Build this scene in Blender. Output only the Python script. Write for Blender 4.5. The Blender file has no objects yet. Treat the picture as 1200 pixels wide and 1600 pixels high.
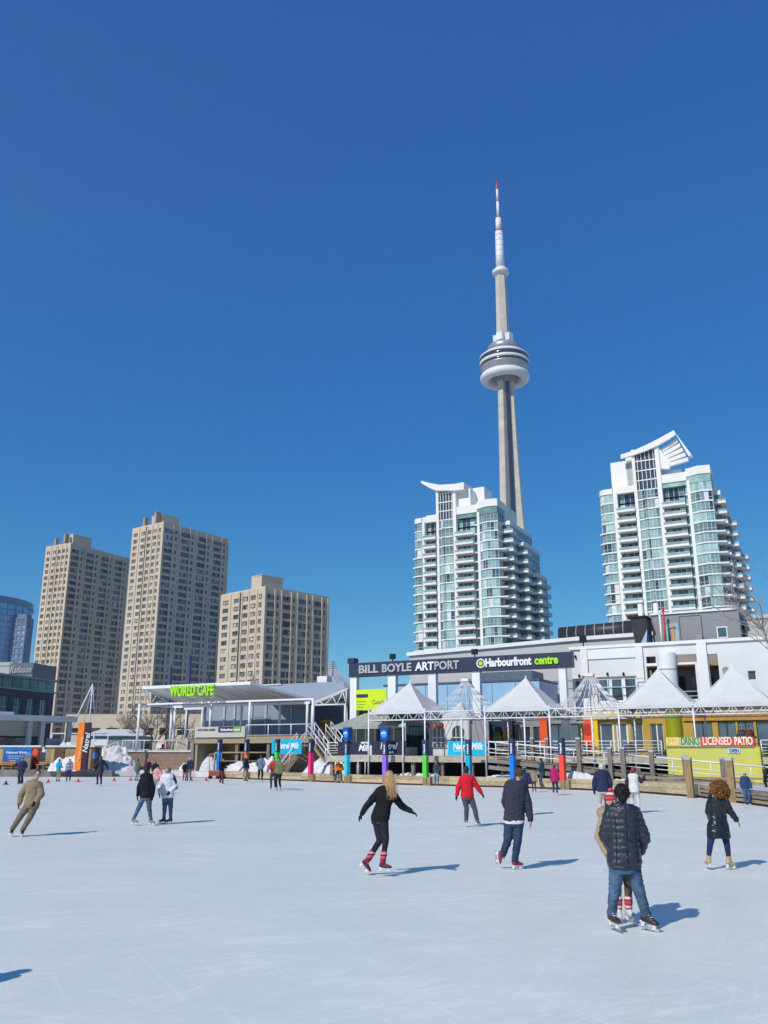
import bpy, bmesh, math, random
from mathutils import Vector, Matrix, noise
R = math.radians
C = bpy.context.scene.collection
SC = bpy.context.scene
# ------------------------------------------------------------ camera
FPX, HOR, CAMH = 1330.0, 1174.0, 2.2
PITCH = math.atan((HOR-800)/FPX)
cam_d = bpy.data.cameras.new("camera"); cam = bpy.data.objects.new("camera", cam_d); C.objects.link(cam)
cam.location = (0, 0, CAMH); cam.rotation_euler = (math.pi/2+PITCH, 0, 0)
cam_d.sensor_fit = 'VERTICAL'; cam_d.sensor_height = 36; cam_d.lens = FPX/1600*36
cam_d.clip_start = 0.1; cam_d.clip_end = 6000
SC.camera = cam
# ------------------------------------------------------------ sky and sun
SUN_EL, SUN_AZ = 40.5, 220.0      # azimuth clockwise from +Y
w = bpy.data.worlds.new("World"); SC.world = w; w.use_nodes = True
nt = w.node_tree; nt.nodes.clear()
out = nt.nodes.new('ShaderNodeOutputWorld'); bg = nt.nodes.new('ShaderNodeBackground')
sky = nt.nodes.new('ShaderNodeTexSky'); sky.sky_type = 'NISHITA'; sky.sun_disc = False
sky.sun_elevation = R(SUN_EL); sky.sun_rotation = R(SUN_AZ)
sky.altitude = 0; sky.air_density = 1.0; sky.dust_density = 0.1; sky.ozone_density = 3.2
hs = nt.nodes.new('ShaderNodeHueSaturation'); hs.inputs['Saturation'].default_value = 1.22
hs.inputs['Hue'].default_value = 0.508
bg.inputs['Strength'].default_value = 0.115
nt.links.new(sky.outputs[0], hs.inputs['Color'])
sp = nt.nodes.new('ShaderNodeSeparateColor'); cb = nt.nodes.new('ShaderNodeCombineColor'); nt.links.new(hs.outputs[0], sp.inputs[0])
for i, (k_, p_) in enumerate(((.309, 1.21), (.94, .84), (1.87, .595))):   # tone of a deep clear winter sky
    a_ = nt.nodes.new('ShaderNodeMath'); a_.operation = 'POWER'; a_.inputs[1].default_value = p_
    b_ = nt.nodes.new('ShaderNodeMath'); b_.operation = 'MULTIPLY'; b_.inputs[1].default_value = k_
    nt.links.new(sp.outputs[i], a_.inputs[0]); nt.links.new(a_.outputs[0], b_.inputs[0]); nt.links.new(b_.outputs[0], cb.inputs[i])
nt.links.new(cb.outputs[0], bg.inputs['Color'])
nt.links.new(bg.outputs[0], out.inputs['Surface'])
sd = bpy.data.lights.new("sun", 'SUN'); sd.energy = 3.7; sd.angle = R(0.53); sd.color = (1.0, 0.93, 0.82)
so = bpy.data.objects.new("sun", sd); C.objects.link(so); so.location = (-60, -60, 120)
sdir = Vector((math.sin(R(SUN_AZ))*math.cos(R(SUN_EL)), math.cos(R(SUN_AZ))*math.cos(R(SUN_EL)), math.sin(R(SUN_EL))))
so.rotation_euler = sdir.to_track_quat('Z', 'Y').to_euler()
SC.view_settings.view_transform = 'Standard'; SC.view_settings.look = 'None'
SC.view_settings.gamma = 1.0; SC.view_settings.exposure = 0.0
SC.cycles.max_bounces = 6; SC.cycles.transparent_max_bounces = 16
# ------------------------------------------------------------ surveying helpers: pixel of the photo -> place in the world
def ray(px, py):
    X = (px-600)/FPX; U = (800-py)/FPX
    return Vector((X, math.cos(PITCH)-U*math.sin(PITCH), math.sin(PITCH)+U*math.cos(PITCH)))
def W(px, py, D):
    r = ray(px, py); t = D/r.y
    return Vector((r.x*t, D, CAMH+r.z*t))
def G(px, py, z=0.0):
    r = ray(px, py); t = (z-CAMH)/r.z
    return Vector((r.x*t, r.y*t, z))
class Fr:
    """ground frame: s along a facade, t away behind it, z up"""
    def __init__(s, ox, oy, deg, oz=0):
        s.o = Vector((ox, oy)); a = R(deg); s.deg = deg; s.oz = oz
        s.u = Vector((math.cos(a), math.sin(a))); s.n = Vector((-math.sin(a), math.cos(a)))
    def __call__(s, a, t, z):
        p = s.o+s.u*a+s.n*t
        return Vector((p.x, p.y, z+s.oz))
    def on(s, px, py, t=0):
        r = ray(px, py); o = s.o+s.n*t
        D = s.u.x*(-r.y)+r.x*s.u.y
        a = (o.x*r.y-r.x*o.y)/D
        k = (-s.u.x*o.y+s.u.y*o.x)/D
        return a, CAMH+r.z*k-s.oz
WORLD = Fr(0, 0, 0)
def lin(c):
    c = c/255.0
    return c/12.92 if c <= 0.04045 else ((c+0.055)/1.055)**2.4
def rgb(r, g, b): return (lin(r), lin(g), lin(b), 1)
# ------------------------------------------------------------ mesh builder
class MB:
    def __init__(s, fr=WORLD): s.v = []; s.f = []; s.m = []; s.fr = fr; s.sm = []
    def V(s, p): s.v.append(s.fr(p[0], p[1], p[2])); return len(s.v)-1
    def F(s, ids, m=0, smooth=False): s.f.append(ids); s.m.append(m); s.sm.append(smooth)
    def box(s, x0, x1, y0, y1, z0, z1, m=0):
        i = [s.V(p) for p in ((x0,y0,z0),(x1,y0,z0),(x1,y1,z0),(x0,y1,z0),(x0,y0,z1),(x1,y0,z1),(x1,y1,z1),(x0,y1,z1))]
        for q in ((0,3,2,1),(4,5,6,7),(0,1,5,4),(1,2,6,5),(2,3,7,6),(3,0,4,7)): s.F([i[k] for k in q], m)
        return s
    def cbox(s, c, h, m=0): return s.box(c[0]-h[0], c[0]+h[0], c[1]-h[1], c[1]+h[1], c[2]-h[2], c[2]+h[2], m)
    def beam(s, p, q, wd, hd, m=0, up=(0,0,1)):
        p = Vector(p); q = Vector(q); d = (q-p).normalized(); up = Vector(up)
        if abs(d.dot(up)) > .98: up = Vector((1,0,0))
        r = d.cross(up).normalized(); u = r.cross(d)
        i = []
        for c in (p, q):
            for a, b in ((-1,-1),(1,-1),(1,1),(-1,1)): i.append(s.V(c+r*a*wd/2+u*b*hd/2))
        for k in ((3,2,1,0),(4,5,6,7),(0,1,5,4),(1,2,6,5),(2,3,7,6),(3,0,4,7)): s.F([i[j] for j in k], m)
        return s
    def tube(s, p, q, r0, r1=None, n=8, m=0, cap=True):
        r1 = r0 if r1 is None else r1
        p = Vector(p); q = Vector(q); d = (q-p).normalized()
        a = d.cross(Vector((0,0,1)) if abs(d.z) < .9 else Vector((1,0,0))).normalized(); b = d.cross(a)
        i0 = []; i1 = []
        for k in range(n):
            t = 2*math.pi*k/n; o = a*math.cos(t)+b*math.sin(t)
            i0.append(s.V(p+o*r0)); i1.append(s.V(q+o*r1))
        for k in range(n): s.F([i0[k], i1[k], i1[(k+1)%n], i0[(k+1)%n]], m, True)
        if cap: s.F(i0, m); s.F(i1[::-1], m)
        return s
    def prism(s, poly, z0, z1, m=0, mt=None):
        a = [s.V((x, y, z0)) for x, y in poly]; b = [s.V((x, y, z1)) for x, y in poly]; n = len(poly)
        for k in range(n): s.F([a[k], a[(k+1)%n], b[(k+1)%n], b[k]], m)
        s.F(a[::-1], m); s.F(b, m if mt is None else mt)
        return s
    def prism_t(s, poly, t0, t1, m=0):
        """profile in (s,z) extruded along t"""
        a = [s.V((x, t0, z)) for x, z in poly]; b = [s.V((x, t1, z)) for x, z in poly]; n = len(poly)
        for k in range(n): s.F([a[k], a[(k+1)%n], b[(k+1)%n], b[k]], m)
        s.F(a[::-1], m); s.F(b, m); return s
    def poly(s, pts, m=0): s.F([s.V(p) for p in pts], m); return s
    def slab(s, pts, th, m=0):
        """thin plate through pts, thickness th along its normal"""
        P = [Vector(p) for p in pts]; n = (P[1]-P[0]).cross(P[2]-P[0]).normalized()*th
        a = [s.V(p) for p in P]; b = [s.V(p+n) for p in P]; k = len(P)
        for j in range(k): s.F([a[j], a[(j+1)%k], b[(j+1)%k], b[j]], m)
        s.F(a[::-1], m); s.F(b, m); return s
    def lathe(s, cx, cy, prof, n=32, m=0, smooth=True):
        """prof: (r, z[, material of the band below this ring])"""
        rings = []
        for pr in prof:
            rings.append([s.V((cx+max(pr[0], 1e-3)*math.cos(2*math.pi*k/n), cy+max(pr[0], 1e-3)*math.sin(2*math.pi*k/n), pr[1])) for k in range(n)])
        for j in range(len(prof)-1):
            mm = prof[j+1][2] if len(prof[j+1]) > 2 else m
            for k in range(n): s.F([rings[j][k], rings[j][(k+1)%n], rings[j+1][(k+1)%n], rings[j+1][k]], mm, smooth)
        s.F(rings[0][::-1], m); s.F(rings[-1], m); return s
    def ell(s, c, rx, ry, rz, X=(1,0,0), Y=(0,1,0), Z=(0,0,1), n=12, k=8, m=0):
        c = Vector(c); X = Vector(X); Y = Vector(Y); Z = Vector(Z); rings = []
        for j in range(1, k):
            th = math.pi*j/k
            rings.append([s.V(c+X*rx*math.sin(th)*math.cos(2*math.pi*i/n)+Y*ry*math.sin(th)*math.sin(2*math.pi*i/n)+Z*rz*math.cos(th)) for i in range(n)])
        t = s.V(c+Z*rz); b = s.V(c-Z*rz)
        for i in range(n):
            s.F([t, rings[0][i], rings[0][(i+1)%n]], m, True); s.F([b, rings[-1][(i+1)%n], rings[-1][i]], m, True)
        for j in range(k-2):
            for i in range(n): s.F([rings[j][i], rings[j+1][i], rings[j+1][(i+1)%n], rings[j][(i+1)%n]], m, True)
        return s
    def holes(s, s0, s1, z0, z1, t0, t1, hs, m=0, mr=None):
        """wall from t0 (front) to t1 with rectangular openings hs=[(a,b,c,d)]"""
        mr = m if mr is None else mr
        S = sorted(set([s0, s1]+[max(s0, min(s1, x)) for h in hs for x in h[:2]]))
        Z = sorted(set([z0, z1]+[max(z0, min(z1, x)) for h in hs for x in h[2:]]))
        ns, nz = len(S)-1, len(Z)-1
        full = [[True]*nz for _ in range(ns)]
        si = {x: i for i, x in enumerate(S)}; zi = {x: i for i, x in enumerate(Z)}
        for h in hs:
            a, b, c, d = max(s0, h[0]), min(s1, h[1]), max(z0, h[2]), min(z1, h[3])
            if a >= b or c >= d: continue
            for i in range(si[a], si[b]):
                for j in range(zi[c], zi[d]): full[i][j] = False
        for i in range(ns):
            j = 0
            while j < nz:
                if not full[i][j]: j += 1; continue
                k = j
                while k < nz and full[i][k]: k += 1
                a, b, c, d = S[i], S[i+1], Z[j], Z[k]
                s.poly([(a,t0,c),(b,t0,c),(b,t0,d),(a,t0,d)], m)
                s.poly([(b,t1,c),(a,t1,c),(a,t1,d),(b,t1,d)], m)
                s.poly([(a,t0,d),(b,t0,d),(b,t1,d),(a,t1,d)], mr)
                s.poly([(a,t1,c),(b,t1,c),(b,t0,c),(a,t0,c)], mr)
                j = k
            for j in range(nz):
                if not full[i][j]: continue
                a, b, c, d = S[i], S[i+1], Z[j], Z[j+1]
                if i == 0 or not full[i-1][j]: s.poly([(a,t1,c),(a,t0,c),(a,t0,d),(a,t1,d)], mr)
                if i == ns-1 or not full[i+1][j]: s.poly([(b,t0,c),(b,t1,c),(b,t1,d),(b,t0,d)], mr)
        return s
    def build(s, name, mats, parent=None, origin=None):
        if not isinstance(mats, (list, tuple)): mats = [mats]
        if parent is not None: org = wloc(parent)
        elif origin is not None: org = Vector(origin)
        else:
            n = len(s.v) or 1
            org = Vector((sum(v.x for v in s.v)/n, sum(v.y for v in s.v)/n, min([v.z for v in s.v] or [0])))
        me = bpy.data.meshes.new(name)
        me.from_pydata([v-org for v in s.v], [], s.f)
        for mm in mats: me.materials.append(mm)
        me.polygons.foreach_set('material_index', s.m); me.polygons.foreach_set('use_smooth', s.sm)
        me.update()
        o = bpy.data.objects.new(name, me); C.objects.link(o)
        if parent is not None: o.parent = parent
        else: o.location = org
        return o
def wloc(o):
    v = Vector((0, 0, 0))
    while o is not None: v = v+o.location; o = o.parent
    return v
def tag(o, label=None, cat=None, group=None, kind=None):
    if label: o['label'] = label
    if cat: o['category'] = cat
    if group: o['group'] = group
    if kind: o['kind'] = kind
    return o
def thing(name, loc, label, cat, group=None):
    o = bpy.data.objects.new(name, None); C.objects.link(o); o.location = loc; o.empty_display_size = .3
    return tag(o, label, cat, group)
def many(parent, name, items, mats, near=None, cap=100):
    """items: list of (size_key, fn(mb)); the largest become parts, the rest one stuff part"""
    items = sorted(items, key=lambda q: -q[0])
    for k, fn in items[:cap]:
        mb = MB(); fn(mb); mb.build(name, mats, parent)
    if len(items) > cap:
        mb = MB()
        for k, fn in items[cap:]: fn(mb)
        tag(mb.build(name+'s', mats, parent), kind='stuff')
# ------------------------------------------------------------ materials
def mat(name, col, rough=.7, var=.12, scale=3.0, bump=0.0, metal=0.0, stretch=(1,1,1), detail=6, col2=None, spec=.4, rnd=0.0, coat=0, trans=0):
    m = bpy.data.materials.new(name); m.use_nodes = True; n = m.node_tree; b = n.nodes['Principled BSDF']
    b.inputs['Roughness'].default_value = rough; b.inputs['Metallic'].default_value = metal
    b.inputs['Specular IOR Level'].default_value = spec
    if coat: b.inputs['Coat Weight'].default_value = coat
    if trans: b.inputs['Transmission Weight'].default_value = trans
    tc = n.nodes.new('ShaderNodeTexCoord'); mp = n.nodes.new('ShaderNodeMapping'); mp.inputs['Scale'].default_value = stretch
    nz = n.nodes.new('ShaderNodeTexNoise'); nz.inputs['Scale'].default_value = scale; nz.inputs['Detail'].default_value = detail
    nz.inputs['Roughness'].default_value = .62
    n.links.new(tc.outputs['Object'], mp.inputs[0]); n.links.new(mp.outputs[0], nz.inputs['Vector'])
    cr = n.nodes.new('ShaderNodeValToRGB')
    c = Vector(col[:3]); c2 = Vector(col2[:3]) if col2 else c*(1-var*1.6)
    c1 = c*(1+var) if not col2 else c
    cr.color_ramp.elements[0].position = .3; cr.color_ramp.elements[1].position = .7
    cr.color_ramp.elements[0].color = (*c2, 1); cr.color_ramp.elements[1].color = (*[min(x, 1) for x in c1], 1)
    n.links.new(nz.outputs['Fac'], cr.inputs[0])
    last = cr.outputs[0]
    if rnd:
        oi = n.nodes.new('ShaderNodeObjectInfo'); mx = n.nodes.new('ShaderNodeMix'); mx.data_type = 'RGBA'; mx.blend_type = 'MULTIPLY'
        mx.inputs[0].default_value = 1
        mr = n.nodes.new('ShaderNodeMapRange'); mr.inputs[3].default_value = 1-rnd; mr.inputs[4].default_value = 1+rnd
        n.links.new(oi.outputs['Random'], mr.inputs[0]); n.links.new(last, mx.inputs[6]); n.links.new(mr.outputs[0], mx.inputs[7])
        last = mx.outputs[2]
    n.links.new(last, b.inputs['Base Color'])
    if bump:
        bp = n.nodes.new('ShaderNodeBump'); bp.inputs['Strength'].default_value = bump; bp.inputs['Distance'].default_value = .05
        n.links.new(nz.outputs['Fac'], bp.inputs['Height']); n.links.new(bp.outputs[0], b.inputs['Normal'])
    return m
def nodes(m): return m.node_tree.nodes, m.node_tree.links, m.node_tree.nodes['Principled BSDF']
def wood(name, col, rough=.8, along='X', var=.25, plank=0):
    st = {'X': (.35, 6, 6), 'Y': (6, .35, 6), 'Z': (6, 6, .35)}[along]
    m = mat(name, col, rough, var, 3.0, .4, stretch=st)
    return m
def emit_free(name, col, rough=.5): return mat(name, col, rough, .04, 2)
_fc = {}
def text(parent, name, s, pos, right, up, size, m, ext=.02, width=None, bold=.0, label=None, shear=0):
    """flat-faced extruded lettering standing at pos (lower left), reading along right"""
    cu = bpy.data.curves.new(name, 'FONT'); cu.body = s; cu.size = size; cu.extrude = ext; cu.offset = bold; cu.shear = shear
    cu.resolution_u = 3
    o = bpy.data.objects.new(name, cu); C.objects.link(o)
    dg = bpy.context.evaluated_depsgraph_get(); dg.update()
    me = bpy.data.meshes.new_from_object(o.evaluated_get(dg)); bpy.data.objects.remove(o)
    xs = [v.co.x for v in me.vertices]; wd = max(xs)-min(xs) if xs else 1
    k = (width/wd) if width else 1.0; x0 = min(xs) if xs else 0
    right = Vector(right).normalized(); up = Vector(up).normalized(); nn = right.cross(up)
    org = wloc(parent) if parent is not None else Vector(pos)
    for v in me.vertices:
        c = v.co; v.co = Vector(pos)+right*((c.x-x0)*k)+up*c.y+nn*c.z-org
    me.materials.clear(); me.materials.append(m)
    ob = bpy.data.objects.new(name, me); C.objects.link(ob)
    if parent is not None: ob.parent = parent
    else: ob.location = org
    if label: ob['label'] = label
    return ob
def u3(fr): return Vector((fr.u.x, fr.u.y, 0))
UP = Vector((0, 0, 1))
# ============================================================ materials used in several places
M_white = mat('white_paint', (.78,.79,.8), .55, .05, .8)
M_whitesteel = mat('white_steel', (.74,.76,.79), .4, .05, 3)
M_navy = mat('navy_panel', (.022,.03,.07), .5, .1, 2)
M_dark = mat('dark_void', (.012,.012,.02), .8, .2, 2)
M_glassd = mat('dark_glass', (.03,.045,.06), .12, .3, .4, spec=.8)
M_timber = mat('weathered_timber', (.36,.29,.19), .85, .22, 3, .3, stretch=(1,1,6))
M_timber_new = mat('yellow_timber', (.47,.35,.17), .8, .2, 3, .3, stretch=(1,1,6))
M_timber_grey = mat('grey_timber', (.24,.21,.18), .85, .25, 3, .3, stretch=(1,1,6))
M_post = mat('grey_timber_post', (.22,.19,.17), .85, .3, 2, .3, stretch=(6,6,.6))
M_postb = mat('brown_timber_post', (.32,.22,.11), .8, .3, 2, .3, stretch=(6,6,.6))
M_snow = mat('snow', (.80,.82,.85), .8, .1, 3.5, 1.0, col2=(.52,.52,.53), detail=10)
M_txtw = mat('white_lettering', (.8,.82,.85), .6, .03, 1)
M_lime = mat('lime_lettering', rgb(165,225,40), .5, .05, 1)
M_concrete = mat('concrete', (.33,.32,.3), .8, .15, 1.5, .1)
M_skyblue = mat('sky_blue_panel', (.34,.56,.80), .35, .1, .4)
# ---- ice
def ice_material():
    m = bpy.data.materials.new('rink_ice'); m.use_nodes = True; n, L, b = nodes(m)
    tc = n.new('ShaderNodeTexCoord')
    def noise_(sc, det, st, ro=.6, dist=0.0, rot=0):
        m0 = n.new('ShaderNodeMapping'); m0.inputs['Rotation'].default_value = (0, 0, rot); mp = n.new('ShaderNodeMapping'); mp.inputs['Scale'].default_value = st
        t = n.new('ShaderNodeTexNoise'); t.inputs['Scale'].default_value = sc; t.inputs['Detail'].default_value = det
        t.inputs['Roughness'].default_value = ro; t.inputs['Distortion'].default_value = dist
        L.new(tc.outputs['Object'], m0.inputs[0]); L.new(m0.outputs[0], mp.inputs[0]); L.new(mp.outputs[0], t.inputs['Vector']); return t.outputs['Fac']
    def ramp(src, p0, p1, c0, c1):
        r = n.new('ShaderNodeValToRGB'); r.color_ramp.elements[0].position = p0; r.color_ramp.elements[1].position = p1
        r.color_ramp.elements[0].color = c0; r.color_ramp.elements[1].color = c1; L.new(src, r.inputs[0]); return r.outputs[0]
    def mix(a, b_, f, mode='MIX'):
        x = n.new('ShaderNodeMix'); x.data_type = 'RGBA'; x.blend_type = mode
        if isinstance(f, float): x.inputs[0].default_value = f
        else: L.new(f, x.inputs[0])
        for s_, v in ((6, a), (7, b_)):
            if isinstance(v, tuple): x.inputs[s_].default_value = v
            else: L.new(v, x.inputs[s_])
        return x.outputs[2]
    base = ramp(noise_(.5, 10, (.8, 1.2, 1), .7, 1.2, .3), .3, .72, (.645,.70,.665,1), (.745,.785,.73,1))
    frost = ramp(noise_(1.3, 10, (.45, 1.9, 1), .8, 1.6, -.42), .47, .62, (0,0,0,1), (1,1,1,1))
    big = ramp(noise_(.3, 5, (.5, 1.1, 1), .6, .6), .46, .58, (0,0,0,1), (1,1,1,1))
    f1 = mix(mix(frost, big, 1.0, 'MULTIPLY'), (.62,.62,.62,1), 1.0, 'MULTIPLY')
    c = mix(base, (.93,.94,.86,1), f1)
    # skate scratches: thin arcs at several angles
    for rot, sc in ((.3, 1.0), (-.5, 1.3), (1.1, .8), (2.3, 1.1), (-1.15, .9), (.75, 1.5)):
        s1 = ramp(noise_(4.6*sc, 4, (.10, 4.0, 1), .55, .5, rot), .58, .70, (0,0,0,1), (.30,.30,.30,1))
        c = mix(c, (.90,.92,.86,1), s1)
    fl = ramp(noise_(7, 2, (1, 1, 1)), .74, .79, (0,0,0,1), (.7,.7,.7,1))
    c = mix(c, (.92,.93,.87,1), fl)
    L.new(c, b.inputs['Base Color'])
    b.inputs['Roughness'].default_value = .42; b.inputs['Specular IOR Level'].default_value = .35
    bp = n.new('ShaderNodeBump'); bp.inputs['Strength'].default_value = .25; bp.inputs['Distance'].default_value = .02
    L.new(noise_(5, 8, (.4, 1.4, 1), .7, .5, .3), bp.inputs['Height']); L.new(bp.outputs[0], b.inputs['Normal'])
    return m
# curb line of the rink (far side), left to right
CURB = [(-75,80.5),(-45,80),(-31.5,80),(-27.5,80.2),(-22.5,80.5),(-17.5,78.5),(-13.9,75.0),(-8.6,70.6),(-6.3,68.3),(-1.6,62.9),(0.9,61.2),(6,57.6),(11.4,53.0),(14.0,49.4),(15.6,44.2),(15.75,36.5),(15.8,26),(15.8,-12)]
mb = MB(); poly = CURB+[(-75,-12)]
mb.poly([(x, y, 0.0) for x, y in poly][::-1])
M_ice = ice_material()
tag(mb.build('ice', M_ice, origin=(0,0,0)), 'pale blue scratched skating ice filling the foreground', kind='structure')
mb = MB(); mb.poly([(-2500,-300,-.02),(2500,-300,-.02),(2500,4000,-.02),(-2500,4000,-.02)])
tag(mb.build('ground', mat('city_ground', (.44,.42,.39), .9, .25, .05, .1), origin=(0,0,0)), 'grey city ground reaching the horizon', kind='structure')
# raised snowy terrace behind the curb
mb = MB(); inner = [(-75,81),(-45,80.5),(-31,80.5),(-27.2,80.8),(-22.2,81.1),(-17.2,79.2),(-13.6,75.6),(-8.3,71.2),(-6.0,68.9),(-1.3,63.5),(1.2,61.8),(6.3,58.2),(11.8,53.5),(14.5,49.7),(16.1,44.4),(16.25,36.5),(16.3,26),(16.3,-12)]
mb.prism([(x, y) for x, y in inner]+[(120,-12),(120,180),(-140,180),(-140,81)], .02, .5)
M_path = mat('snowy_paving', (.42,.41,.40), .85, .25, .7, .4, col2=(.7,.72,.76))
tag(mb.build('terrace_ground', M_path, origin=(0,80,0)), 'snow dusted paved ground behind the rink edge', kind='structure')
# ---- timber curb
def seg_boards(pts, z0, z1, th, rows, mats, name, parent, jitter=.0, gap=.015):
    rnd = random.Random(5)
    for r in range(rows):
        mb = MB(); a = z0+(z1-z0)*r/rows+gap/2; b = z0+(z1-z0)*(r+1)/rows-gap/2
        for (x0, y0), (x1, y1) in zip(pts[:-1], pts[1:]):
            L = math.hypot(x1-x0, y1-y0); k = max(1, int(round(L/2.4)))
            fr = Fr(x0, y0, math.degrees(math.atan2(y1-y0, x1-x0))); mb.fr = fr
            for i in range(k):
                j = rnd.uniform(0, .02)
                mb.box(L*i/k+.006, L*(i+1)/k-.006, -.02-j, th-j, a, b, rnd.randrange(len(mats)))
        mb.build(name, mats, parent)
M_cb1 = mat('curb_timber_pale', (.50,.41,.27), .85, .2, 2.5, .3, stretch=(1,1,5))
M_cb2 = mat('curb_timber_tan', (.40,.32,.2), .85, .25, 2.5, .3, stretch=(1,1,5))
cur = thing('timber_curb', (0,61.5,0), 'low pale timber curb of stacked beams along the far edge of the ice', 'curb')
seg_boards(CURB[6:15], .1, .62, .32, 2, [M_cb1, M_cb2], 'beam', cur)
mb = MB()
for (x0, y0), (x1, y1) in zip(CURB[6:15][:-1], CURB[6:15][1:]):
    mb.fr = Fr(x0, y0, math.degrees(math.atan2(y1-y0, x1-x0))); mb.box(0, math.hypot(x1-x0, y1-y0), .03, .3, 0, .1)
mb.build('kick_board', mat('maroon_kick', (.08,.025,.045), .6), cur)
cur2 = thing('timber_curb', (15.6,30,0), 'weathered grey timber curb beams at the right hand edge of the ice', 'curb')
seg_boards(CURB[14:17], .06, .62, .3, 3, [M_timber, M_timber_grey], 'beam', cur2, gap=.06)
# ---- snow piles
def snow_pile(cx, cy, rx, ry, h, z, seed, label, lump=.35, deg=0):
    mb = MB(Fr(cx, cy, deg)); cx = cy = 0; n = 56; rng = random.Random(seed); idx = {}
    for i in range(n+1):
        for j in range(n+1):
            a = i/n*2-1; b = j/n*2-1; d = math.hypot(a, b)
            p = Vector((a*rx*1.3+seed, b*ry*1.3, seed*.7))
            k = max(0, 1-(d*(1+.22*noise.noise(Vector((a*2.2, b*2.2, seed)))))**2.2)
            zz = h*k*(1+.25*noise.noise(p*.8))+lump*k**.5*(noise.turbulence(p*2.1, 4, True)-.3)*min(1, h)*1.2
            zz += (.20*lump*abs(noise.cell(p*2.6))+.16*lump*noise.cell(p*5.3)+.10*lump*noise.noise(p*9))*k
            idx[i, j] = mb.V((cx+a*rx*1.05, cy+b*ry*1.05, z-.06+max(zz, -.02)))
    for i in range(n):
        for j in range(n):
            mb.F([idx[i, j], idx[i+1, j], idx[i+1, j+1], idx[i, j+1]], 0, True)
    return tag(mb.build('snow_pile', M_snow), label, 'snow pile', 'heaps of cleared snow')
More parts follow.
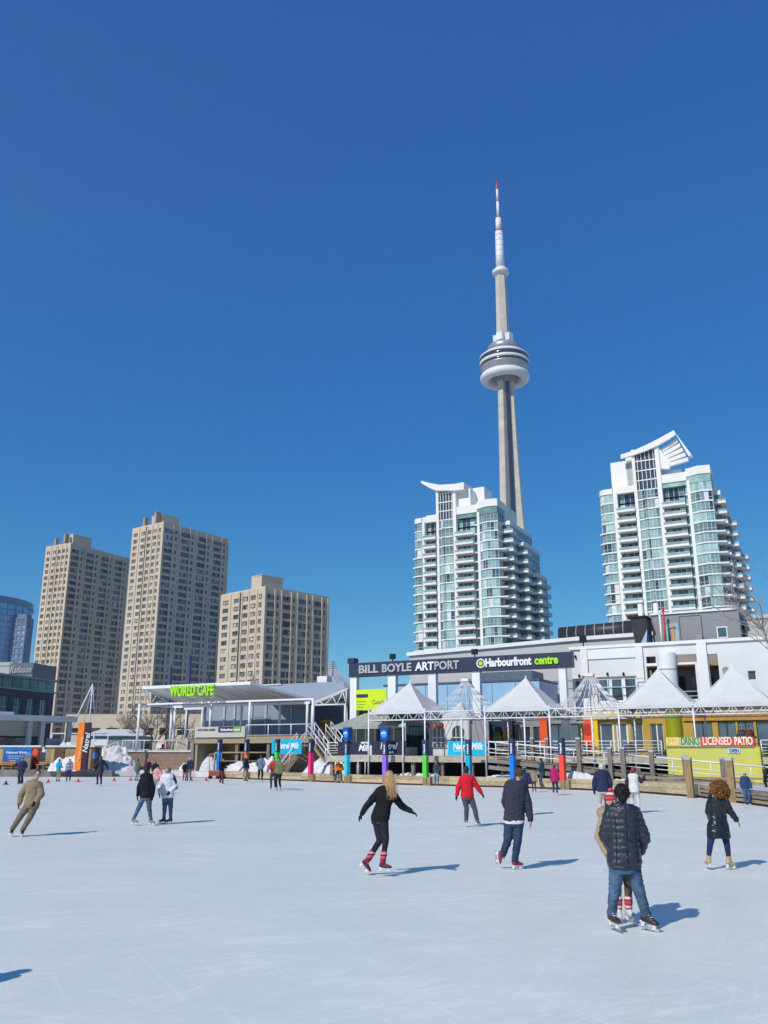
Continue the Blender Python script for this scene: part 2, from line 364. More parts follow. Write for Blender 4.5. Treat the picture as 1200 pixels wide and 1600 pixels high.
# ============================================================ far towers
M_tan = mat('tan_concrete', (.66,.555,.42), .85, .08, .12, col2=(.55,.46,.35))
M_tand = mat('tan_concrete_trim', (.66,.55,.41), .85, .08, .2)
M_ph = mat('grey_brown_penthouse', (.42,.33,.25), .85, .1, .2)
M_win = mat('apartment_glass', (.13,.12,.135), .18, .3, .35, spec=.7, rnd=.7)
M_win2 = mat('apartment_curtained_glass', (.38,.36,.36), .3, .4, .5, spec=.6, rnd=.5)
M_wfr = mat('window_frame_grey', (.30,.28,.26), .6, .1, 1)
def tan_tower(cpx, rpx, lpx, D, label, seed, ph, z_lo=6.0, st=2.75):
    rng = random.Random(seed)
    c = W(*cpx, D); H = c.z
    def att(px, py):
        r = ray(px, py); k = (H-CAMH)/r.z; return Vector((r.x*k, r.y*k))
    r_ = att(*rpx); l_ = att(*lpx); c2 = Vector((c.x, c.y))
    # face frames, read so that t runs into the building
    dirl = (c2-l_); Ll = dirl.length; al = math.degrees(math.atan2(dirl.y, dirl.x))
    FL = Fr(l_.x, l_.y, al); rr_ = ray(*rpx); nn_ = Vector((-dirl.y, dirl.x)).normalized(); k_ = rr_.x/rr_.y; Lr = (k_*c2.y-c2.x)/(nn_.x-k_*nn_.y); FR = Fr(c2.x, c2.y, al+90)
    root = thing('apartment_tower', (c2.x, c2.y, 0), label, 'building', 'tan apartment towers')
    nst = int((H-1.6-z_lo)/st)
    def fac(L, cols):
        h = []
        for k in range(nst):
            z0 = H-1.4-(k+1)*st+.75
            for a, b, kind in cols:
                h.append((a*L, b*L, z0-(.35 if kind == 2 else 0), z0+1.55, kind))
        return h
    colsL = [(.06,.19,0),(.31,.43,0),(.52,.645,0),(.69,.80,0),(.86,.93,0)]
    colsR = [(.02,.14,2),(.17,.205,0),(.265,.39,2),(.415,.45,0),(.51,.635,2),(.66,.695,0),(.755,.878,2),(.905,.94,0)]
    hl = fac(Ll, colsL); hr = fac(Lr, colsR)
    mb = MB(FL)
    mb.holes(0, .44*Ll, 0, H, 0, .6, [h[:4] for h in hl if h[0] < .44*Ll])
    mb.holes(.50*Ll, Ll, 0, H, 0, .6, [h[:4] for h in hl if h[0] > .5*Ll])
    mb.box(.44*Ll, .50*Ll, 1.6, 2.2, 0, H-.6)
    mb.build('front_wall', M_tan, root)
    mb = MB(FR)
    mb.holes(.602, Lr, 0, H, 0, .6, [(max(h[0], .9),)+h[1:4] for h in hr])
    mb.build('side_wall', M_tan, root)
    mb = MB(FR); mb.box(Lr-.6, Lr-.003, .602, Ll, 0, H)
    mb.box(.6, Lr-.6, .6, Ll, H-.5, H-.02); mb.box(.7, Lr-.7, 1.2, Ll-.7, 0, H-.6, 1)
    mb.box(.7, Lr, Ll-.6, Ll-.05, 0, H-.1)
    mb.build('core', [M_tan, M_dark], root)
    for fr_, cols, L in ((FL, [.245,.465+.04,.66,.83,.985], Ll), (FR, [.145,.245,.395,.49,.64,.735,.885,.985], Lr)):
        for f in cols:
            if f > .98 and fr_ is FL: mb = MB(fr_); mb.box(L-.75, L+.32, -.32, .0, 0, H+.5); mb.build('corner_pier', M_tan, root)
            else: mb = MB(fr_); mb.box(L*f-.28, L*f+.28, -.3, -.003, 0, H+.0); mb.build('pier', M_tand, root)
    # parapet and penthouses
    mb = MB(FR); mb.box(0, Lr, 0, .35, H+.003, H+.55); mb.box(0, .35, .36, Ll, H+.003, H+.55); mb.build('parapet', M_tand, root)
    for (a0, a1, b0, b1, hh, mm) in ph:
        mb = MB(FR); mb.box(a0*Lr, a1*Lr, b0*Ll, b1*Ll, H+.0, H+hh)
        mb.box(a0*Lr-.15, a1*Lr+.15, b0*Ll-.15, b1*Ll+.15, H+hh, H+hh+.3, 0)
        mb.build('penthouse', M_tan if mm == 0 else M_ph, root)
    mb = MB(FR)
    for k in range(5): mb.box(Lr*(.3+.13*k), Lr*(.3+.13*k)+1.2, 3+k%2*4, 5+k%2*4, H, H+rng.uniform(.8, 1.8))
    mb.build('roof_vent', M_concrete, root)
    items = []
    for fr_, hs_ in ((FL, hl), (FR, hr)):
        for h in hs_:
            if fr_ is FR and h[0] < .9: h = (.9,)+h[1:]
            def fn(mb, h=h, fr_=fr_):
                mb.fr = fr_; a, b, z0, z1, kd = h; t = .28
                n = 4 if kd == 2 else (2 if b-a > 1.3 else 1)
                for i in range(n):
                    x0 = a+(b-a)*i/n; x1 = a+(b-a)*(i+1)/n
                    mb.box(x0+.05, x1-.05, t, t+.06, z0+.06, z1-.06, 1 if rng.random() < .3 else 0)
                    mb.box(x0-.0+.002, x0+.05, t-.04, t+.08, z0+.002, z1-.002, 2); mb.box(x1-.05, x1-.002, t-.04, t+.08, z0+.002, z1-.002, 2)
                if kd == 2 and rng.random() < .55: mb.box(a+.1, b-.1, -.05, .2, z0+.01, z0+.5, 2)
                if rng.random() < .3: mb.box((a+b)/2-.35, (a+b)/2+.35, -.3, t-.05, z0+.01, z0+.42, 2)
            items.append(((h[1]-h[0])+h[2]*.01, fn))
    many(root, 'window', items, [M_win, M_win2, M_wfr])
    # long open strings of joints (slab lines)
    for fr_, L in ((FL, Ll), (FR, Lr)):
        pass
    return root, FR, Lr, Ll, H
t2 = tan_tower((256,817),(358,847),(207,828),330,'tallest tan concrete apartment tower, middle one of the three',2,
    [(0.10,.34,.28,.62,5.2,0),(.02,.08,.3,.36,5.5,1),(.02,.07,.66,.72,4.2,1)])
t1 = tan_tower((111,850),(203,868),(72,856),354,'tan concrete apartment tower left of the tallest one and right of the blue glass tower',1,
    [(.12,.42,.25,.6,5.6,0),(.03,.09,.33,.4,5.0,1),(.02,.07,.68,.74,3.6,1)], z_lo=3)
t3 = tan_tower((415,918),(514,943),(345,932),275,'shortest tan apartment tower, right of the tallest, about fifteen storeys above the pavilion roof',3,
    [(.02,.34,.12,.34,4.6,0),(.3,.36,.5,.56,3.5,1)], z_lo=3)
# ---- blue glass tower at the far left
def strips(name, c1, c2, rough=.15):
    m = mat(name, c1, rough, .2, .25, col2=c2, spec=.8, rnd=.35); return m
M_bglass = strips('blue_curtain_glass', (.24,.42,.60), (.12,.26,.42))
M_bglass2 = strips('deep_blue_glass', (.10,.2,.34), (.06,.13,.24))
M_bfr = mat('blue_grey_mullion', (.17,.27,.38), .4, .1, 1)
c = W(2, 1030, 430)
gt = thing('glass_tower', (c.x, c.y, 0), 'curved blue glass tower at the left edge of the view', 'building')
Ht = W(20, 940, 430).z; rad = 34.0; cy = c.y+22; cx = W(40, 1000, cy).x-rad
def arc(r, a0, a1, n): return [(cx+r*math.cos(R(a0+(a1-a0)*k/n)), cy+r*math.sin(R(a0+(a1-a0)*k/n))) for k in range(n+1)]
mb = MB(); mb.prism(arc(rad-.6, 0, 360, 48)[:-1], 0, Ht+3.0); mb.build('core', M_bglass2, gt)
mb = MB(); mb.prism(arc(rad+.1, 0, 360, 48)[:-1], Ht, Ht+.5); mb.prism(arc(rad-.4, 0, 360, 48)[:-1], Ht+.5, Ht+3.6); mb.build('roof', M_bfr, gt)
items = []
for k in range(int(Ht/3.1)):
    for a in range(-110, -10, 9):
        def fn(mb, k=k, a=a):
            A0 = R(a+.25); A1 = R(a+8.75)
            z0 = Ht-3.1*(k+1)+.35; z1 = Ht-3.1*k-.05
            P = [(cx+rad*math.cos(A0), cy+rad*math.sin(A0)), (cx+rad*math.cos(A1), cy+rad*math.sin(A1)), (cx+(rad-.5)*math.cos(A1), cy+(rad-.5)*math.sin(A1)), (cx+(rad-.5)*math.cos(A0), cy+(rad-.5)*math.sin(A0))]
            mb.prism(P, z0, z1)
        items.append((z_ if False else -abs(a+75)*.1-k*.05, fn))
many(gt, 'window', items, [M_bglass], cap=100)
mb = MB()
for k in range(int(Ht/3.1)+1): mb.prism(arc(rad+.12, -115, 0, 24)+arc(rad-.7, 0, -115, 24), Ht-3.1*k-.06, Ht-3.1*k+.3)
for a in range(-110, -9, 9): mb.fr = WORLD; A = R(a); mb.tube((cx+(rad+.05)*math.cos(A), cy+(rad+.05)*math.sin(A), 0), (cx+(rad+.05)*math.cos(A), cy+(rad+.05)*math.sin(A), Ht), .22, n=4)
mb.build('mullion', M_bfr, gt)
a = W(44, 960, 440); fr = Fr(W(56, 960, 447).x-13.4, a.y, -12)
g2 = thing('office_tower', (a.x, a.y, 0), 'dark slate tower seen behind the blue glass tower at far left', 'building')
Hh = a.z-2; mb = MB(fr); hs_ = []
for k in range(int(Hh/3)):
    for i in range(5): hs_.append((i*2.6+.5, i*2.6+2.3, Hh-3*(k+1)+.5, Hh-3*(k+1)+2.2))
mb.holes(0, 13.4, 0, Hh, 0, .5, hs_); mb.box(.0, 13.4, .503, 6, 0, Hh); mb.box(1, 12.4, 1, 5, Hh, Hh+2)
mb.build('wall', mat('slate_blue_wall', (.17,.22,.33), .6, .15, .2), g2)
many(g2, 'window', [(-h[2]*0+h[2], (lambda mb, h=h: (setattr(mb, 'fr', fr), mb.box(h[0]+.02, h[1]-.02, .3, .42, h[2]+.02, h[3]-.02)))) for h in hs_], [M_bglass])
# ---- dark low building with green glass crown
a = W(83, 1100, 150); b_ = W(-60, 1100, 128)
ang = math.degrees(math.atan2(a.y-b_.y, a.x-b_.x)); L = (Vector((a.x, a.y))-Vector((b_.x, b_.y))).length
fr = Fr(b_.x, b_.y, ang); Hd = fr.on(60, 1063, 0)[1]; Hg = Hd-1.9
dk = thing('brick_office', (a.x, a.y, 0), 'dark brick building with green glass top floor at the left', 'building')
M_dbrick = mat('dark_brick', (.045,.045,.062), .8, .2, 1, .1); M_ggl = mat('green_glass', (.05,.13,.14), .12, .35, .3, spec=.8, rnd=.4)
cols = [L-1.6-3.45*k for k in range(9)]
zt = Hg-1.1; hs_ = []
for c0 in cols:
    for z1 in (zt, zt-6.9): hs_.append((c0-2.1, c0, z1-5.0, z1))
mb = MB(fr); mb.holes(0, L, 0, Hg, 0, .5, hs_); mb.box(0, L-.003, .503, 30, 0, Hg-.003); mb.build('wall', M_dbrick, dk)
mb = MB(fr); mb.box(0, L+.4, -.5, 30, Hd, Hd+.35); mb.box(-.1, L+.2, -.25, 0.1, Hg, Hg+.25); mb.build('cornice', mat('green_grey_cornice', (.16,.22,.24), .5), dk)
for i in range(int(L/2.3)):
    mb = MB(fr); mb.box(L-2.3*(i+1)+.08, L-2.3*i-.08, .1, .2, Hg+.27, Hd-.01); mb.build('glass_panel', M_ggl, dk)
mb = MB(fr); mb.box(.2, L-.2, .3, 29, Hg+.0, Hd-.02); mb.build('top_floor', M_dark, dk)
for h in hs_:
    mb = MB(fr); mb.box(h[0]+.1, h[1]-.1, .3, .4, h[2]+.1, h[3]-.1)
    w_ = mb.build('window', M_ggl, dk)
    mb = MB(fr)
    for x in (h[0]+.05, (h[0]+h[1])/2, h[1]-.05): mb.box(x-.05, x+.05, .22, .298, h[2]+.003, h[3]-.003)
    for q in (.33, .66): z = h[2]+(h[3]-h[2])*q; mb.box(h[0]+.1, h[1]-.1, .2, .297, z-.05, z+.05)
    mb.build('frame', M_bfr, w_)
# pale hotel block with roof sign behind
a = W(48, 1060, 210); fr = Fr(a.x-26, a.y, -8)
ht = thing('hotel_block', (a.x, a.y, 0), 'pale grey block carrying a roof sign behind the dark brick building', 'building')
z1 = fr.on(10, 1040, 0)[1]; s1, z2 = fr.on(15.5, 1036, -1); s2, z3 = fr.on(49, 1064, -1)
mb = MB(fr); mb.box(-30, s1-.1, 0, 14, 0, z1); mb.box(-30, s1+.3, -.2, 14.3, z1, z1+.8); mb.build('wall', mat('pale_grey_wall', (.47,.47,.47), .8, .06, .3), ht)
mb = MB(fr); mb.box(s1, s2, -.9, 10, 0, z2); mb.build('sign_tower', mat('slate_sign_wall', (.15,.16,.2), .7, .1, .4), ht)
M_tgw = mat('grey_white_lettering', (.45,.46,.48), .6)
text(ht, 'sign_lettering', 'Radisson', fr(s1+.4, -1.15, z2-2.3), u3(fr), UP, 2.2, M_tgw, .05, s2-s1-.6, .03, shear=.2)
mb = MB(fr); mb.box(s1+.4, s2-.8, -1.12, -.93, z2-3.5, z2-3.15); mb.build('green_underline', M_lime, ht)
mb = MB(fr)
for k in range(5): mb.box(-25+4*k, -23.4+4*k, 3, 5, z1+.8, z1+2.0+k%2)
mb.build('roof_snow', M_snow, ht)
# ---- parking podium under the towers
a = W(165, 1160, 200); fr = Fr(W(100, 1150, 200).x, 200, -4)
pk = thing('parking_garage', (a.x, 200, 0), 'low tan parking garage with rows of dark openings under the towers', 'building')
z1 = fr.on(150, 1116, 0)[1]; hs_ = []
for r in range(3):
    for i in range(17): hs_.append((1.5+i*4.1, 4.2+i*4.1, z1-4.6-3.6*r, z1-3.0-3.6*r))
mb = MB(fr); mb.holes(0, 72, 0, z1, 0, .6, hs_); mb.box(0, 71.9, 9, 20, 0, z1-.003); mb.box(0, 71.9, .603, 8.997, z1-.4, z1-.006); mb.build('wall', M_tan, pk)
mb = MB(fr)
for r in range(3): mb.box(.2, 71.5, 1.5, 8, z1-5.2-3.6*r, z1-4.9-3.6*r)
mb.build('parking_deck', M_concrete, pk)
# ============================================================ concrete observation tower
ax = W(789, 590, 732); TX, TY = ax.x, 732.0
TWZ = lambda py, D=732: W(789, py, D).z
tw = thing('observation_tower', (TX, TY, 0), 'very tall slender concrete tower with round pod and white needle antenna', 'tower')
M_tc = mat('tower_concrete', (.60,.55,.47), .85, .12, .12, stretch=(1,1,.9), detail=9); M_tw = mat('tower_white', (.78,.79,.80), .5, .05, .1)
M_tg = mat('tower_dark_glass', (.035,.04,.075), .15, .1, .1, spec=.8); M_ts = mat('tower_steel', (.42,.43,.44), .35, .1, .1, metal=.4)
M_tr = mat('tower_red', (.55,.06,.05), .5); M_tgr = mat('tower_soffit', (.30,.30,.31), .6, .15, .2)
def legprof(z):
    """half width of a leg, reach of a leg from the axis at height z"""
    k = max(0, (335-z)/335.0)
    return 3.0+1.2*k, 7.9+ (6.5*k+19*k**3)
M_pour = mat('pour_line_concrete', (.40,.37,.31), .85)
base_a = R(-137)   # the leg that faces left front
for i in range(3):
    a = base_a+i*2*math.pi/3; d = Vector((math.cos(a), math.sin(a))); p = Vector((-d.y, d.x))
    mb = MB(); prev = None
    for z in [0, 30, 60, 100, 140, 180, 220, 260, 300, 338]:
        hw, rc = legprof(z); ring = []
        for q in ((0, -hw*1.05), (rc*.93, -hw), (rc, -hw*.6), (rc, hw*.6), (rc*.93, hw), (0, hw*1.05)):
            P = Vector((TX, TY))+d*q[0]+p*q[1]; ring.append(mb.V((P.x, P.y, z)))
        if prev:
            for k in range(6): mb.F([prev[k], prev[(k+1)%6], ring[(k+1)%6], ring[k]])
        prev = ring
    mb.F(prev); mb.build('leg', M_tc, tw)
    am = a+math.pi/3; d = Vector((math.cos(am), math.sin(am))); p = Vector((-d.y, d.x))
    mb = MB(); prev = None
    for z in [0, 40, 100, 180, 260, 338]:
        k = max(0, (335-z)/335.0); ring = []
        for q in ((2, -1.7-k), (6.3+1.6*k, -1.5-k*.6), (6.3+1.6*k, 1.5+k*.6), (2, 1.7+k)):
            P = Vector((TX, TY))+d*q[0]+p*q[1]; ring.append(mb.V((P.x, P.y, z)))
        if prev:
            for j in range(4): mb.F([prev[j], prev[(j+1)%4], ring[(j+1)%4], ring[j]])
        prev = ring
    mb.F(prev); mb.build('lift_shaft', M_tg, tw)
def lat(name, prof, mats, n=48, par=None):
    mb = MB(); mb.lathe(TX, TY, prof, n, smooth=n > 8); return mb.build(name, mats, par or tw)
zb = 336.0
tor = [(18.4+4.6*math.cos(t), zb+2.0+4.4*math.sin(t)) for t in [R(x) for x in range(-190, 100, 15)]]
lat('radome', tor, M_tw)
lat('pod_soffit', [(7.5, zb-4), (8.6, zb-2), (13.9, zb+5.0), (12, zb+6.2)], M_tgr)
mb = MB()
for k in range(24):
    a = 2*math.pi*k/24; mb.beam((TX+8.8*math.cos(a), TY+8.8*math.sin(a), zb-2.2), (TX+13.8*math.cos(a), TY+13.8*math.sin(a), zb+4.2), .5, .9)
mb.build('pod_rib', M_ts, tw)
lat('lower_deck', [(15, zb+6), (19.8, zb+6.4), (20.6, zb+7.5), (22.0, zb+11.6), (22.3, zb+12.4)], M_ts)
lat('window_band', [(22.2, zb+12.4), (22.7, zb+14.6)], M_tg)
lat('deck_band', [(22.4, zb+14.6), (23.0, zb+14.8), (23.1, zb+17.4), (22.8, zb+17.5)], M_tw)
lat('window_band', [(22.7, zb+17.5), (22.6, zb+21.4)], M_tg)
lat('roof_band', [(22.8, zb+21.4), (22.9, zb+22.8), (21.0, zb+23.4), (19.0, zb+26.0), (15.4, zb+26.4)], M_tw)
lat('roof_red_rail', [(15.8, zb+26.4), (15.9, zb+27.2), (15, zb+27.3)], M_tr)
lat('upper_drum', [(15.0, zb+27.2), (15.1, zb+33.4), (13.6, zb+34.8), (8.0, zb+36.0), (7, zb+38)], M_ts)
mb = MB()
for a in (R(-122), R(-48), R(70), R(170)):
    mb.fr = Fr(TX+7.0*math.cos(a), TY+7.0*math.sin(a), math.degrees(a)+90); mb.box(-3.0, 3.0, -2.6, 2.6, zb+38, zb+45.5)
mb.build('mechanical_box', M_tw, tw)
z4 = 447.0
for z in range(20, 338, 12):
    for i in range(3):
        a = base_a+i*2*math.pi/3; d = Vector((math.cos(a), math.sin(a))); p = Vector((-d.y, d.x)); hw, rc = legprof(z); mb = MB(); o_ = .05
        P = [Vector((TX, TY))+d*q[0]+p*q[1] for q in ((rc*.3, -hw*1.03-o_), (rc*.93, -hw-o_), (rc+o_, -hw*.6), (rc+o_, hw*.6), (rc*.93, hw+o_), (rc*.3, hw*1.03+o_))]
        mb.prism([(q.x, q.y) for q in P], z, z+.35); mb.build('pour_line', M_pour, tw)
lat('upper_shaft', [(6.4, zb+34), (5.2, z4)], M_tc, 6)
lat('sky_pod', [(5.0, z4-1.2), (7.4, z4+.2), (8.0, z4+1.0), (8.0, z4+3.6), (7.2, z4+4.3), (4.6, z4+7.2)], M_tw)
z5 = TWZ(361); z6 = TWZ(340); z7 = TWZ(315); z8 = TWZ(296)
lat('antenna_base', [(4.3, z4+7), (4.1, z4+20), (3.7, z5-1)], M_tw, 20)
lat('antenna_ring', [(3.6, z5-1), (3.9, z5-1), (3.9, z5-.2), (3.4, z5-.2)], M_tr, 20)
lat('antenna_middle', [(3.0, z5-.2), (2.8, z6-1)], M_tw, 16)
lat('antenna_ring', [(2.6, z6-1), (2.9, z6-1), (2.4, z6-.2), (1.8, z6-.2)], M_tr, 16)
lat('antenna_upper', [(1.45, z6-.2), (1.35, z7)], M_tw, 12)
lat('antenna_ring', [(1.4, z7), (1.6, z7), (1.6, z7+.7), (1.2, z7+.7)], M_tr, 12)
lat('antenna_needle', [(1.25, z7+1), (1.15, z8)], M_tw, 12)
lat('antenna_tip', [(1.2, z8), (1.35, z8+.2), (1.2, 549), (.3, 550), (.25, 553.5)], M_tr, 12)
for k in range(6):
    mb = MB(); z = z4+13+k*6.0; mb.lathe(TX, TY, [(4.0-.03*k, z), (4.2-.05*k, z+.1), (4.2-.05*k, z+.4), (4.0-.03*k, z+.5)], 20); mb.build('antenna_band', M_ts, tw)
# ============================================================ white condominium towers
M_cw = mat('condo_white', (.84,.83,.80), .6, .04, .2)
M_cg = mat('condo_teal_glass', (.42,.60,.53), .14, .25, .35, col2=(.15,.28,.28), spec=.9, rnd=.45)
M_cgd = mat('condo_dark_glass', (.06,.085,.11), .12, .3, .5, spec=.8, rnd=.4)
M_cgs = mat('condo_shade_glass', (.20,.34,.37), .12, .3, .4, spec=.9, rnd=.4)  # darker copy of the teal glass, flank shade put into the colour
M_bal = mat('balustrade_glass', (.30,.42,.46), .15, .2, .5, spec=.8)
def condo(K, px, ypx, Htop, name_label, roof, st=2.9, fs=1.0):
    """px: pixel marks of A0,A1,pier,B0,B1,C0,C1,D0,D1,p0,p1,E1 read on the front plane"""
    S = [K.on(p, ypx, 0)[0] for p in px]
    A0, A1, B0, B1, C0, C1, D0, D1, P0, P1, E1 = S
    root = thing('condominium_tower', K(E1, 0, 0), name_label, 'building', 'white and teal condominium towers')
    n = int(Htop/st)
    FZ = [Htop-st*(k+1) for k in range(n)]             # floor levels, top first
    dep = 25
    L = E1
    blocks = [(L, L+2.6*fs, 3.6, dep*fs, n-1), (L+2.6*fs, L+4.8*fs, 9.5*fs, dep*fs, n-3), (L+4.8*fs, L+6.6*fs, 15.5*fs, (dep+1)*fs, n-6)]
    # solid piers on the front
    def pier(a, b, t0, t1, z1):
        mb = MB(K); mb.box(a, b, t0, t1, 0, z1); mb.build('pier', M_cw, root)
    pier(A1, B0, -.35, 1.2, Htop+.6); pier(B1, C0, -.35, 1.2, roof['bay']); pier(C1, D0, -.35, 1.2, roof['bay']); pier(P0, P1, -.55, .8, Htop+1)
    # inner dark core so gaps read as rooms
    mb = MB(K); mb.box(A0+1.5, E1-.8, 2.6, dep, 0, Htop-.3)
    for (a, b, t0, t1, k) in blocks: mb.box(a-.3, b-.5, t0+.7, t1-.01-a*.0001, 0, Htop-st*(n-k)-.3)
    mb.build('core', M_cgd, root)
    # left end wall curve A and plans of glass bays
    bayA = [(A0+1.6, 5.0), (A0+.25, 3.2), (A0, 1.6), (A0+.5, .3), (A0+1.6, -.45), (A1, -.6)]
    mid = (C0+C1)/2-.7
    bayC = [(C0, .0), (mid-1.0, 0.0), (mid, -1.0), (mid+.6, -.55), (C1, -.55)]
    bayE = [(P1, -.3), (P1+(E1-P1)*.45, -1.5), (E1, -.9), (E1, 3.4)]
    bal = []; win = []
    for k, z in enumerate(FZ):
        top = z+st
        for plan, tname, nm in ((bayA, 'A', 3), (bayC, 'C', 2), (bayE, 'E', 3)):
            def fn(mb, plan=plan, z=z, nm=nm):
                mb.fr = K; zz0 = z+.42; zz1 = z+st-.12
                for (x0, y0), (x1, y1) in zip(plan[:-1], plan[1:]):
                    d = math.hypot(x1-x0, y1-y0); q = max(1, int(d/.95))
                    dx, dy = (x1-x0)/d, (y1-y0)/d; nx, ny = dy, -dx
                    def P(a, o): return (x0+dx*a-nx*o, y0+dy*a-ny*o)
                    for i in range(q):
                        g0, g1 = d*i/q, d*(i+1)/q; rr = hash((round(x0*7), round(z*3), i)) % 100
                        mb.prism([P(g0+.002, .08), P(g1-.002, .08), P(g1-.002, .16), P(g0+.002, .16)], zz0, zz1, 2 if rr < 14 else (1 if rr > 93 else (3 if rr > 74 else 0)))
                    for i in range(q+1):
                        a = d*i/q; a0 = max(0, a-.05); a1 = min(d, a+.05)
                        mb.prism([P(a0, 0), P(a1, 0), P(a1, .07), P(a0, .07)], zz0, zz1, 1)
                    mb.prism([P(0, .0), P(d, .0), P(d, .07), P(0, .07)], zz0+.75, zz0+.83, 1)
            win.append((z, fn))
        # white slab edges round the glass bays
        mb = None
        # balconies B, D
        for (a, b) in ((B0, B1), (D0, D1+.4)):
            def fb(mb, a=a, b=b, z=z):
                mb.fr = K; mb.box(a-.35, b, -1.15, 2.5, z-.0, z+.32, 0)
                mb.box(a-.35, b, -1.15, -1.08, z+.32, z+.62, 0)
                mb.box(a-.33, b-.02, -1.12, -1.09, z+.62, z+1.25, 2)
                mb.box(a-.35, b, -1.14, -1.06, z+1.25, z+1.31, 1)
            if z < Htop-st*1.2: bal.append((z+50, fb))
        def fw(mb, z=z, ab_=None):
            mb.fr = K
            for (a, b) in (ab_,):
                q = max(2, int((b-a)/1.3))
                for i in range(q):
                    x0 = a+(b-a)*i/q; x1 = a+(b-a)*(i+1)/q
                    mb.box(x0+.05, x1-.05, 1.6, 1.7, z+.33, z+st-.2, 2 if i % 3 else 0)
                    mb.box(x1-.05, x1+.05, 1.5, 1.75, z+.33, z+st-.1, 1)
        for ab_ in ((B0, B1), (D0, D1)): win.append((z-40, (lambda mb, z=z, ab_=ab_, fw=fw: fw(mb, z, ab_))))
    # storey bands: one part per bay and storey
    bands = []
    for k, z in enumerate(FZ):
        for pi, plan in enumerate((bayA, bayC, bayE)):
            o = .12 if plan is not bayA else (.75 if k > 2 else .15)
            if plan is bayA: pl = [(A0+3, 5.2)]+[(x-(o if i < 4 else 0), y-o*.25) for i, (x, y) in enumerate(plan)]+[(A1, 2.4)]
            elif plan is bayE:
                ex = 2.2 if k > 2 else 0
                pl = [(P1, 2.5), (P1, -.42)]+[(P1+(E1-P1)*.45, -1.68), (E1+.12, -1.02)]+([(E1+.12+ex, -.35), (E1+.12+ex, 3.2)] if ex else [(E1+.12, 3.4)])+[(E1-.5, 3.3)]
            else: pl = [(plan[0][0], 2.4)]+[(x, y-o) for x, y in plan]+[(plan[-1][0], 2.4)]
            bands.append((z-pi*.2, (lambda mb, pl=pl, z=z: (setattr(mb, 'fr', K), mb.prism(pl, z+.02, z+.42)))))
        bands.append((z-30, (lambda mb, z=z: (setattr(mb, 'fr', K), mb.box(D1+.4, P0, .2, 2.6, z, z+.34)))))
    many(root, 'storey_band', bands, [M_cw])
    # recess between D and pier
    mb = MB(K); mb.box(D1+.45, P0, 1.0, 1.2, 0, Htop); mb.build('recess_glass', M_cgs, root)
    # right flank: glass coloured darker for its shade, and front-lit balconies
    for bi, (a, b, t0, t1, kk) in enumerate(blocks):
        zt = Htop-st*(n-kk)
        for k, z in enumerate(FZ):
            if z > zt-st+.1: continue
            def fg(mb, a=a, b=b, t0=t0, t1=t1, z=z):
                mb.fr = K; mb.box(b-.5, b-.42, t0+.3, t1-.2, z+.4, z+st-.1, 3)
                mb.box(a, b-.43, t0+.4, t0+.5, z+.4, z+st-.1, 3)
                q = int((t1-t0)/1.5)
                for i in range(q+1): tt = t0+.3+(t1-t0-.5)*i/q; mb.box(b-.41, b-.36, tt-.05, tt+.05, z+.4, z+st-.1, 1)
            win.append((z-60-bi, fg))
            def fb2(mb, a=a, b=b, t0=t0, z=z, bi=bi):
                mb.fr = K; e = 1.0+.25*bi
                mb.box(a, b+e, t0-1.3, t0+2.6, z, z+.3, 0); mb.box(a, b+e, t0-1.3, t0-1.23, z+.3, z+.62, 0)
                mb.box(a+.02, b+e-.02, t0-1.28, t0-1.25, z+.62, z+1.25, 2); mb.box(b+e-.07, b+e, t0-1.22, t0+2.6, z+.3, z+1.2, 2)
            bal.append((z+20-10*bi, fb2))
            if t1-t0 > 8:
                def fb3(mb, b=b, t0=t0, t1=t1, z=z, bi=bi):
                    mb.fr = K; mb.box(b-.4, b+.9, t1-5, t1-.5, z, z+.3, 0); mb.box(b+.83, b+.9, t1-5, t1-.5, z+.3, z+1.2, 2)
                if bi == 2: bal.append((z-30, fb3))
        for k, z in enumerate(FZ):
            if z < zt-st+.1: mb = MB(K); mb.box(a, b-.35, t0+2.61, t1-.1, z+.05, z+.39); mb.build('flank_band', M_cw, root)
        mb = MB(K); mb.box(a, b-.3, t0+.1, t1, zt-.1, zt+1.2)
        mb.build('parapet', M_cw, root)
    many(root, 'balcony', bal, [M_cw, M_whitesteel, M_bal])
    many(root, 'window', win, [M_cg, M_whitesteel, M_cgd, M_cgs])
    # parapets
    mb = MB(K)
    NB = lambda: (mb.build('parapet', M_cw, root), MB(K))[1]
    mb.prism([(A0+2.5, 5), (A0-.1, 2.8), (A0-.1, 1.4), (A0+.5, .1), (A0+1.5, -.6), (A1, -.75), (A1, 4)], Htop, Htop+1.6)
    mb = NB(); mb.box(A1+.003, B1, -.1, 4, Htop+.0, Htop+1.9)
    mb = NB(); mb.box(D0, P0-.003, .0, 6, Htop+st*.45, Htop+st*1.3); mb = NB(); mb.prism([(P0, -.4), (P1, -.45), (P1+(E1-P1)*.45, -1.6), (E1+.1, -1.0), (E1+.1, 6), (P0, 6)], Htop+st*.75, Htop+st*1.55)
    mb.build('parapet', M_cw, root)
    # top floor under the right parapet
    mb = MB(K)
    mb.prism([(P1, -.2), (P1+(E1-P1)*.45, -1.35), (E1-.1, -.8), (E1-.1, 5.8), (P0, 5.8), (P0, -.2)], Htop+.02, Htop+st*.75)
    mb.box(D0+.02, P0-.02, .3, 5.8, Htop, Htop+st*.45); mb.build('top_glazing', M_cg, root)
    # tall central glass bay
    zb_ = roof['bay']
    mb = MB(K)
    mb.box(C0+.02, C1-.02, .25, .4, Htop, zb_-.6, 0)
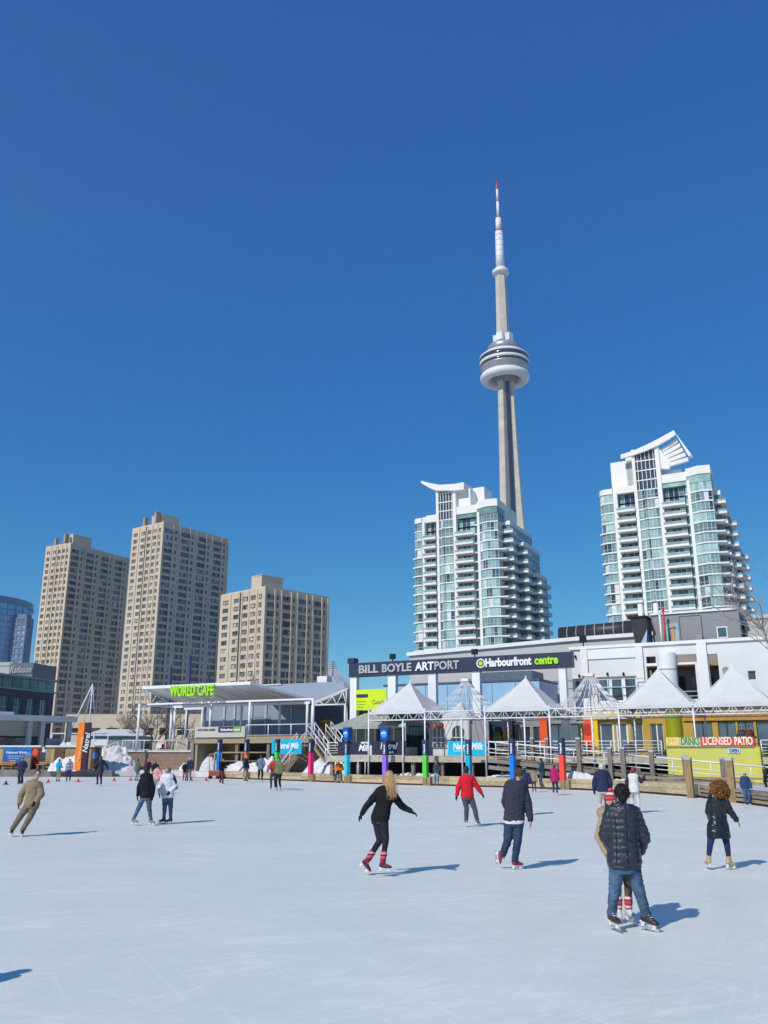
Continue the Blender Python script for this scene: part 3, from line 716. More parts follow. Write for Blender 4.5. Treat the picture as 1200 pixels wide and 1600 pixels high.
    for i in range(5): x = C0+(C1-C0)*(i+.5)/5; mb.box(x-.08, x+.08, .1, .25, Htop, zb_-.6, 1)
    z = Htop
    while z < zb_-1: mb.box(C0+.02, C1-.02, .0, .24, z, z+.3, 1); z += 1.45*2
    mb.build('crown_glazing', [M_cgd, M_cw], root)
    for (a, b, t0, t1, z0, z1) in roof['boxes']:
        mb = MB(K); mb.box(a, b, t0, t1, z0, z1); mb.build('penthouse', M_cw, root)
    for prof, t0, t1 in roof['fins']:
        mb = MB(K); mb.prism_t(prof, t0, t1); mb.build('roof_fin', M_cw, root)
    return root, S
KD = 250
oL = W(785, 972, KD); KL = Fr(oL.x, oL.y, -28)
pxL = [647,662,666,685,689,712,717,743,751,755,785]
HL = KL.on(755, 800, 0)[1]-1.0
def zr(K, px, py, t=0): return K.on(px, py, t)
bayL = zr(KL, 700, 765)[1]
SL = [KL.on(p, 972, 0)[0] for p in pxL]
def fin_left(K):
    P = [zr(K, x, y, 0) for x, y in ((660,757),(672,760),(690,763),(712,762),(727,759))]
    top = [zr(K, x, y, 0) for x, y in ((661,752.5),(672,756),(690,759),(712,757.5),(727,755))]
    bot = [zr(K, x, y, 0) for x, y in ((727,766),(712,768),(684,768),(672,763),(660,756))]
    return top+bot
roofL = {'bay': bayL, 'boxes': [(SL[5]+.8, SL[7]-1, 1.3, 7, HL, bayL-.3), (KL.on(735,780,6)[0], KL.on(757,780,6)[0], 6, 13, HL, KL.on(745,762,6)[1]), (SL[9]-.5, SL[10]-1, 7, 20, HL, HL+5), (SL[1], SL[4]+.2, 3, 12, HL, HL+3.2)],
         'fins': [(fin_left(KL)[::-1], -1.2, 6.5)]}
condo(KL, pxL, 972, HL, 'white and teal condominium tower standing in front of the concrete tower shaft', roofL)
# right hand tower
oR = W(1126, 885, 222); KR = Fr(oR.x, oR.y, -28)
pxR = [943,966,973,1001,1006,1039,1046,1079,1086,1091,1126]
SR = [KR.on(p, 885, 0)[0] for p in pxR]
HR = KR.on(1100, 748, 0)[1]-1.0
bayR = KR.on(1010, 700, 0)[1]
arcp = [KR.on(x, y, 0) for x, y in ((971,712),(990,706),(1010,697),(1030,687),(1046,678),(1054,674))]
arcb = [KR.on(x, y, 0) for x, y in ((1057,680),(1046,688),(1028,698),(1010,706),(990,713),(971,718))]
fins = [((arcp+arcb)[::-1], -1.0, -.2)]
for k in range(5):
    x0, y0, x1, y1 = 1033+k*2.6, 700+k*5.6, 1057+k*4.2, 684+k*7.4
    a = KR.on(x0, y0, 0); b = KR.on(x1, y1, 0); c_ = KR.on(x1+1.5, y1+5, 0); d_ = KR.on(x0+2, y0+5.2, 0)
    fins.append(([a, b, c_, d_][::-1], 0.5, 1.6))
a = KR.on(1054, 675, 0); b = KR.on(1060, 683, 0); c_ = KR.on(1081, 711, 0); d_ = KR.on(1076, 713, 0)
fins.append(([a, b, c_, d_][::-1], -.2, 2.2))
a = KR.on(1028, 696, 0); b = KR.on(1046, 724, 0); c_ = KR.on(1046, 732, 0); d_ = KR.on(1026, 732, 0)
fins.append(([a, b, c_, d_][::-1], .2, 1.4))
roofR = {'bay': bayR, 'boxes': [(KR.on(954,730,2)[0], KR.on(988,730,2)[0], 2, 10, HR, KR.on(965,722,2)[1]), (SR[5]+.5, SR[7]-.5, 4, 14, HR, HR+6), (SR[4]-3, SR[4]-.02, 2.0, 6, HR, bayR), (SR[8], SR[10]-1, 8, 20, HR, HR+4.2)],
         'fins': fins}
condo(KR, pxR, 885, HR, 'right hand white and teal condominium tower with louvred curved roof', roofR, fs=.72)
# white domed stadium roof
dX = W(462, 1050, 430).x; dH = W(462, 1004, 400).z-2; dR = 37.0
mb = MB(); mb.ell((dX, 430, 0), dR, dR, dH, n=60, k=30)
dm = tag(mb.build('stadium_dome', mat('white_membrane', (.72,.74,.76), .6, .05, .05), origin=(dX, 430, 0)), 'pale ribbed stadium dome behind the pavilion roof', 'dome')
mb = MB()
for k in range(48):
    A = 2*math.pi*k/48; pr = None
    for j in range(0, 15):
        th = math.pi/2*j/14
        P = Vector((dX+(dR+.1)*math.cos(th)*math.cos(A), 430+(dR+.1)*math.cos(th)*math.sin(A), (dH+.1)*math.sin(th)))
        if pr is not None: mb.beam(pr, P, .35, .35)
        pr = P
mb.build('rib', mat('dome_rib', (.45,.47,.5), .6), dm)
# ============================================================ middle distance
A = Fr(-1.1, 63, -28)
B = Fr(-23.9, 85, -28)
def on(K, px, py, t=0): return K.on(px, py, t)
def railing(name, label, K, pts, h=.95, step=1.6, rails=(1.0,), r=.03, rp=.035, m=None, group=None, cat='railing'):
    """pts: list of (s, t, z); posts every step, rails at fractions of h"""
    m = m or M_whitesteel
    root = thing(name, K(*pts[0]), label, cat, group)
    for (a, b) in zip(pts[:-1], pts[1:]):
        a = Vector(a); b = Vector(b); L = (b-a).length; n = max(1, int(round(L/step)))
        for i in range(n+1):
            p = a+(b-a)*i/n; mb = MB(K); mb.tube(p, p+UP*h, rp, n=6); mb.build('post', m, root)
        for f in rails:
            mb = MB(K); mb.tube(a+UP*h*f, b+UP*h*f, r if f > .95 else r*.55, n=6); mb.build('rail', m, root)
    return root
# ---------------------------------------------------------- deck of the arts building
dk = thing('raised_deck', A(5, 0, .5), 'long raised timber deck carrying the row of white peaked tents', 'deck')
S0, S1, DZ = -3.6, 30.0, 1.9
rnd = random.Random(3)
mb = MB(A)
for i in range(15): mb.box(S0, S1, .3+i*.5, .3+i*.5+.485, DZ-.12, DZ-rnd.uniform(0, .006), i % 2)
mb.build('deck_floor', [M_timber, M_timber_grey], dk)
mb = MB(A)
x = S0
while x < S1: mb.box(x+.01, min(S1, x+4.4), .12, .29, DZ-.42, DZ-.01); x += 4.42
mb.build('fascia', mat('deck_fascia', (.46,.42,.34), .8, .2, 3, .2, stretch=(1,1,5)), dk)
for i in range(16):
    s = S0+.2+i*2.2
    mb = MB(A); mb.box(s, s+.24, .35, .6, .48, DZ-.13); mb.build('deck_post', M_post, dk)
mb = MB(A); mb.box(S0, S1, 3.2, 3.4, .45, DZ-.13); mb.build('underdeck_shade', M_dark, dk)  # dark sheet standing in for the shade under the open deck
mb = MB(A)
for i in range(60): mb.box(S0+i*.55, S0+i*.55+.12, .4, 3.1, DZ-.36, DZ-.13)
mb.build('joist', M_post, dk)
# railing of the deck (white top rail with horizontal wires)
for a, b, lab in ((S0, .0, 'white deck railing left of the first peaked tent, above the navy banners'), (6.05, 8.9, 'short white deck railing between the navy and the cyan banners'), (9.5, 20.3, 'long white deck railing above the ramp, before the orange and yellow walls'), (25.8, 30, 'white deck railing right of the licensed patio banner')):
    railing('deck_railing', lab, A, [(a+.05, .2, DZ), (b-.05, .2, DZ)], .92, 1.55, (1.0, .2, .38, .56, .76), .035, .035, group='railings of the raised deck')
# ---------------------------------------------------------- peaked tents and bare frames
M_canvas = mat('white_canvas', (.60,.61,.61), .7, .06, .7, .15)
MOD = 4.46
def tent_bay(i, covered, label, group):
    s0 = MOD*i; s1 = s0+MOD; zt, zb_ = 4.86, 4.33; zp = 7.1 if i < 4 else 7.35
    root = thing('peaked_tent' if covered else 'tent_frame', A(s0+MOD/2, 2.2, DZ), label, 'tent' if covered else 'tent frame', group)
    c = (s0+MOD/2, MOD/2, zp)
    for (a, b) in (((s0, 0), (s1, 0)), ((s1, 0), (s1, MOD)), ((s1, MOD), (s0, MOD)), ((s0, MOD), (s0, 0))):
        A0 = Vector((a[0], a[1], 0)); B0 = Vector((b[0], b[1], 0)); d = (B0-A0)
        e = d.normalized()*.03; A1 = A0+e; B1 = B0-e
        mb = MB(A)
        mb.tube(A1+UP*zt, B1+UP*zt, .045, n=6); mb.tube(A1+UP*zb_, B1+UP*zb_, .045, n=6)
        n = 5
        for k in range(n):
            p = A0+d*(k+.02)/n; q = A0+d*(k+.5)/n; r = A0+d*(k+.98)/n
            mb.tube(p+UP*zb_, q+UP*zt, .025, n=5); mb.tube(q+UP*zt, r+UP*zb_, .025, n=5); mb.tube(A0+d*(k+.5)/n+UP*zb_, A0+d*(k+.5)/n+UP*zt, .02, n=5)
        mb.build('truss', M_whitesteel, root)
    ps = [(s0, 0, .55), (s0, MOD, DZ)]+([(s1, 0, .55), (s1, MOD, DZ)] if i == 5 else [])
    if i < 4: ps.append((s0+2.75, 0, .55))
    for (x, t, z) in ps:
        mb = MB(A); mb.tube((x, t, z), (x, t, zb_-.05 if x not in (s0, s1) else zt+.25), .055, n=8); mb.build('post', M_whitesteel, root)
    if covered:
        mb = MB(A); N = 14
        cs = [(s0-.06, -.06), (s1+.06, -.06), (s1+.06, MOD+.06), (s0-.06, MOD+.06)]
        for q in range(4):
            (x0, y0), (x1, y1) = cs[q], cs[(q+1) % 4]; grid = {}
            for u in range(N+1):
                for v in range(N+1):
                    f = u/N; ex = x0+(x1-x0)*v/N; ey = y0+(y1-y0)*v/N
                    hgt = (1-f)**1.22  # slight sag towards the eave
                    sag = -.10*math.sin(math.pi*v/N)*f*f
                    x = c[0]+(ex-c[0])*f; y = c[1]+(ey-c[1])*f
                    z = zt+.02+(zp-zt)*hgt+sag*(1-f)*2+.03*noise.noise(Vector((x*1.3, y*1.3, i)))*min(1, f*3)
                    grid[u, v] = mb.V((x, y, z))
            for u in range(N):
                for v in range(N): mb.F([grid[u, v], grid[u+1, v], grid[u+1, v+1], grid[u, v+1]], 0, True)
            # valance
            mb.F([mb.V((x0, y0, zt+.02)), mb.V((x0, y0, zt-.12)), mb.V((x1, y1, zt-.12)), mb.V((x1, y1, zt+.02))])
        mb.build('canopy', M_canvas, root)
        mb = MB(A); mb.tube((c[0], c[1], zt), (c[0], c[1], zp+.12), .05, n=8); mb.build('mast', M_whitesteel, root)
        for q in cs:
            mb = MB(A); mb.tube((q[0]*.985+c[0]*.015, q[1]*.985+c[1]*.015, zt-.03), (c[0], c[1], zp-.12), .03, n=5); mb.build('hip_rafter', M_whitesteel, root)
    else:
        mb = MB(A); mb.tube((c[0], c[1], zp-1.3), (c[0], c[1], zp+.1), .07, n=8); mb.lathe(*A(c[0], c[1], 0).xy, [(.05, zp-.25), (.32, zp-.2), (.32, zp+.0), (.05, zp+.05)], 12) if False else None
        mb.cbox((c[0], c[1], zp), (.28, .28, .09)); mb.build('mast', M_whitesteel, root)
        for q in range(4):
            cs = [(s0, 0), (s1, 0), (s1, MOD), (s0, MOD)]
            (x0, y0), (x1, y1) = cs[q], cs[(q+1) % 4]
            for v in range(7):
                f = v/7; ex = x0+(x1-x0)*f; ey = y0+(y1-y0)*f
                top = Vector((c[0]+(ex-c[0])*.06, c[1]+(ey-c[1])*.06, zp)); e0 = Vector((ex, ey, zt)); pr = top
                mb = MB(A)
                for k in range(1, 7):
                    g = k/6; P = top.lerp(e0, g); P.z -= .35*math.sin(math.pi*g)
                    mb.tube(pr, P, .021, n=5); pr = P
                mb.build('rafter', M_whitesteel, root)
    return root
covered = [True, False, True, False, True, True]
labs = ['white peaked canvas tent left of the bare pole frame, the leftmost of the four', 'bare white pole frame without canvas between the first and second tent, before the blue wall',
        'white peaked canvas tent standing between the two bare pole frames', 'bare white pole frame without canvas below the big upper windows',
        'white peaked canvas tent in front of the white round vent cylinder', 'white peaked canvas tent at the right edge above the licensed patio banner']
for i in range(6): tent_bay(i, covered[i], labs[i], 'white peaked tents' if covered[i] else 'bare tent frames')
# ---------------------------------------------------------- banners on the railing
def banner(label, K, pa, pb, t, m, th=.03, name='banner', cat='banner'):
    (s0, z1), (s1, z0) = K.on(*pa, t), K.on(*pb, t)
    root = thing(name, K((s0+s1)/2, t, z0), label, cat)
    mb = MB(K); mb.box(s0, s1, t-th/2, t+th/2, z0, z1); mb.build('sheet', m, root)
    return root, s0, s1, z0, z1
M_cyan = mat('cyan_vinyl', rgb(0,178,215), .45, .06, 1); M_nb = mat('navy_vinyl', (.02,.022,.055), .5, .1, 1)
r_, a, b, z0, z1 = banner('long navy banner with white milk lettering left of the purple rink post', A, (528,1159), (576,1179.5), .1, M_nb)
text(r_, 'lettering', 'Milk', A(a+1.75, .07, z0+.28), u3(A), UP, .62, M_txtw, .01, 1.1, .015, shear=.3)
text(r_, 'small_lettering', 'natrel', A(a+1.95, .07, z0+.78), u3(A), UP, .24, M_txtw, .01, .6, .008)
r_, a, b, z0, z1 = banner('navy banner with white brand lettering behind the purple rink post', A, (581,1158), (634,1180), .1, M_nb)
text(r_, 'lettering', 'Natrel', A(a+.72, .07, z0+.42), u3(A), UP, .62, M_txtw, .01, 1.35, .015, shear=.25)
text(r_, 'small_lettering', 'Milk', A(a+1.45, .07, z0+.14), u3(A), UP, .2, M_txtw, .01, .35, .006)
r_, a, b, z0, z1 = banner('bright cyan banner with white milk lettering on the deck beside the white marquee', A, (700,1158), (760,1180.5), .1, M_cyan)
text(r_, 'lettering', 'Natrel Milk', A(a+.38, .07, z0+.4), u3(A), UP, .58, M_txtw, .01, (b-a)*.8, .02, shear=.2)
mb = MB(A); mb.box(a+.4, a+1.5, .06, .08, z0+.27, z0+.31); mb.build('underline', M_txtw, r_)
# cyan banner beyond the left stairs
C2 = Fr(-9.6, 74.0, -28)
r_, a, b, z0, z1 = banner('bright cyan milk banner behind the green rink post and the left stair', C2, (425,1156), (471,1178), 0, M_cyan)
text(r_, 'lettering', 'Natrel Milk', C2(a+.55, -.03, z0+.45), u3(C2), UP, .62, M_txtw, .01, (b-a)*.74, .02, shear=.2)
# ---------------------------------------------------------- ramp with timber posts
rp = thing('timber_ramp', A(15, -1.5, .5), 'weathered timber ramp running down to the right in front of the deck', 'ramp')
def rz(s): return 1.86-.0915*(s-9.7) if s < 19 else 1.01-.085*(s-19)
mb = MB(A)
s = 9.7
while s < 27.5:
    e = min(27.5, s+.3); z = rz(s); mb.box(s, e-.02, -1.5, -.02, z-.07, z, rnd.randrange(2)); s = e
mb.build('walking_boards', [M_timber, M_timber_grey], rp)
mb = MB(A)
for (a, b) in ((9.7, 14.3), (14.32, 19), (19.02, 23), (23.02, 27.5)):
    for t in (-1.61, .0):
        for dz in (0, -.42):
            mb.prism_t([(a, rz(a)-.1+dz-.24), (b-.02, rz(b)-.1+dz-.24), (b-.02, rz(b)-.1+dz), (a, rz(a)-.1+dz)], t, t+.1)
mb.build('side_beam', M_timber_grey, rp)
railing('ramp_handrail', 'pale handrail sloping down to the right along the timber ramp', A, [(9.7, -1.48, rz(9.7)), (19, -1.48, rz(19)), (27.4, -1.48, rz(27.4))], .95, 1.9, (1.0, .55, .3), .055, .03, M_whitesteel)
M_cap = mat('galvanised_cap', (.5,.52,.55), .4, metal=.5)
def tpost(K, s, t, z0, z1, w_, m, label, group='timber posts along the ramp'):
    root = thing('timber_post', K(s, t, z0), label, 'post', group)
    mb = MB(K); mb.box(s-w_/2, s+w_/2, t-w_/2, t+w_/2, z0, z1-.12); mb.build('shaft', m, root)
    mb = MB(K); mb.box(s-w_/2-.012, s+w_/2+.012, t-w_/2-.012, t+w_/2+.012, z1-.12, z1); mb.build('cap', M_cap, root)
    return root
plab = ['slim weathered ramp post left of the red rink post, below the grey doors', 'weathered ramp post just left of the red rink post, below the orange pillar', 'weathered ramp post right of the red rink post, below the yellow column', 'weathered ramp post left of the two posts standing close together', 'weathered ramp post near the white glass doors, right of a close pair', 'weathered ramp post beside the left end of the yellow patio wall', 'grey post in front of the yellow patio wall beside the left honey coloured post', 'grey post in front of the yellow wall beside the right honey coloured post']
for (px, yt, t, w_), lab in zip([(831,1152,.05,.2), (854,1153,.05,.2), (903,1152,-1.75,.24), (952,1167,-1.75,.24), (972,1167,-1.9,.27), (1017,1172,-1.8,.24), (1069,1180,-1.85,.26), (1128,1183,-1.85,.27)], plab):
    s, z = A.on(px, yt, t); tpost(A, s, t, .45, z, w_, M_post, lab)
for px, yb, yt, lab in ((1080,1247,1183,'tall honey coloured timber post on the rink edge behind the curly haired skater, left one'), (1146,1254,1184,'tall honey coloured timber post on the rink edge left of the child in blue')):
    g = G(px, yb); K = Fr(g.x, g.y, -35); tpost(K, 0, 0, 0, W(px, yt, g.y).z, .3, M_postb, lab, 'honey coloured rink edge posts')
# stepped plank seating beside the ramp
M_pl = [M_timber, M_timber_grey]
for k, (t, z, lab) in enumerate(((-3.3, .72, 'upper weathered plank bench between the ramp and the ice'), (-4.4, .5, 'lower weathered plank bench between the ramp and the ice'))):
    root = thing('plank_bench', A(22, t, .4), lab, 'bench')
    mb = MB(A)
    for j in range(3): mb.box(19.0+k*.6, 26.8, t+j*.3, t+j*.3+.27, z, z+.09, j % 2)
    mb.build('seat', M_pl, root)
    for s in (19.4, 21.8, 24.2, 26.4):
        mb = MB(A); mb.box(s+k*.6, s+.3+k*.6, t+.05, t+.8, .3, z-.003); mb.build('support', M_post, root)
# ---------------------------------------------------------- yellow patio wall
M_yel = mat('yellow_green_paint', (.60,.60,.13), .6, .07, .6)
(sa, zt), (sb, _) = A.on(1040,1153), A.on(1186,1156); zm = A.on(1100,1168)[1]
pw = thing('patio_wall', A(sa, .1, .5), 'bright yellow green patio wall below the licensed patio banner', 'wall')
mb = MB(A); poly_ = [(sa, rz(sa)-.32), (sb, .35), (sb, zm), (sa, zm)]
mb.prism_t(poly_, -.06, .10); mb.build('panel', M_yel, pw)
mb = MB(A); mb.box(sb-.25, sb, -.2, 4, .4, zm+.0); mb.build('end_return', mat('yellow_end', (.62,.6,.06), .6), pw)
mb = MB(A); mb.box(sa, sb, -.12, .16, zm+.003, zm+.06); mb.build('coping', M_timber, pw)
pb = thing('patio_banner', A(sa, 0, zm), 'red, yellow and green banner reading FOOD DRINKS LICENSED PATIO', 'banner')
fr_ = [(0,.155,(225,190,60)), (.155,.215,(225,215,150)), (.215,.37,(120,185,150)), (.37,.44,(40,140,90)), (.44,1,(215,60,45))]
zt2 = zt+.02; LW = A.on(1178,1155)[0]-sa
for f0, f1, c in [(0,.17,(222,196,70)), (.172,.40,(205,215,170)), (.402,1,(214,74,58))]:
    mb = MB(A); mb.box(sa+LW*f0, sa+LW*f1, -.03, .0, zm+.08, zt2); mb.build('sheet', mat('banner_colour', rgb(*c), .6), pb)
up_l = A.u
for wd, f0, f1, c in (('FOOD', .012, .155, (240,225,170)), ('DRINKS', .18, .392, (70,140,90)), ('LICENSED', .43, .755, (245,230,205)), ('PATIO', .785, .985, (250,240,220))):
    text(pb, 'lettering', wd, A(sa+LW*f0, -.045, zm+.16), u3(A), UP, .62, mat('banner_ink', rgb(*c), .6), .01, LW*(f1-f0), .018)
r_, a, b, z0, z1 = banner('small white and blue OPEN board on the yellow patio wall', A, (1137,1169), (1157,1177), -.1, mat('pale_board', (.6,.68,.75), .5), name='open_sign', cat='sign')
text(r_, 'lettering', 'OPEN', A(a+.07, -.12, z0+.05), u3(A), UP, .26, mat('blue_ink', rgb(30,90,180), .5), .008, (b-a)*.8, .012)
# ---------------------------------------------------------- white arts building
TF = 7.5
ab = thing('arts_building', A(20, TF, DZ), 'white two storey arts building with yellow ground floor and big upper windows', 'building')
def rect(px0, py0, px1, py1, t):
    s0, z1 = A.on(px0, py0, t); s1, z0 = A.on(px1, py1, t); return (s0, s1, z0, z1)
sW0 = A.on(893,1040,TF)[0]; sW1 = 31.5; zTop = A.on(1000,1010,TF)[1]; zMid = 4.75
hsU = [rect(898,1061,906,1080,TF), rect(932,1058,997,1096,TF), rect(1009,1026,1025,1036,TF), rect(1057,1023,1089,1034,TF), rect(1010,1042,1091,1092,TF), rect(1106,1022,1126,1072,TF), rect(1168,1048,1182,1062,TF)]
mb = MB(A); mb.holes(sW0, sW1, zMid, zTop, TF, TF+.35, hsU)
mb.box(sW1-.35, sW1-.002, TF+.352, TF+14, 0, zTop-.003); mb.box(sW0, sW0+.35, TF+.352, TF+14, zMid, zTop-.003)
mb.build('upper_wall', mat('white_stucco', (.70,.71,.72), .7, .05, .3), ab)
mb = MB(A); mb.box(sW0-.1, sW1, TF-.16, TF+.2, zTop, zTop+.22)
mb.build('cornice', M_white, ab)
# relief piers and band standing proud of the wall
for px0, px1 in ((908,918), (994,1005), (1091,1106)):
    a = A.on(px0,1040,TF-.2)[0]; b = A.on(px1,1040,TF-.2)[0]; mb = MB(A); mb.box(a, b, TF-.2, TF-.003, zMid, zTop-.02); mb.build('pier', M_white, ab)
mb = MB(A); a = A.on(918,1033,TF)[0]; b = A.on(994,1033,TF)[0]; mb.box(a+.01, b-.01, TF-.1, TF-.003, zTop-.75, zTop-.03); mb.build('wall_panel', M_white, ab)
# windows behind the openings
def glazed(h, nx, nz=1, t=TF+.16, m=None, par=None, fw=.07, mf=None, name='window'):
    a, b, z0, z1 = h
    mb = MB(A)
    for i in range(nx+1): x = a+(b-a)*i/nx; mb.box(max(a, x-fw/2), min(b, x+fw/2), t, t+.1, z0, z1)
    for j in range(nz+1): z = z0+(z1-z0)*j/nz; mb.box(a, b, t+.003, t+.097, max(z0, z-fw/2), min(z1, z+fw/2))
    w_ = mb.build(name, mf or M_white, par or ab)
    mb = MB(A); mb.box(a, b, t+.04, t+.06, z0, z1); mb.build('pane', m or M_glassd, w_)
    return w_
M_gl2 = mat('reflecting_glass', (.08,.13,.17), .1, .4, .25, spec=.9)
glazed(hsU[0], 1); glazed(hsU[1], 3, 1, m=M_gl2, fw=.22); glazed(hsU[6], 1, m=M_gl2)
# recess rooms behind the open loggias
mb = MB(A); mb.box(hsU[2][0]-.3, hsU[5][1]+.5, TF+2.6, TF+2.8, zMid, zTop-.1); mb.build('loggia_wall', mat('loggia_wall', (.33,.29,.27), .8, .1, .5), ab)
mb = MB(A); mb.box(hsU[4][0]-.2, hsU[5][1]+.4, TF+.36, TF+2.59, hsU[4][3]-.06, hsU[4][3]+.02); mb.build('loggia_ceiling', mat('orange_brown_ceiling', (.40,.20,.09), .6, .15, 1), ab)
for px0, px1 in ((1060,1072), (1080,1093), (1110,1116)):
    h = rect(px0, 1057, px1, 1085, TF+2.4); mb = MB(A); mb.box(h[0], h[1], TF+2.5, TF+2.59, h[2], h[3]); mb.build('loggia_door', M_glassd, ab)
h = hsU[4]; mb = MB(A); mb.box(h[0], h[1], TF-.1, TF+.2, h[3]+.04, hsU[3][2]-.05); mb.build('balcony_band', M_white, ab)
mb = MB(A)
for zf in (.0, .35, .7): mb.tube((h[0], TF+.1, 5.55+zf*.9), (h[1], TF+.1, 5.55+zf*.9), .03, n=6)
mb.build('balcony_rail', M_whitesteel, ab)
mb = MB(A)
for zf in (.0, .55): mb.tube((A.on(860,1080,TF-.5)[0], TF-.5, 6.6+zf), (hsU[1][1]+.6, TF-.5, 6.6+zf), .03, n=6)
for k in range(7): x = A.on(865,1080,TF-.5)[0]+k*1.0; mb.tube((x, TF-.5, 5.9), (x, TF-.5, 7.15), .03, n=6)
mb.build('balcony_rail', M_whitesteel, ab)
# white cylinder
a = A.on(1026,1040,TF-.6); b = A.on(1056,1040,TF-.6)
mb = MB(A); cx_, rr = (a[0]+b[0])/2, (b[0]-a[0])/2
zc0, zc1 = A.on(1040,1074,TF-.6)[1], A.on(1040,1020,TF-.6)[1]
mb.prism([(cx_+rr*math.cos(R(k*12)), TF-.3+rr*math.sin(R(k*12))) for k in range(30)], zc0, zc1)
o = mb.build('round_tower', M_white, ab)
mb = MB(A); mb.prism([(cx_+(rr+.03)*math.cos(R(k*12)), TF-.3+(rr+.03)*math.sin(R(k*12))) for k in range(30)], zc0+1.2, zc0+1.25); mb.build('seam', M_concrete, o)
for px, py in ((899,1026), (905,1056), (949,1053), (974,1053), (974,1053)):
    s, z = A.on(px, py, TF-.1); mb = MB(A); mb.box(s-.05, s+.05, TF-.2, TF-.003, z-.12, z+.1); mb.build('wall_lamp', M_dark, ab)
s, z = A.on(1134,1048,TF-.1); mb = MB(A); mb.prism_t([(s+.22*math.cos(R(-k*30)), z+.28*math.sin(R(-k*30))) for k in range(12)], TF-.12, TF-.003); mb.build('vent', M_concrete, ab)
# ground floor
M_or = mat('orange_paint', rgb(235,92,35), .6, .06, .8); M_y2 = mat('yellow_paint', rgb(238,196,30), .6, .06, .8); M_ch = mat('chartreuse_paint', rgb(150,160,20), .6, .08, .6)
M_grw = mat('grey_wall_panel', (.30,.30,.33), .7, .08, .5); M_ty = mat('ochre_wall', (.50,.34,.06), .7, .1, .5)
def gpan(name, px0, px1, y0, y1, t, m, th=.15):
    s0, z1 = A.on(px0, (y0+y1)/2, t); s1, _ = A.on(px1, (y0+y1)/2, t)
    pm = (px0+px1)/2; z1 = A.on(pm, y0, t)[1]; z0 = DZ if y1 is None else max(DZ, A.on(pm, y1, t)[1])
    mb = MB(A); mb.box(s0, s1, t, t+th, z0, z1); return mb.build(name, m, ab), (s0, s1, z0, z1)
s0 = A.on(800,1140,TF)[0]
gl = lambda a, b, z0, z1, nx, **k: glazed((A.on(a,1140,TF)[0], A.on(b,1140,TF)[0], z0, z1), nx, t=TF+.1, **k)
S_ = lambda px: A.on(px, 1140, TF)[0]
zs = 4.7
mb = MB(A); mb.holes(S_(760), S_(905), DZ, zs, TF, TF+.3, [(S_(815), S_(828), DZ, 3.95), (S_(833), S_(843), DZ, 3.95), (S_(856), S_(904), 2.2, 4.15)]); mb.build('grey_ground_wall', M_grw, ab)
gl(815, 828, DZ+.05, 3.95, 1, name='door', mf=M_grw); gl(833, 843, DZ+.05, 3.95, 1, name='door', mf=M_grw); gl(856, 904, 2.2, 4.15, 3, mf=M_navy, m=M_gl2)
for nm, a, b, m, t in (('orange_pillar', 843, 855, M_or, TF-.3), ('brown_pillar', 800, 805, M_ty, TF-.2), ('yellow_pillar', 905.5, 911, M_y2, TF-.3), ('orange_pillar', 911.5, 925, M_or, TF-.35), ('yellow_panel', 925.5, 934, M_y2, TF-.3)):
    x0 = A.on(a,1140,t)[0]; x1 = A.on(b,1140,t)[0]; mb = MB(A); mb.box(x0, x1, t, TF-.003, DZ, zs-.05); mb.build(nm, m, ab)
s, z = A.on(918,1140,TF-.4); mb = MB(A); mb.prism_t([(s+.4*math.cos(R(-k*20)), z+.4*math.sin(R(-k*20))) for k in range(18)], TF-.38, TF-.352); mb.build('round_emblem', mat('red_emblem', rgb(190,50,40), .6), ab)
mb = MB(A); mb.box(S_(905), S_(1003), TF-.42, TF-.05, 4.42, 4.72); mb.build('yellow_lintel', M_y2, ab)
mb = MB(A); mb.holes(S_(934), S_(1041), DZ, zs, TF, TF+.3, [(S_(936), S_(959), DZ, 4.2), (S_(962), S_(981), DZ, 4.2), (S_(986), S_(1004), 2.3, 4.2), (S_(1016), S_(1036), DZ, 4.05)]); mb.build('ochre_ground_wall', M_ty, ab)
for a, b, z0, z1, nx, nm in ((936, 959, DZ+.02, 4.2, 1, 'door'), (962, 981, DZ+.02, 4.2, 1, 'door'), (986, 1004, 2.3, 4.2, 1, 'window'), (1016, 1036, DZ+.02, 4.05, 2, 'door')):
    gl(a, b, z0, z1, nx, name=nm, m=M_gl2, fw=.26 if nx == 1 and nm == 'door' else .08)
x0, x1 = S_(1041), S_(1067); mb = MB(A); cx_ = (x0+x1)/2; rr = (x1-x0)/2
mb.prism([(cx_+rr*math.cos(R(k*15)), TF+.1+rr*math.sin(R(k*15))) for k in range(24)], DZ, 5.6); mb.build('chartreuse_column', M_ch, ab)
mb = MB(A); mb.holes(S_(1041), sW1, DZ, zs, TF+.05, TF+.35, [(S_(1083), S_(1113), 2.2, 4.15), (S_(1122), S_(1150), 2.2, 4.15), (S_(1153), S_(1178), 2.2, 4.15), (S_(1182), sW1-.3, 2.2, 4.15)]); mb.build('ochre_ground_wall', M_ty, ab)
for a, b in ((1083,1113), (1122,1150), (1153,1178)): gl(a, b, 2.2, 4.15, 2, m=M_gl2, mf=M_navy)
glazed((S_(1182), sW1-.3, 2.2, 4.15), 2, t=TF+.15, m=M_gl2, mf=M_navy)
mb = MB(A); mb.box(sW0+.4, sW1-.4, TF+2.85, TF+13, DZ, zTop-.15); mb.build('inner_core', M_dark, ab)
mb = MB(A); mb.box(S_(640), sW0+.39, TF+1.5, TF+13, DZ, zs+.2); mb.build('inner_core', M_dark, ab)
# orange strip above the yellow ground floor
mb = MB(A); mb.box(S_(1069), sW1, TF-.1, TF+.04, 4.2, 4.72); mb.build('orange_lintel', mat('amber_paint', (.55,.27,.03), .6), ab)
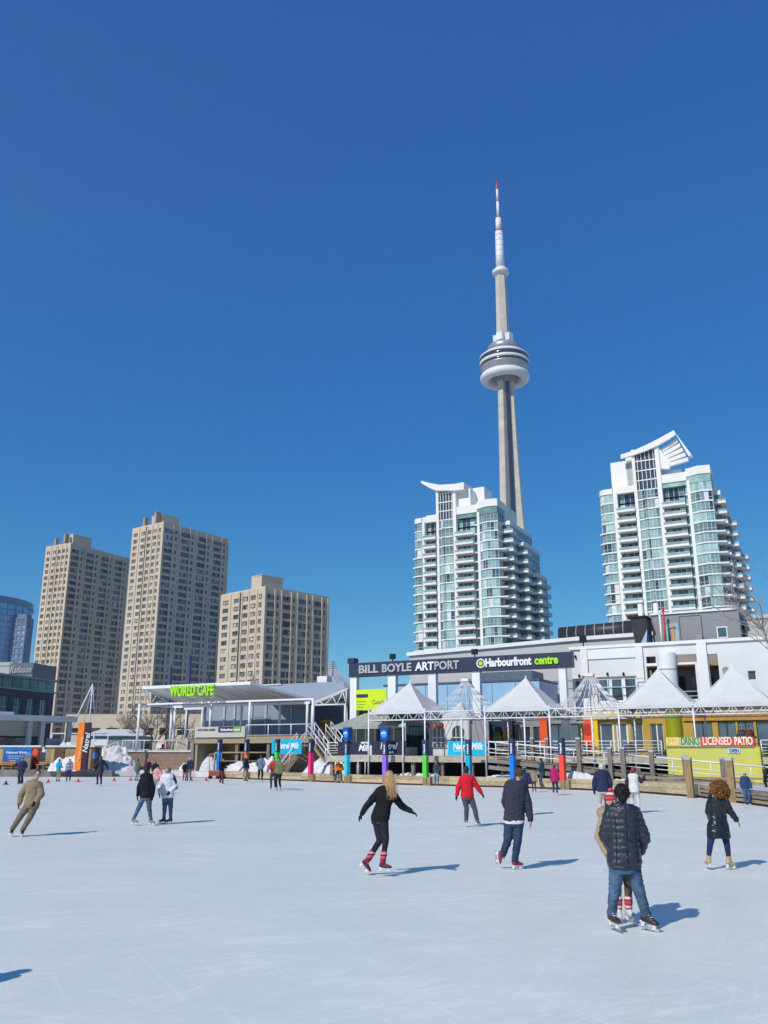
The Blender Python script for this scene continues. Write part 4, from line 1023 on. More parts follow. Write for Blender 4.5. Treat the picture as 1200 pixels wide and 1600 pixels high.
# sky blue wing
BT = 12.0
bw = thing('blue_wing', A(8, BT, DZ), 'sky blue panelled wing behind the tents, left of the white arts building', 'building')
s0 = A.on(600,1080,BT)[0]; s1, z1 = A.on(842,1063,BT)
mb = MB(A); mb.box(s0, s1, BT, BT+5, zs+.2, z1); mb.box(s0-.05, s1+.1, BT-.08, BT+5, z1, z1+.14, 1)
mb.build('wall', [M_skyblue, mat('slate_coping', (.08,.12,.18), .5)], bw)
mb = MB(A)
for k in range(1, 7): x = s0+(s1-s0)*k/7; mb.box(x-.03, x+.03, BT-.03, BT-.003, zs+.2, z1-.02)
mb.build('joint', mat('joint_blue', (.2,.35,.55), .5), bw)
a = A.on(760,1060,BT+1); mb = MB(A); mb.prism([(a[0]-1, BT+1), (a[0]+4, BT+1), (a[0]+4, BT+4), (a[0]-1, BT+4)], z1+.14, z1+.9); mb.build('roof_light', mat('slate_metal', (.12,.15,.2), .4), bw)
# white-grey hall behind with sloping roof
hl_ = thing('hall_roof', A(14, 18, 5), 'long light grey hall with sloping roof line behind the gantry sign', 'building')
t = 18.0; sA, zA = A.on(640,1034,t); sB, zB = A.on(1010,990,t)
zB2 = A.on(900,1001,t)[1]; sB2 = A.on(900,1001,t)[0]
mb = MB(A); mb.prism_t([(sA, 3), (36, 3), (36, zB2+.2), (sB2, zB2), (sA, zB2-.5)], t, t+12); mb.build('wall', mat('light_grey_cladding', (.50,.50,.51), .6, .05, .4), hl_)
mb = MB(A); mb.prism_t([(sA-.2, zB2-.52), (sB2, zB2-.02), (36, zB2+.18), (36, zB2+.5), (sB2, zB2+.3), (sA-.2, zB2-.2)], t-.25, t+12.2); mb.build('roof_edge', M_white, hl_)
# dark barrel duct
a = A.on(873,992,22); b = A.on(1005,985,22)
mb = MB(A); mb.tube((a[0], 22.5, a[1]), (b[0]+1, 22.5, a[1]+.25), .75, n=20)
o = tag(mb.build('roof_duct', mat('black_metal', (.03,.032,.04), .45, .2, 1)), 'long black round duct lying on the hall roof left of the black chimney', 'duct')
mb = MB(A)
for k in range(9): x = a[0]+.8+k*(b[0]-a[0])/9; mb.tube((x, 22.5, a[1]+.25*k/9), (x+.08, 22.5, a[1]+.25*k/9), .79, n=20)
mb.build('band', M_concrete, o)
# penthouse
t = 10.5
pt = thing('grey_penthouse', A(22, t, 9), 'grey metal clad penthouse with white framed square window on the arts building roof', 'building')
s0, _ = A.on(1020,990,t); s1, z1 = A.on(1153,948,t); sl = A.on(1022,960,t)[1]
z0 = A.on(1080,1010,t)[1]-.6
h = (*[A.on(x, 988, t)[0] for x in (1120, 1137)], A.on(1128,997,t)[1], A.on(1128,979,t)[1])
mb = MB(A); mb.holes(s0, s1, z0, z1-.2, t, t+.2, [h]); mb.box(s0, s1-.003, t+.203, t+5, z0, z1-.203)
mb.build('wall', mat('grey_metal_cladding', (.25,.26,.28), .55, .05, .5), pt)
mb = MB(A); mb.box(s0-.1, s1+.15, t-.12, t+5.1, z1-.2, z1-.05); mb.build('roof_edge', M_white, pt)
w_ = glazed(h, 1, 1, t=t-.04, par=pt, m=M_gl2, fw=.16)
dr = [A.on(x, 988, t)[0] for x in (1063, 1098)]; zd = A.on(1080,962,t)[1]
mb = MB(A); mb.box(dr[0], dr[1], t-.02, t-.003, zd-.03, zd); mb.box(dr[1]-.04, dr[1], t-.02, t-.003, z0+.2, zd-.031); mb.box(dr[0]-.001, dr[0]+.03, t-.02, t-.003, z0+.2, zd-.031); mb.build('door_outline', M_dark, pt)
a = A.on(1094,998,t); mb = MB(A); mb.box(a[0]-.2, a[0]+.2, t-.3, t-.003, a[1]-.2, a[1]+.25); mb.build('flood_lamp', M_concrete, pt)
h = rect(1038,975,1063,1009,t); mb = MB(A); mb.box(h[0], h[1], t-.06, t-.003, h[2]+.1, h[3])
ps = mb.build('poster', mat('pale_teal_poster', (.33,.47,.52), .6, .1, 2), pt)
mb = MB(A); x = h[0]+.35
mb.tube((x, t-.08, h[2]+.15), (x, t-.08, h[3]-.4), .05, n=6); mb.tube((x, t-.08, h[3]-.4), (x+.45, t-.08, h[3]-.3), .05, n=6); mb.build('painted_pipe', mat('teal_ink', (.03,.16,.25), .5), ps)
mb = MB(A); mb.ell(A.fr if False else ((h[0]+h[1])/2+.05, t-.08, h[2]+1.0), .16, .02, .75, n=12, k=8); mb.ell(((h[0]+h[1])/2+.05, t-.08, h[3]-.55), .15, .02, .17, n=12, k=8); mb.build('painted_figure', mat('ochre_figure', (.5,.33,.15), .6), ps)
# small antenna pole lines beside it
for px, m, lab, y0 in ((1030.5, M_white, 'white flag pole beside the grey penthouse', 960), (1036, mat('red_pole', rgb(200,60,60), .5), 'thin red pole beside the grey penthouse', 955)):
    s, z = A.on(px, y0, t-.8); mb = MB(A); mb.tube((s, t-.8, zTop-.1), (s, t-.8, z), .07, n=8)
    mb.ell((s, t-.8, z+.08), .11, .11, .11); tag(mb.build('pole', m), lab, 'pole')
# black chimney box
t = 9.2; s0, z1 = A.on(984,966,t); s1, _ = A.on(1009,966,t); z0 = zTop-.2
ch = thing('black_chimney', A(s0, t, z0), 'tall black metal chimney box left of the grey penthouse', 'chimney')
mb = MB(A); mb.prism_t([(s0+.35, z0), (s1+.15, z0), (s1, z1), (s0, z1)], t, t+1.5); mb.build('casing', mat('black_cladding', (.022,.023,.03), .5, .2, .8), ch)
mb = MB(A); mb.box(s0-.1, s1+.1, t-.1, t+1.6, z1, z1+.12); mb.build('cap', M_dark, ch)
mb = MB(A); mb.slab([(s0+.6, t-.02, z0+.5), (s0+1.05, t-.02, z0+.45), (s0+1.2, t-.02, z0+1.6)], .02); mb.build('pale_flash', M_skyblue, ch)
for px in (998, 1002, 1025):
    s, z = A.on(px, 945 if px < 1010 else 943, t+3); 
mb = MB(A)
for px, y in ((1000,944), (1024,943)):
    s, z = A.on(px, y, t+3); mb.tube((s, t+3, z0), (s, t+3, z), .2, n=10)
    tag(mb.build('flue', M_white), 'white flue pipe rising left of the black chimney cap' if px == 1000 else 'white flue pipe rising between the chimney and the penthouse', 'pipe'); mb = MB(A)
# right end low wall
t = 12; s0, z1 = A.on(1162,968,t)
mb = MB(A); mb.box(s0, 34, t, t+8, zTop-.5, z1); mb.box(s0-.1, 34, t-.15, t+8, z1, z1+.25)
tag(mb.build('roof_block', mat('cream_block', (.55,.54,.5), .7, .08, .4)), 'cream roof block right of the grey penthouse behind the bare branches', 'building')
# ---------------------------------------------------------- gantry sign
t = 4.95
(g0, gz0), (g1, gz1) = A.on(545,1058,t), A.on(893,1018,t); gzb = gz0
gs = thing('gantry_sign', A((g0+g1)/2, t, DZ), 'long navy gantry sign on white columns reading BILL BOYLE ARTPORT', 'sign')
mb = MB(A); mb.box(g0, g1, t, t+.6, gzb, gz1); mb.build('sign_box', mat('navy_sign', (.028,.034,.075), .45, .08, .4), gs)
mb = MB(A); mb.box(g0-.12, g0+.5, t-.05, t+.65, gz1+.0, gz1+.42); mb.build('end_cap', M_navy, gs)
for a, b in ((546,556), (605,617), (668,680), (737,749), (873,884)):
    x0 = A.on(a,1070,t)[0]; x1 = A.on(b,1070,t)[0]; mb = MB(A); mb.box(x0, x1, t+.1, t+.55, DZ, gzb); mb.build('column', M_white, gs)
M_grt = mat('silver_lettering', (.42,.44,.48), .5)
zc = gzb+.27
px2s = lambda px: A.on(px, 1040, t)[0]
for wd, a, b, m in (('BILL', 561.5, 592, M_grt), ('BOYLE', 597.5, 643.5, M_grt), ('ART', 649, 678.5, M_txtw), ('PORT', 679.5, 718, M_grt)):
    text(gs, 'lettering', wd, A(px2s(a), t-.05, zc), u3(A), UP, .86, m, .04, px2s(b)-px2s(a), .025)
text(gs, 'lettering', 'Harbourfront', A(px2s(759), t-.05, zc+.04), u3(A), UP, .82, M_txtw, .04, px2s(831)-px2s(759), .035)
text(gs, 'lettering', 'centre', A(px2s(836), t-.05, zc+.04), u3(A), UP, .82, M_lime, .04, px2s(873)-px2s(836), .035)
cx_ = px2s(751.5); cz_ = zc+.3
def ring(K, cx, cz, t0, t1, r, m, nm, par, n=28):
    mb = MB(K); mb.prism_t([(cx+r*math.cos(-2*math.pi*k/n), cz+r*math.sin(-2*math.pi*k/n)) for k in range(n)], t0, t1); return mb.build(nm, m, par)
ring(A, cx_, cz_, t-.05, t-.003, .34, M_txtw, 'logo_ring', gs); ring(A, cx_, cz_, t-.06, t-.051, .25, M_navy, 'logo_ring', gs); ring(A, cx_, cz_, t-.07, t-.061, .16, M_lime, 'logo_dot', gs)
for px, lab in ((611,'small square floodlight on the gantry sign above the word BOYLE'), (740,'small floodlight on the gantry sign above the round logo')):
    s = px2s(px); mb = MB(A); mb.tube((s, t+.3, gz1), (s, t+.3, gz1+.2), .05); mb.box(s-.22, s+.22, t+.15, t+.4, gz1+.2, gz1+.6)
    tag(mb.build('floodlight', M_dark), lab, 'lamp')
s, z = A.on(911,1018,TF-.3); mb = MB(A); mb.tube((s, TF-.1, zTop+.2), (s, TF-.1, zTop+.5), .05); mb.box(s-.24, s+.24, TF-.25, TF, zTop+.5, zTop+1.0)
tag(mb.build('floodlight', M_dark), 'square floodlight on the white roof edge right of the gantry sign', 'lamp')
r_, a, b, z0, z1 = banner('lime green event board hung between the left gantry columns', A, (556.5,1078), (604,1109), t+.05, mat('lime_board', rgb(205,228,30), .5, .05, 1), .06, 'event_board', 'sign')
text(r_, 'lettering', 'Canada', A(b-1.25, t+.005, z0+.45), u3(A), UP, .5, M_timber_grey, .01, 1.1)
mb = MB(A); mb.box(a+.05, a+1.1, t-.0, t+.015, z1-.62, z1-.36); mb.build('caption_box', M_navy, r_)
mb = MB(A)
for k in range(4): mb.box(a+.1, a+.9-.1*k, t-.0, t+.015, z1-.95-.22*k, z1-.9-.22*k)
mb.build('caption_lines', mat('olive_ink', (.25,.3,.05), .6), r_)
# ---------------------------------------------------------- kiosk with metal awning, left of the first tent
K1 = 2.6
ki = thing('ticket_kiosk', A(.5, K1, DZ), 'low glazed kiosk with sloping metal awning behind the navy banners', 'kiosk')
ks0 = A.on(541,1140,K1)[0]; ks1 = A.on(632,1140,K1)[0]; kz = A.on(590,1136,K1)[1]
mb = MB(A); mb.holes(ks0, ks1, DZ, kz, K1, K1+.12, [(ks0+.15+(ks1-ks0-.2)*k/6, ks0+.05+(ks1-ks0-.2)*(k+1)/6, DZ+.75, kz-.1) for k in range(6)]); mb.box(ks0, ks1, K1+.122, K1+2.2, DZ, DZ+.6)
mb.build('wall', M_white, ki)
for k in range(6):
    mb = MB(A); mb.box(ks0+.15+(ks1-ks0-.2)*k/6, ks0+.05+(ks1-ks0-.2)*(k+1)/6, K1+.05, K1+.08, DZ+.75, kz-.1); mb.build('window', mat('tan_blind', (.33,.29,.2), .4, .15, 2) if k % 2 == 0 else M_glassd, ki)
mb = MB(A); mb.slab([(ks0-.5, K1-1.3, kz+.0), (ks1, K1-1.3, kz+.0), (ks1+.6, K1+1.8, kz+1.05), (ks0+.6, K1+1.8, kz+1.05)], .05); mb.box(ks0-.5, ks1, K1-1.33, K1-1.25, kz-.16, kz-.003); mb.build('awning', mat('ribbed_zinc', (.38,.39,.36), .45, .15, 1.5, stretch=(5,1,1)), ki)
# dark shop front behind tents 1 and 2
sf = thing('shop_front', A(6, 6.2, DZ), 'dark green glazed shop front under the tents left of the white marquee', 'building')
a = A.on(634,1140,6.2)[0]; b = A.on(800,1140,6.2)[0]
mb = MB(A); mb.holes(a, b, DZ, 4.9, 6.2, 6.4, [(a+.3+1.45*k, a+1.6+1.45*k, 2.2, 4.1) for k in range(int((b-a-1)/1.45))]); mb.box(a, b, 6.6, 6.8, DZ, 4.9, 1); mb.build('wall', [M_navy, M_dark], sf)
for k in range(int((b-a-1)/1.45)):
    mb = MB(A); mb.box(a+.3+1.45*k, a+1.6+1.45*k, 6.28, 6.32, 2.2, 4.1); mb.build('window', mat('dark_green_glass', (.02,.07,.07), .12, .4, .5, spec=.8) if k == 0 else bpy.data.materials['dark_green_glass'], sf)
# white marquee with arched windows
mq = thing('white_marquee', A(8, 2.4, DZ), 'small white marquee with arched windows between the first and second tent', 'tent')
t = 2.2; a = A.on(676,1140,t)[0]; b = A.on(733,1140,t)[0]; ze = A.on(705,1124,t)[1]
def arch(K, cx, z0, w_, h, t0, t1, n=14):
    pts = [(cx-w_/2, z0), (cx+w_/2, z0)]+[(cx+w_/2*math.cos(math.pi*k/n), z0+h-w_/2+w_/2*math.sin(math.pi*k/n)) for k in range(n+1)]
    return pts
mb = MB(A); mb.box(a, b, t, t+.05, DZ, ze); mb.box(b-.05, b, t+.051, t+4, DZ, ze); mb.box(a, a+.05, t+.051, t+4, DZ, ze); mb.build('canvas_wall', M_canvas, mq)
for px in (686, 716):
    cx_ = A.on(px,1140,t)[0]; w_ = .95; pts = arch(A, cx_, DZ+.55, w_, 1.5, 0, 0)
    mb = MB(A); mb.prism_t(pts[::-1], t-.03, t-.003); o = mb.build('arched_window', M_glassd, mq)
    mb = MB(A)
    for f in (-.5, -.17, .17, .5): mb.box(cx_+w_*f-.02, cx_+w_*f+.02, t-.05, t-.031, DZ+.55, DZ+(1.55 if abs(f) > .3 else 2.0))
    for z in (DZ+.55, DZ+.9, DZ+1.25): mb.box(cx_-w_/2, cx_+w_/2, t-.052, t-.033, z-.02, z+.02)
    mb.build('glazing_bar', M_white, o)
mb = MB(A); c_ = ((a+b)/2, t+2, ze+1.35)
cs = [(a-.1, t-.1, ze), (b+.1, t-.1, ze), (b+.1, t+4.1, ze), (a-.1, t+4.1, ze)]
for q in range(4):
    p, r = Vector(cs[q]), Vector(cs[(q+1) % 4]); N = 8; g = {}
    for u in range(N+1):
        for v in range(N+1):
            f = u/N; e = p.lerp(r, v/N); P = Vector(c_).lerp(e, f); P.z = ze+(c_[2]-ze)*(1-f)**1.5; g[u, v] = mb.V(P)
    for u in range(N):
        for v in range(N): mb.F([g[u, v], g[u+1, v], g[u+1, v+1], g[u, v+1]], 0, True)
mb.build('canvas_roof', M_canvas, mq)
mb = MB(A); s0 = A.on(734,1140,t)[0]; s1 = A.on(761,1140,t)[0]; mb.box(s0, s1, t+.3, t+.4, DZ, ze-.1)
tag(mb.build('wall_screen', M_grw), 'grey screen panel right of the white marquee behind the cyan banner', 'screen')
# hanging lanterns
for px in (668, 680, 690):
    s, z = A.on(px, 1134, 1.0); mb = MB(A); mb.ell((s, 1.0, z), .17, .17, .2); mb.tube((s, 1.0, z+.18), (s, 1.0, 4.33), .012, n=4)
    tag(mb.build('lantern', mat('red_lantern', rgb(150,30,45) if px != 680 else rgb(200,90,50), .5)), {668:'leftmost dark red lantern hanging under the first tent', 680:'orange lantern hanging between two dark red ones', 690:'rightmost dark red lantern hanging beside the marquee'}[px], 'lantern', 'hanging lanterns')
# ---------------------------------------------------------- golden cedars
M_ced = mat('golden_foliage', (.28,.17,.03), .8, .5, 5, .4, rnd=.2); M_cedg = mat('olive_foliage', (.10,.11,.03), .8, .4, 5, .4)
def cedar(P, h, r, m, label, seed):
    rng = random.Random(seed); root = thing('cedar_shrub', P, label, 'shrub', 'potted cedar shrubs')
    mb = MB(); mb.tube(P, P+UP*h*.5, .05, .03); mb.build('trunk', M_post, root)
    mb = MB()
    for k in range(900):
        u = rng.random(); z = .08+u*.92; rr = r*math.sin(min(1, (1.02-u)*1.7)*math.pi/2)**.8*(.75+.25*math.sin(u*9+seed)); a = rng.uniform(0, 6.28); q = rr*math.sqrt(rng.uniform(.2, 1))
        c = P+Vector((q*math.cos(a), q*math.sin(a), z*h)); d = Vector((rng.gauss(0, .5)+math.cos(a), rng.gauss(0, .5)+math.sin(a), 1.4)).normalized(); s = d.cross(Vector((rng.random(), rng.random(), .1))).normalized()
        l = rng.uniform(.08, .17); mb.F([mb.V(c-s*.035), mb.V(c+s*.035), mb.V(c+d*l)])
    mb.build('foliage', m, root)
for px, py, t, h, m, lab, sd_ in ((793,1150,5.2,1.9,M_ced,'golden brown cedar shrub left of the grey doors behind the railing',1), (778,1150,5.4,1.8,M_cedg,'dark olive cedar shrub beside the golden one on the deck',2)):
    s = A.on(px, py, t)[0]; cedar(A(s, t, DZ), h, .42, m, lab, sd_)
# patio heaters
for px, lab in ((909, 'slim patio heater before the yellow column'), (812, 'slim patio heater before the grey doors')):
    s = A.on(px, 1150, 3.0)[0]; root = thing('patio_heater', A(s, 3, DZ), lab, 'heater', 'patio heaters')
    mb = MB(A); mb.tube((s, 3, DZ), (s, 3, DZ+2.1), .04); mb.build('pole', M_cap, root)
    P = A(s, 3, 0); mb = MB(); mb.lathe(P.x, P.y, [(.42, DZ+2.1), (.4, DZ+2.14), (.08, DZ+2.28)], 16); mb.build('hood', M_cap, root)
    mb = MB(); mb.lathe(P.x, P.y, [(.2, DZ), (.2, DZ+.5), (.1, DZ+.6)], 14); mb.build('base', M_concrete, root)
# picnic furniture hints on the deck right
for k, px in enumerate((1096, 1150, 1190)):
    t = 3.2; s = A.on(px, 1150, t)[0]; root = thing('patio_table', A(s, t, DZ), ['round dark patio table behind the yellow wall near its left end', 'round dark patio table behind the word PATIO', 'round dark patio table at the right edge of the deck'][k], 'table', 'patio tables')
    P = A(s, t, 0); mb = MB(); mb.lathe(P.x, P.y, [(.45, DZ+.72), (.45, DZ+.76)], 18); mb.build('tabletop', M_dark, root)
    mb = MB(); mb.lathe(P.x, P.y, [(.25, DZ), (.04, DZ+.04), (.04, DZ+.719)], 10); mb.build('pedestal', M_dark, root)
# ============================================================ cafe pavilion
M_roofm = mat('ribbed_roof_metal', (.82,.82,.80), .6, .10, .9, col2=(.62,.61,.58), stretch=(3,.5,1))
M_bluegrey = mat('blue_grey_cladding', (.27,.31,.38), .6, .07, .3)
M_brick = mat('terrace_brick', (.31,.22,.16), .85, .25, 2, .3, stretch=(1,1,4))
cf = thing('cafe_pavilion', B(8, 2, .5), 'white steel framed cafe pavilion with tilted roof and green sign letters', 'building')
on_ = B.on
zH = on_(225,1075,-1)[1]; zL = on_(272,1101,4.5)[1]; sR0 = on_(225,1075,-1)[0]; sR1 = on_(392,1068,-1)[0]
sL0 = on_(270,1101,4.8)[0]; sL1 = on_(482,1100,4.8)[0]
# tilted canopy: high at the front, low at the back
mb = MB(B); sLm = sL0
mb.slab([(sR0, -1, zH), (sR1, -1, zH), (sL1, 5.2, zL), (sR0+.2, 5.2, zL)], -.12); mb.build('roof', M_roofm, cf)
mb = MB(B); mb.beam((sR0-.1, -1.05, zH+.02), (sR1+.05, -1.05, zH+.02), .16, .28); mb.beam((sR1, -1, zH), (sL1, 5.2, zL+.05), .14, .22); mb.beam((sR0, -1, zH), (sR0+.1, 5.2, zL+.05), .14, .2); mb.build('roof_edge', M_whitesteel, cf)
for k in range(7):
    mb = MB(B); s = sR0+.4+k*(sR1-sR0-.6)/6; e = s+(.3 if k < 6 else 1)
    mb.beam((s, -.95, zH-.22), (e, 5.1, zL-.12), .1, .14); mb.build('rafter', M_whitesteel, cf)
z66 = on_(217,1101,0)[1]
cols = [(217,0),(329,0),(390,0),(268,4.6),(273,4.6),(377,4.6),(437,4.6),(480,4.6),(489,0)]
z36 = on_(400,1151,-1)[1]
for px, t in cols:
    s = on_(px, 1120, t)[0]; zb_ = 2.2 if px < 300 else z36
    mb = MB(B); mb.tube((s, t, zb_), (s, t, z66+.05 if px != 329 else z66+.4), .13, n=10); mb.build('column', M_whitesteel, cf)
s0 = on_(217,1120,0)[0]; s9 = on_(489,1120,0)[0]; sb0 = on_(270,1120,4.6)[0]; sb9 = on_(484,1120,4.6)[0]
mb = MB(B); mb.beam((s0, 0, z66), (s0+.0, 4.6, z66), .16, .22); mb.beam((s0+.1, 4.6, z66-.02), (sb9, 4.6, z66-.02), .16, .24); mb.build('beam', M_whitesteel, cf)
mb = MB(B); mb.beam((s0+1, 0, z66+.0), (s9, 0, z66), .14, .16) ; mb.build('beam', M_whitesteel, cf)
# triangular truss at the left end
mb = MB(B); p0 = Vector((sR0+.3, -.9, zH-.12)); pm = Vector((s0+.05, 1.4, z66)); p1 = Vector((s0+.1, 4.6, z66+.1))
mb.tube(p0, p1, .06, n=6); mb.tube(p0, pm, .045, n=6); mb.tube(p0.lerp(p1, .35), pm, .04, n=6); mb.tube(p0.lerp(p1, .65), pm, .04, n=6); mb.tube((s0, 0, z66), p0, .05, n=6); mb.build('end_truss', M_whitesteel, cf)
# back wall, rear roof
t = 7.0; a = on_(322,1120,t)[0]; b = on_(487,1120,t)[0]
mb = MB(B); mb.box(a, b, t, t+.3, z36, z66+.3)
mb.build('back_wall', M_bluegrey, cf)
for px in (350, 366, 393, 415, 455):
    s = on_(px, 1120, t-.1)[0]; mb = MB(B); mb.box(s-.12, s+.12, t-.14, t-.003, z36, z66+.2); mb.build('mullion', mat('pale_mullion', (.45,.48,.52), .5) if 'pale_mullion' not in bpy.data.materials else bpy.data.materials['pale_mullion'], cf)
mb = MB(B); a = on_(398,1128,t-.05)[0]; b2 = on_(422,1128,t-.05)[0]; mb.box(a, b2, t-.06, t-.004, z36, z36+2.1); mb.build('door', mat('slate_door', (.2,.24,.3), .5), cf)
zz0 = on_(470,1100,5.3)[1]; 
(ra, rza) = on_(410,1073,12); (rb, rzb) = on_(534,1066,12)
mb = MB(B); mb.slab([(on_(430,1100,5.3)[0], 5.3, zz0), (on_(541,1101,5.3)[0], 5.3, zz0), (rb+.3, 12, rza+.1), (ra-2, 12, rza+.1)], .1); mb.build('rear_roof', mat('blue_grey_roof', (.36,.40,.46), .55, .05, .3), cf)
mb = MB(B); mb.box(ra-2, rb+.2, 12, 12.3, z36, rza-.0); mb.build('rear_wall', M_bluegrey, cf)
mb = MB(B); q = on_(433,1074,11)[0]; mb.beam((on_(407,1075,11.5)[0], 11.4, rza+.1), (on_(441,1075,11.5)[0], 11.4, rza+.1), .3, .12); mb.build('roof_snow', M_snow, cf)
# right wing with truss gable
tw_ = 3.0
a, z0 = on_(488,1102,tw_); b, _ = on_(541,1102,tw_); zt_ = on_(541,1079,tw_)[1]
mb = MB(B)
mb.tube((a, tw_, z0), (b, tw_, z0), .08, n=6); mb.tube((a, tw_, z0+.05), (b, tw_, zt_), .08, n=6); mb.tube((b, tw_, z0), (b, tw_, zt_), .06, n=6)
bot = [(a+(b-a)*f, z0) for f in (.0, .38, .38, .72, .72, 1)]; top = [(a+(b-a)*f, z0+(zt_-z0)*f) for f in (.22, .22, .6, .6, .9, .9)]
for (x0, w0), (x1, w1) in zip(bot, top): mb.tube((x0, tw_, w0), (x1, tw_, w1), .045, n=6)
mb.build('gable_truss', M_whitesteel, cf)
mb = MB(B); mb.slab([(a, tw_-.1, z0+.12), (b+.2, tw_-.1, zt_+.12), (b+.2, tw_+8, zt_+.12), (a, tw_+8, z0+.12)], .1); mb.build('wing_roof', M_roofm, cf)
for x in (a, b-.1):
    mb = MB(B); mb.tube((x, tw_, z36-.6), (x, tw_, z0), .1, n=8); mb.build('column', M_whitesteel, cf)
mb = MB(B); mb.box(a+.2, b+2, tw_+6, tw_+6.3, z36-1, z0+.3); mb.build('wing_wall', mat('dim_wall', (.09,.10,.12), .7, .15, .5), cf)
# terrace deck of the cafe
sD0 = on_(305,1151,-1)[0]; sD1 = on_(491,1151,-1)[0]
mb = MB(B); mb.box(sD0, sD1+1.5, -.95, 9, z36-.2, z36); mb.build('terrace_floor', M_timber_grey, cf)
mb = MB(B); mb.box(sD0, sD1, -1.05, -.955, z36-.55, z36+.02); mb.build('terrace_fascia', M_timber, cf)
for px in (303, 372, 421, 460, 488):
    s = on_(px, 1170, -.7)[0]; mb = MB(B); mb.box(s-.15, s+.15, -.9, -.6, .48, z36-.2); mb.build('terrace_post', M_post, cf)
mb = MB(B); mb.box(sD0+.02, sD0+.25, -.9, 6, .48, z36-.21); mb.build('side_screen', M_timber, cf)
mb = MB(B); mb.box(sD0+.26, on_(372,1170,3)[0], 3.0, 3.2, .48, z36-.21); mb.build('plywood_wall', mat('golden_plywood', (.42,.27,.09), .75, .15, 1.5, stretch=(1,1,3)), cf)
mb = MB(B); mb.box(on_(372,1170,4)[0]-.5, sD1+1, 4.0, 4.2, .48, z36-.21); mb.build('undercroft', mat('undercroft_shade', (.05,.045,.05), .8), cf)  # near-black sheet, the shade beneath the terrace put into its colour
railing('terrace_railing', 'white railing along the edge of the cafe terrace right of the grey sign board', B, [(on_(384,1150,-1)[0], -.98, z36), (sD1, -.98, z36)], 1.0, 2.1, (1.0, .12), .045, .045)
railing('terrace_railing', 'white railing at the back of the pavilion seen between its left columns', B, [(on_(271,1150,6)[0], 6, z36-.1), (on_(312,1150,6)[0], 6, z36-.1)], 1.0, 1.3, (1.0, .15), .05, .045)
# inner white frame
fr_in = thing('steel_frame', B(on_(292,1120,9)[0], 9, z36), 'small white steel door frame standing behind the pavilion columns', 'frame')
mb = MB(B)
x0 = on_(291,1120,9)[0]; x1 = on_(316,1120,9)[0]; z = on_(300,1109,9)[1]
mb.tube((x0, 9, z36-.4), (x0, 9, z), .1, n=8); mb.build('post', M_whitesteel, fr_in); mb = MB(B); mb.tube((x1, 9, z36-.4), (x1, 9, z), .1, n=8); mb.build('post', M_whitesteel, fr_in)
mb = MB(B); mb.box(x0-.3, x1+.2, 8.9, 9.1, z, z+.3); mb.build('lintel', M_whitesteel, fr_in)
# sign letters
sg = thing('cafe_sign', B(sR0+3, -1.1, zH-.6), 'lime green raised letters reading WORLD CAFE on the pavilion roof edge', 'sign')
a, z0 = on_(268,1088.5,-1.3); b, z1 = on_(337,1073,-1.3)
text(sg, 'letters', 'WORLD CAFE', B(a, -1.45, z0+.02), u3(B), UP, 1.28, M_lime, .12, b-a, .035, shear=.0)
mb = MB(B); mb.tube((a, -1.35, z0+.45), (b, -1.35, z0+.45), .04, n=6); mb.tube((a, -1.35, z0+.85), (b, -1.35, z0+.85), .04, n=6); mb.build('sign_rail', M_whitesteel, sg)
# grey sign board
a, z1 = on_(305,1136,-1.2); b, _ = on_(383,1136,-1.2); z0 = on_(340,1152,-1.2)[1]
sbd = thing('sign_board', B(a, -1.2, z0), 'pale grey board on the terrace edge with a small navy and green logo panel', 'sign')
mb = MB(B); mb.box(a, b, -1.22, -1.1, z0, z1); mb.build('board', mat('stone_grey_board', (.48,.47,.43), .6, .04, 1), sbd)
w_ = b-a
mb = MB(B); mb.box(a+w_*.48, a+w_*.93, -1.25, -1.223, z0+.42, z0+.9); mb.build('logo_panel', M_navy, sbd)
mb = MB(B); mb.box(a+w_*.78, a+w_*.925, -1.262, -1.251, z0+.44, z0+.88); mb.build('green_panel', mat('logo_green', rgb(120,170,40), .6), sbd)
text(sbd, 'lettering', 'Harbourfront', B(a+w_*.53, -1.27, z0+.55), u3(B), UP, .3, M_txtw, .01, w_*.24, .01)
text(sbd, 'lettering', 'centre', B(a+w_*.79, -1.27, z0+.55), u3(B), UP, .3, M_txtw, .01, w_*.12, .008)
text(sbd, 'lettering', 'food & drinks available', B(a+w_*.06, -1.24, z0+.58), u3(B), UP, .26, mat('charcoal_ink', (.05,.05,.05), .6), .01, w_*.36, .006)
# rooftop bits
for px, py, lab in ((395,1062,'small aerial cluster on the pavilion roof before the shortest tan tower'), (520,1040,'thin aerial mast on the pavilion roof before the dome')):
    s, z = on_(px, py+12, 11); root = thing('aerial', B(s, 11, z), lab, 'aerial', 'roof aerials')
    mb = MB(B); mb.tube((s, 11, z-.3), (s, 11, z+1.3), .05, n=6); mb.build('mast', M_post, root)
    mb = MB(B)
    for k in range(4): mb.tube((s-.5+.05*k, 11, z+.5+.2*k), (s+.5-.05*k, 11, z+.5+.2*k), .03, n=5)
    mb.build('crossbar', M_post, root)
s, z = on_(503,1064,12.5); mb = MB(B); mb.box(s-.6, s+.6, 12.5, 13.5, z-1, z+.5); tag(mb.build('roof_box', M_white), 'small white cube on the pavilion roof below the dome', 'roof unit')
for px, r, sd_ in ((504, .5, 7), (513, .55, 8)):
    s = on_(px, 1130, tw_+4)[0]; cedar(B(s, tw_+4, z36-.4), 2.3, r, M_ced, 'golden brown cedar under the wing roof, left of its neighbour' if px == 504 else 'golden brown cedar under the wing roof, right of its neighbour', sd_)
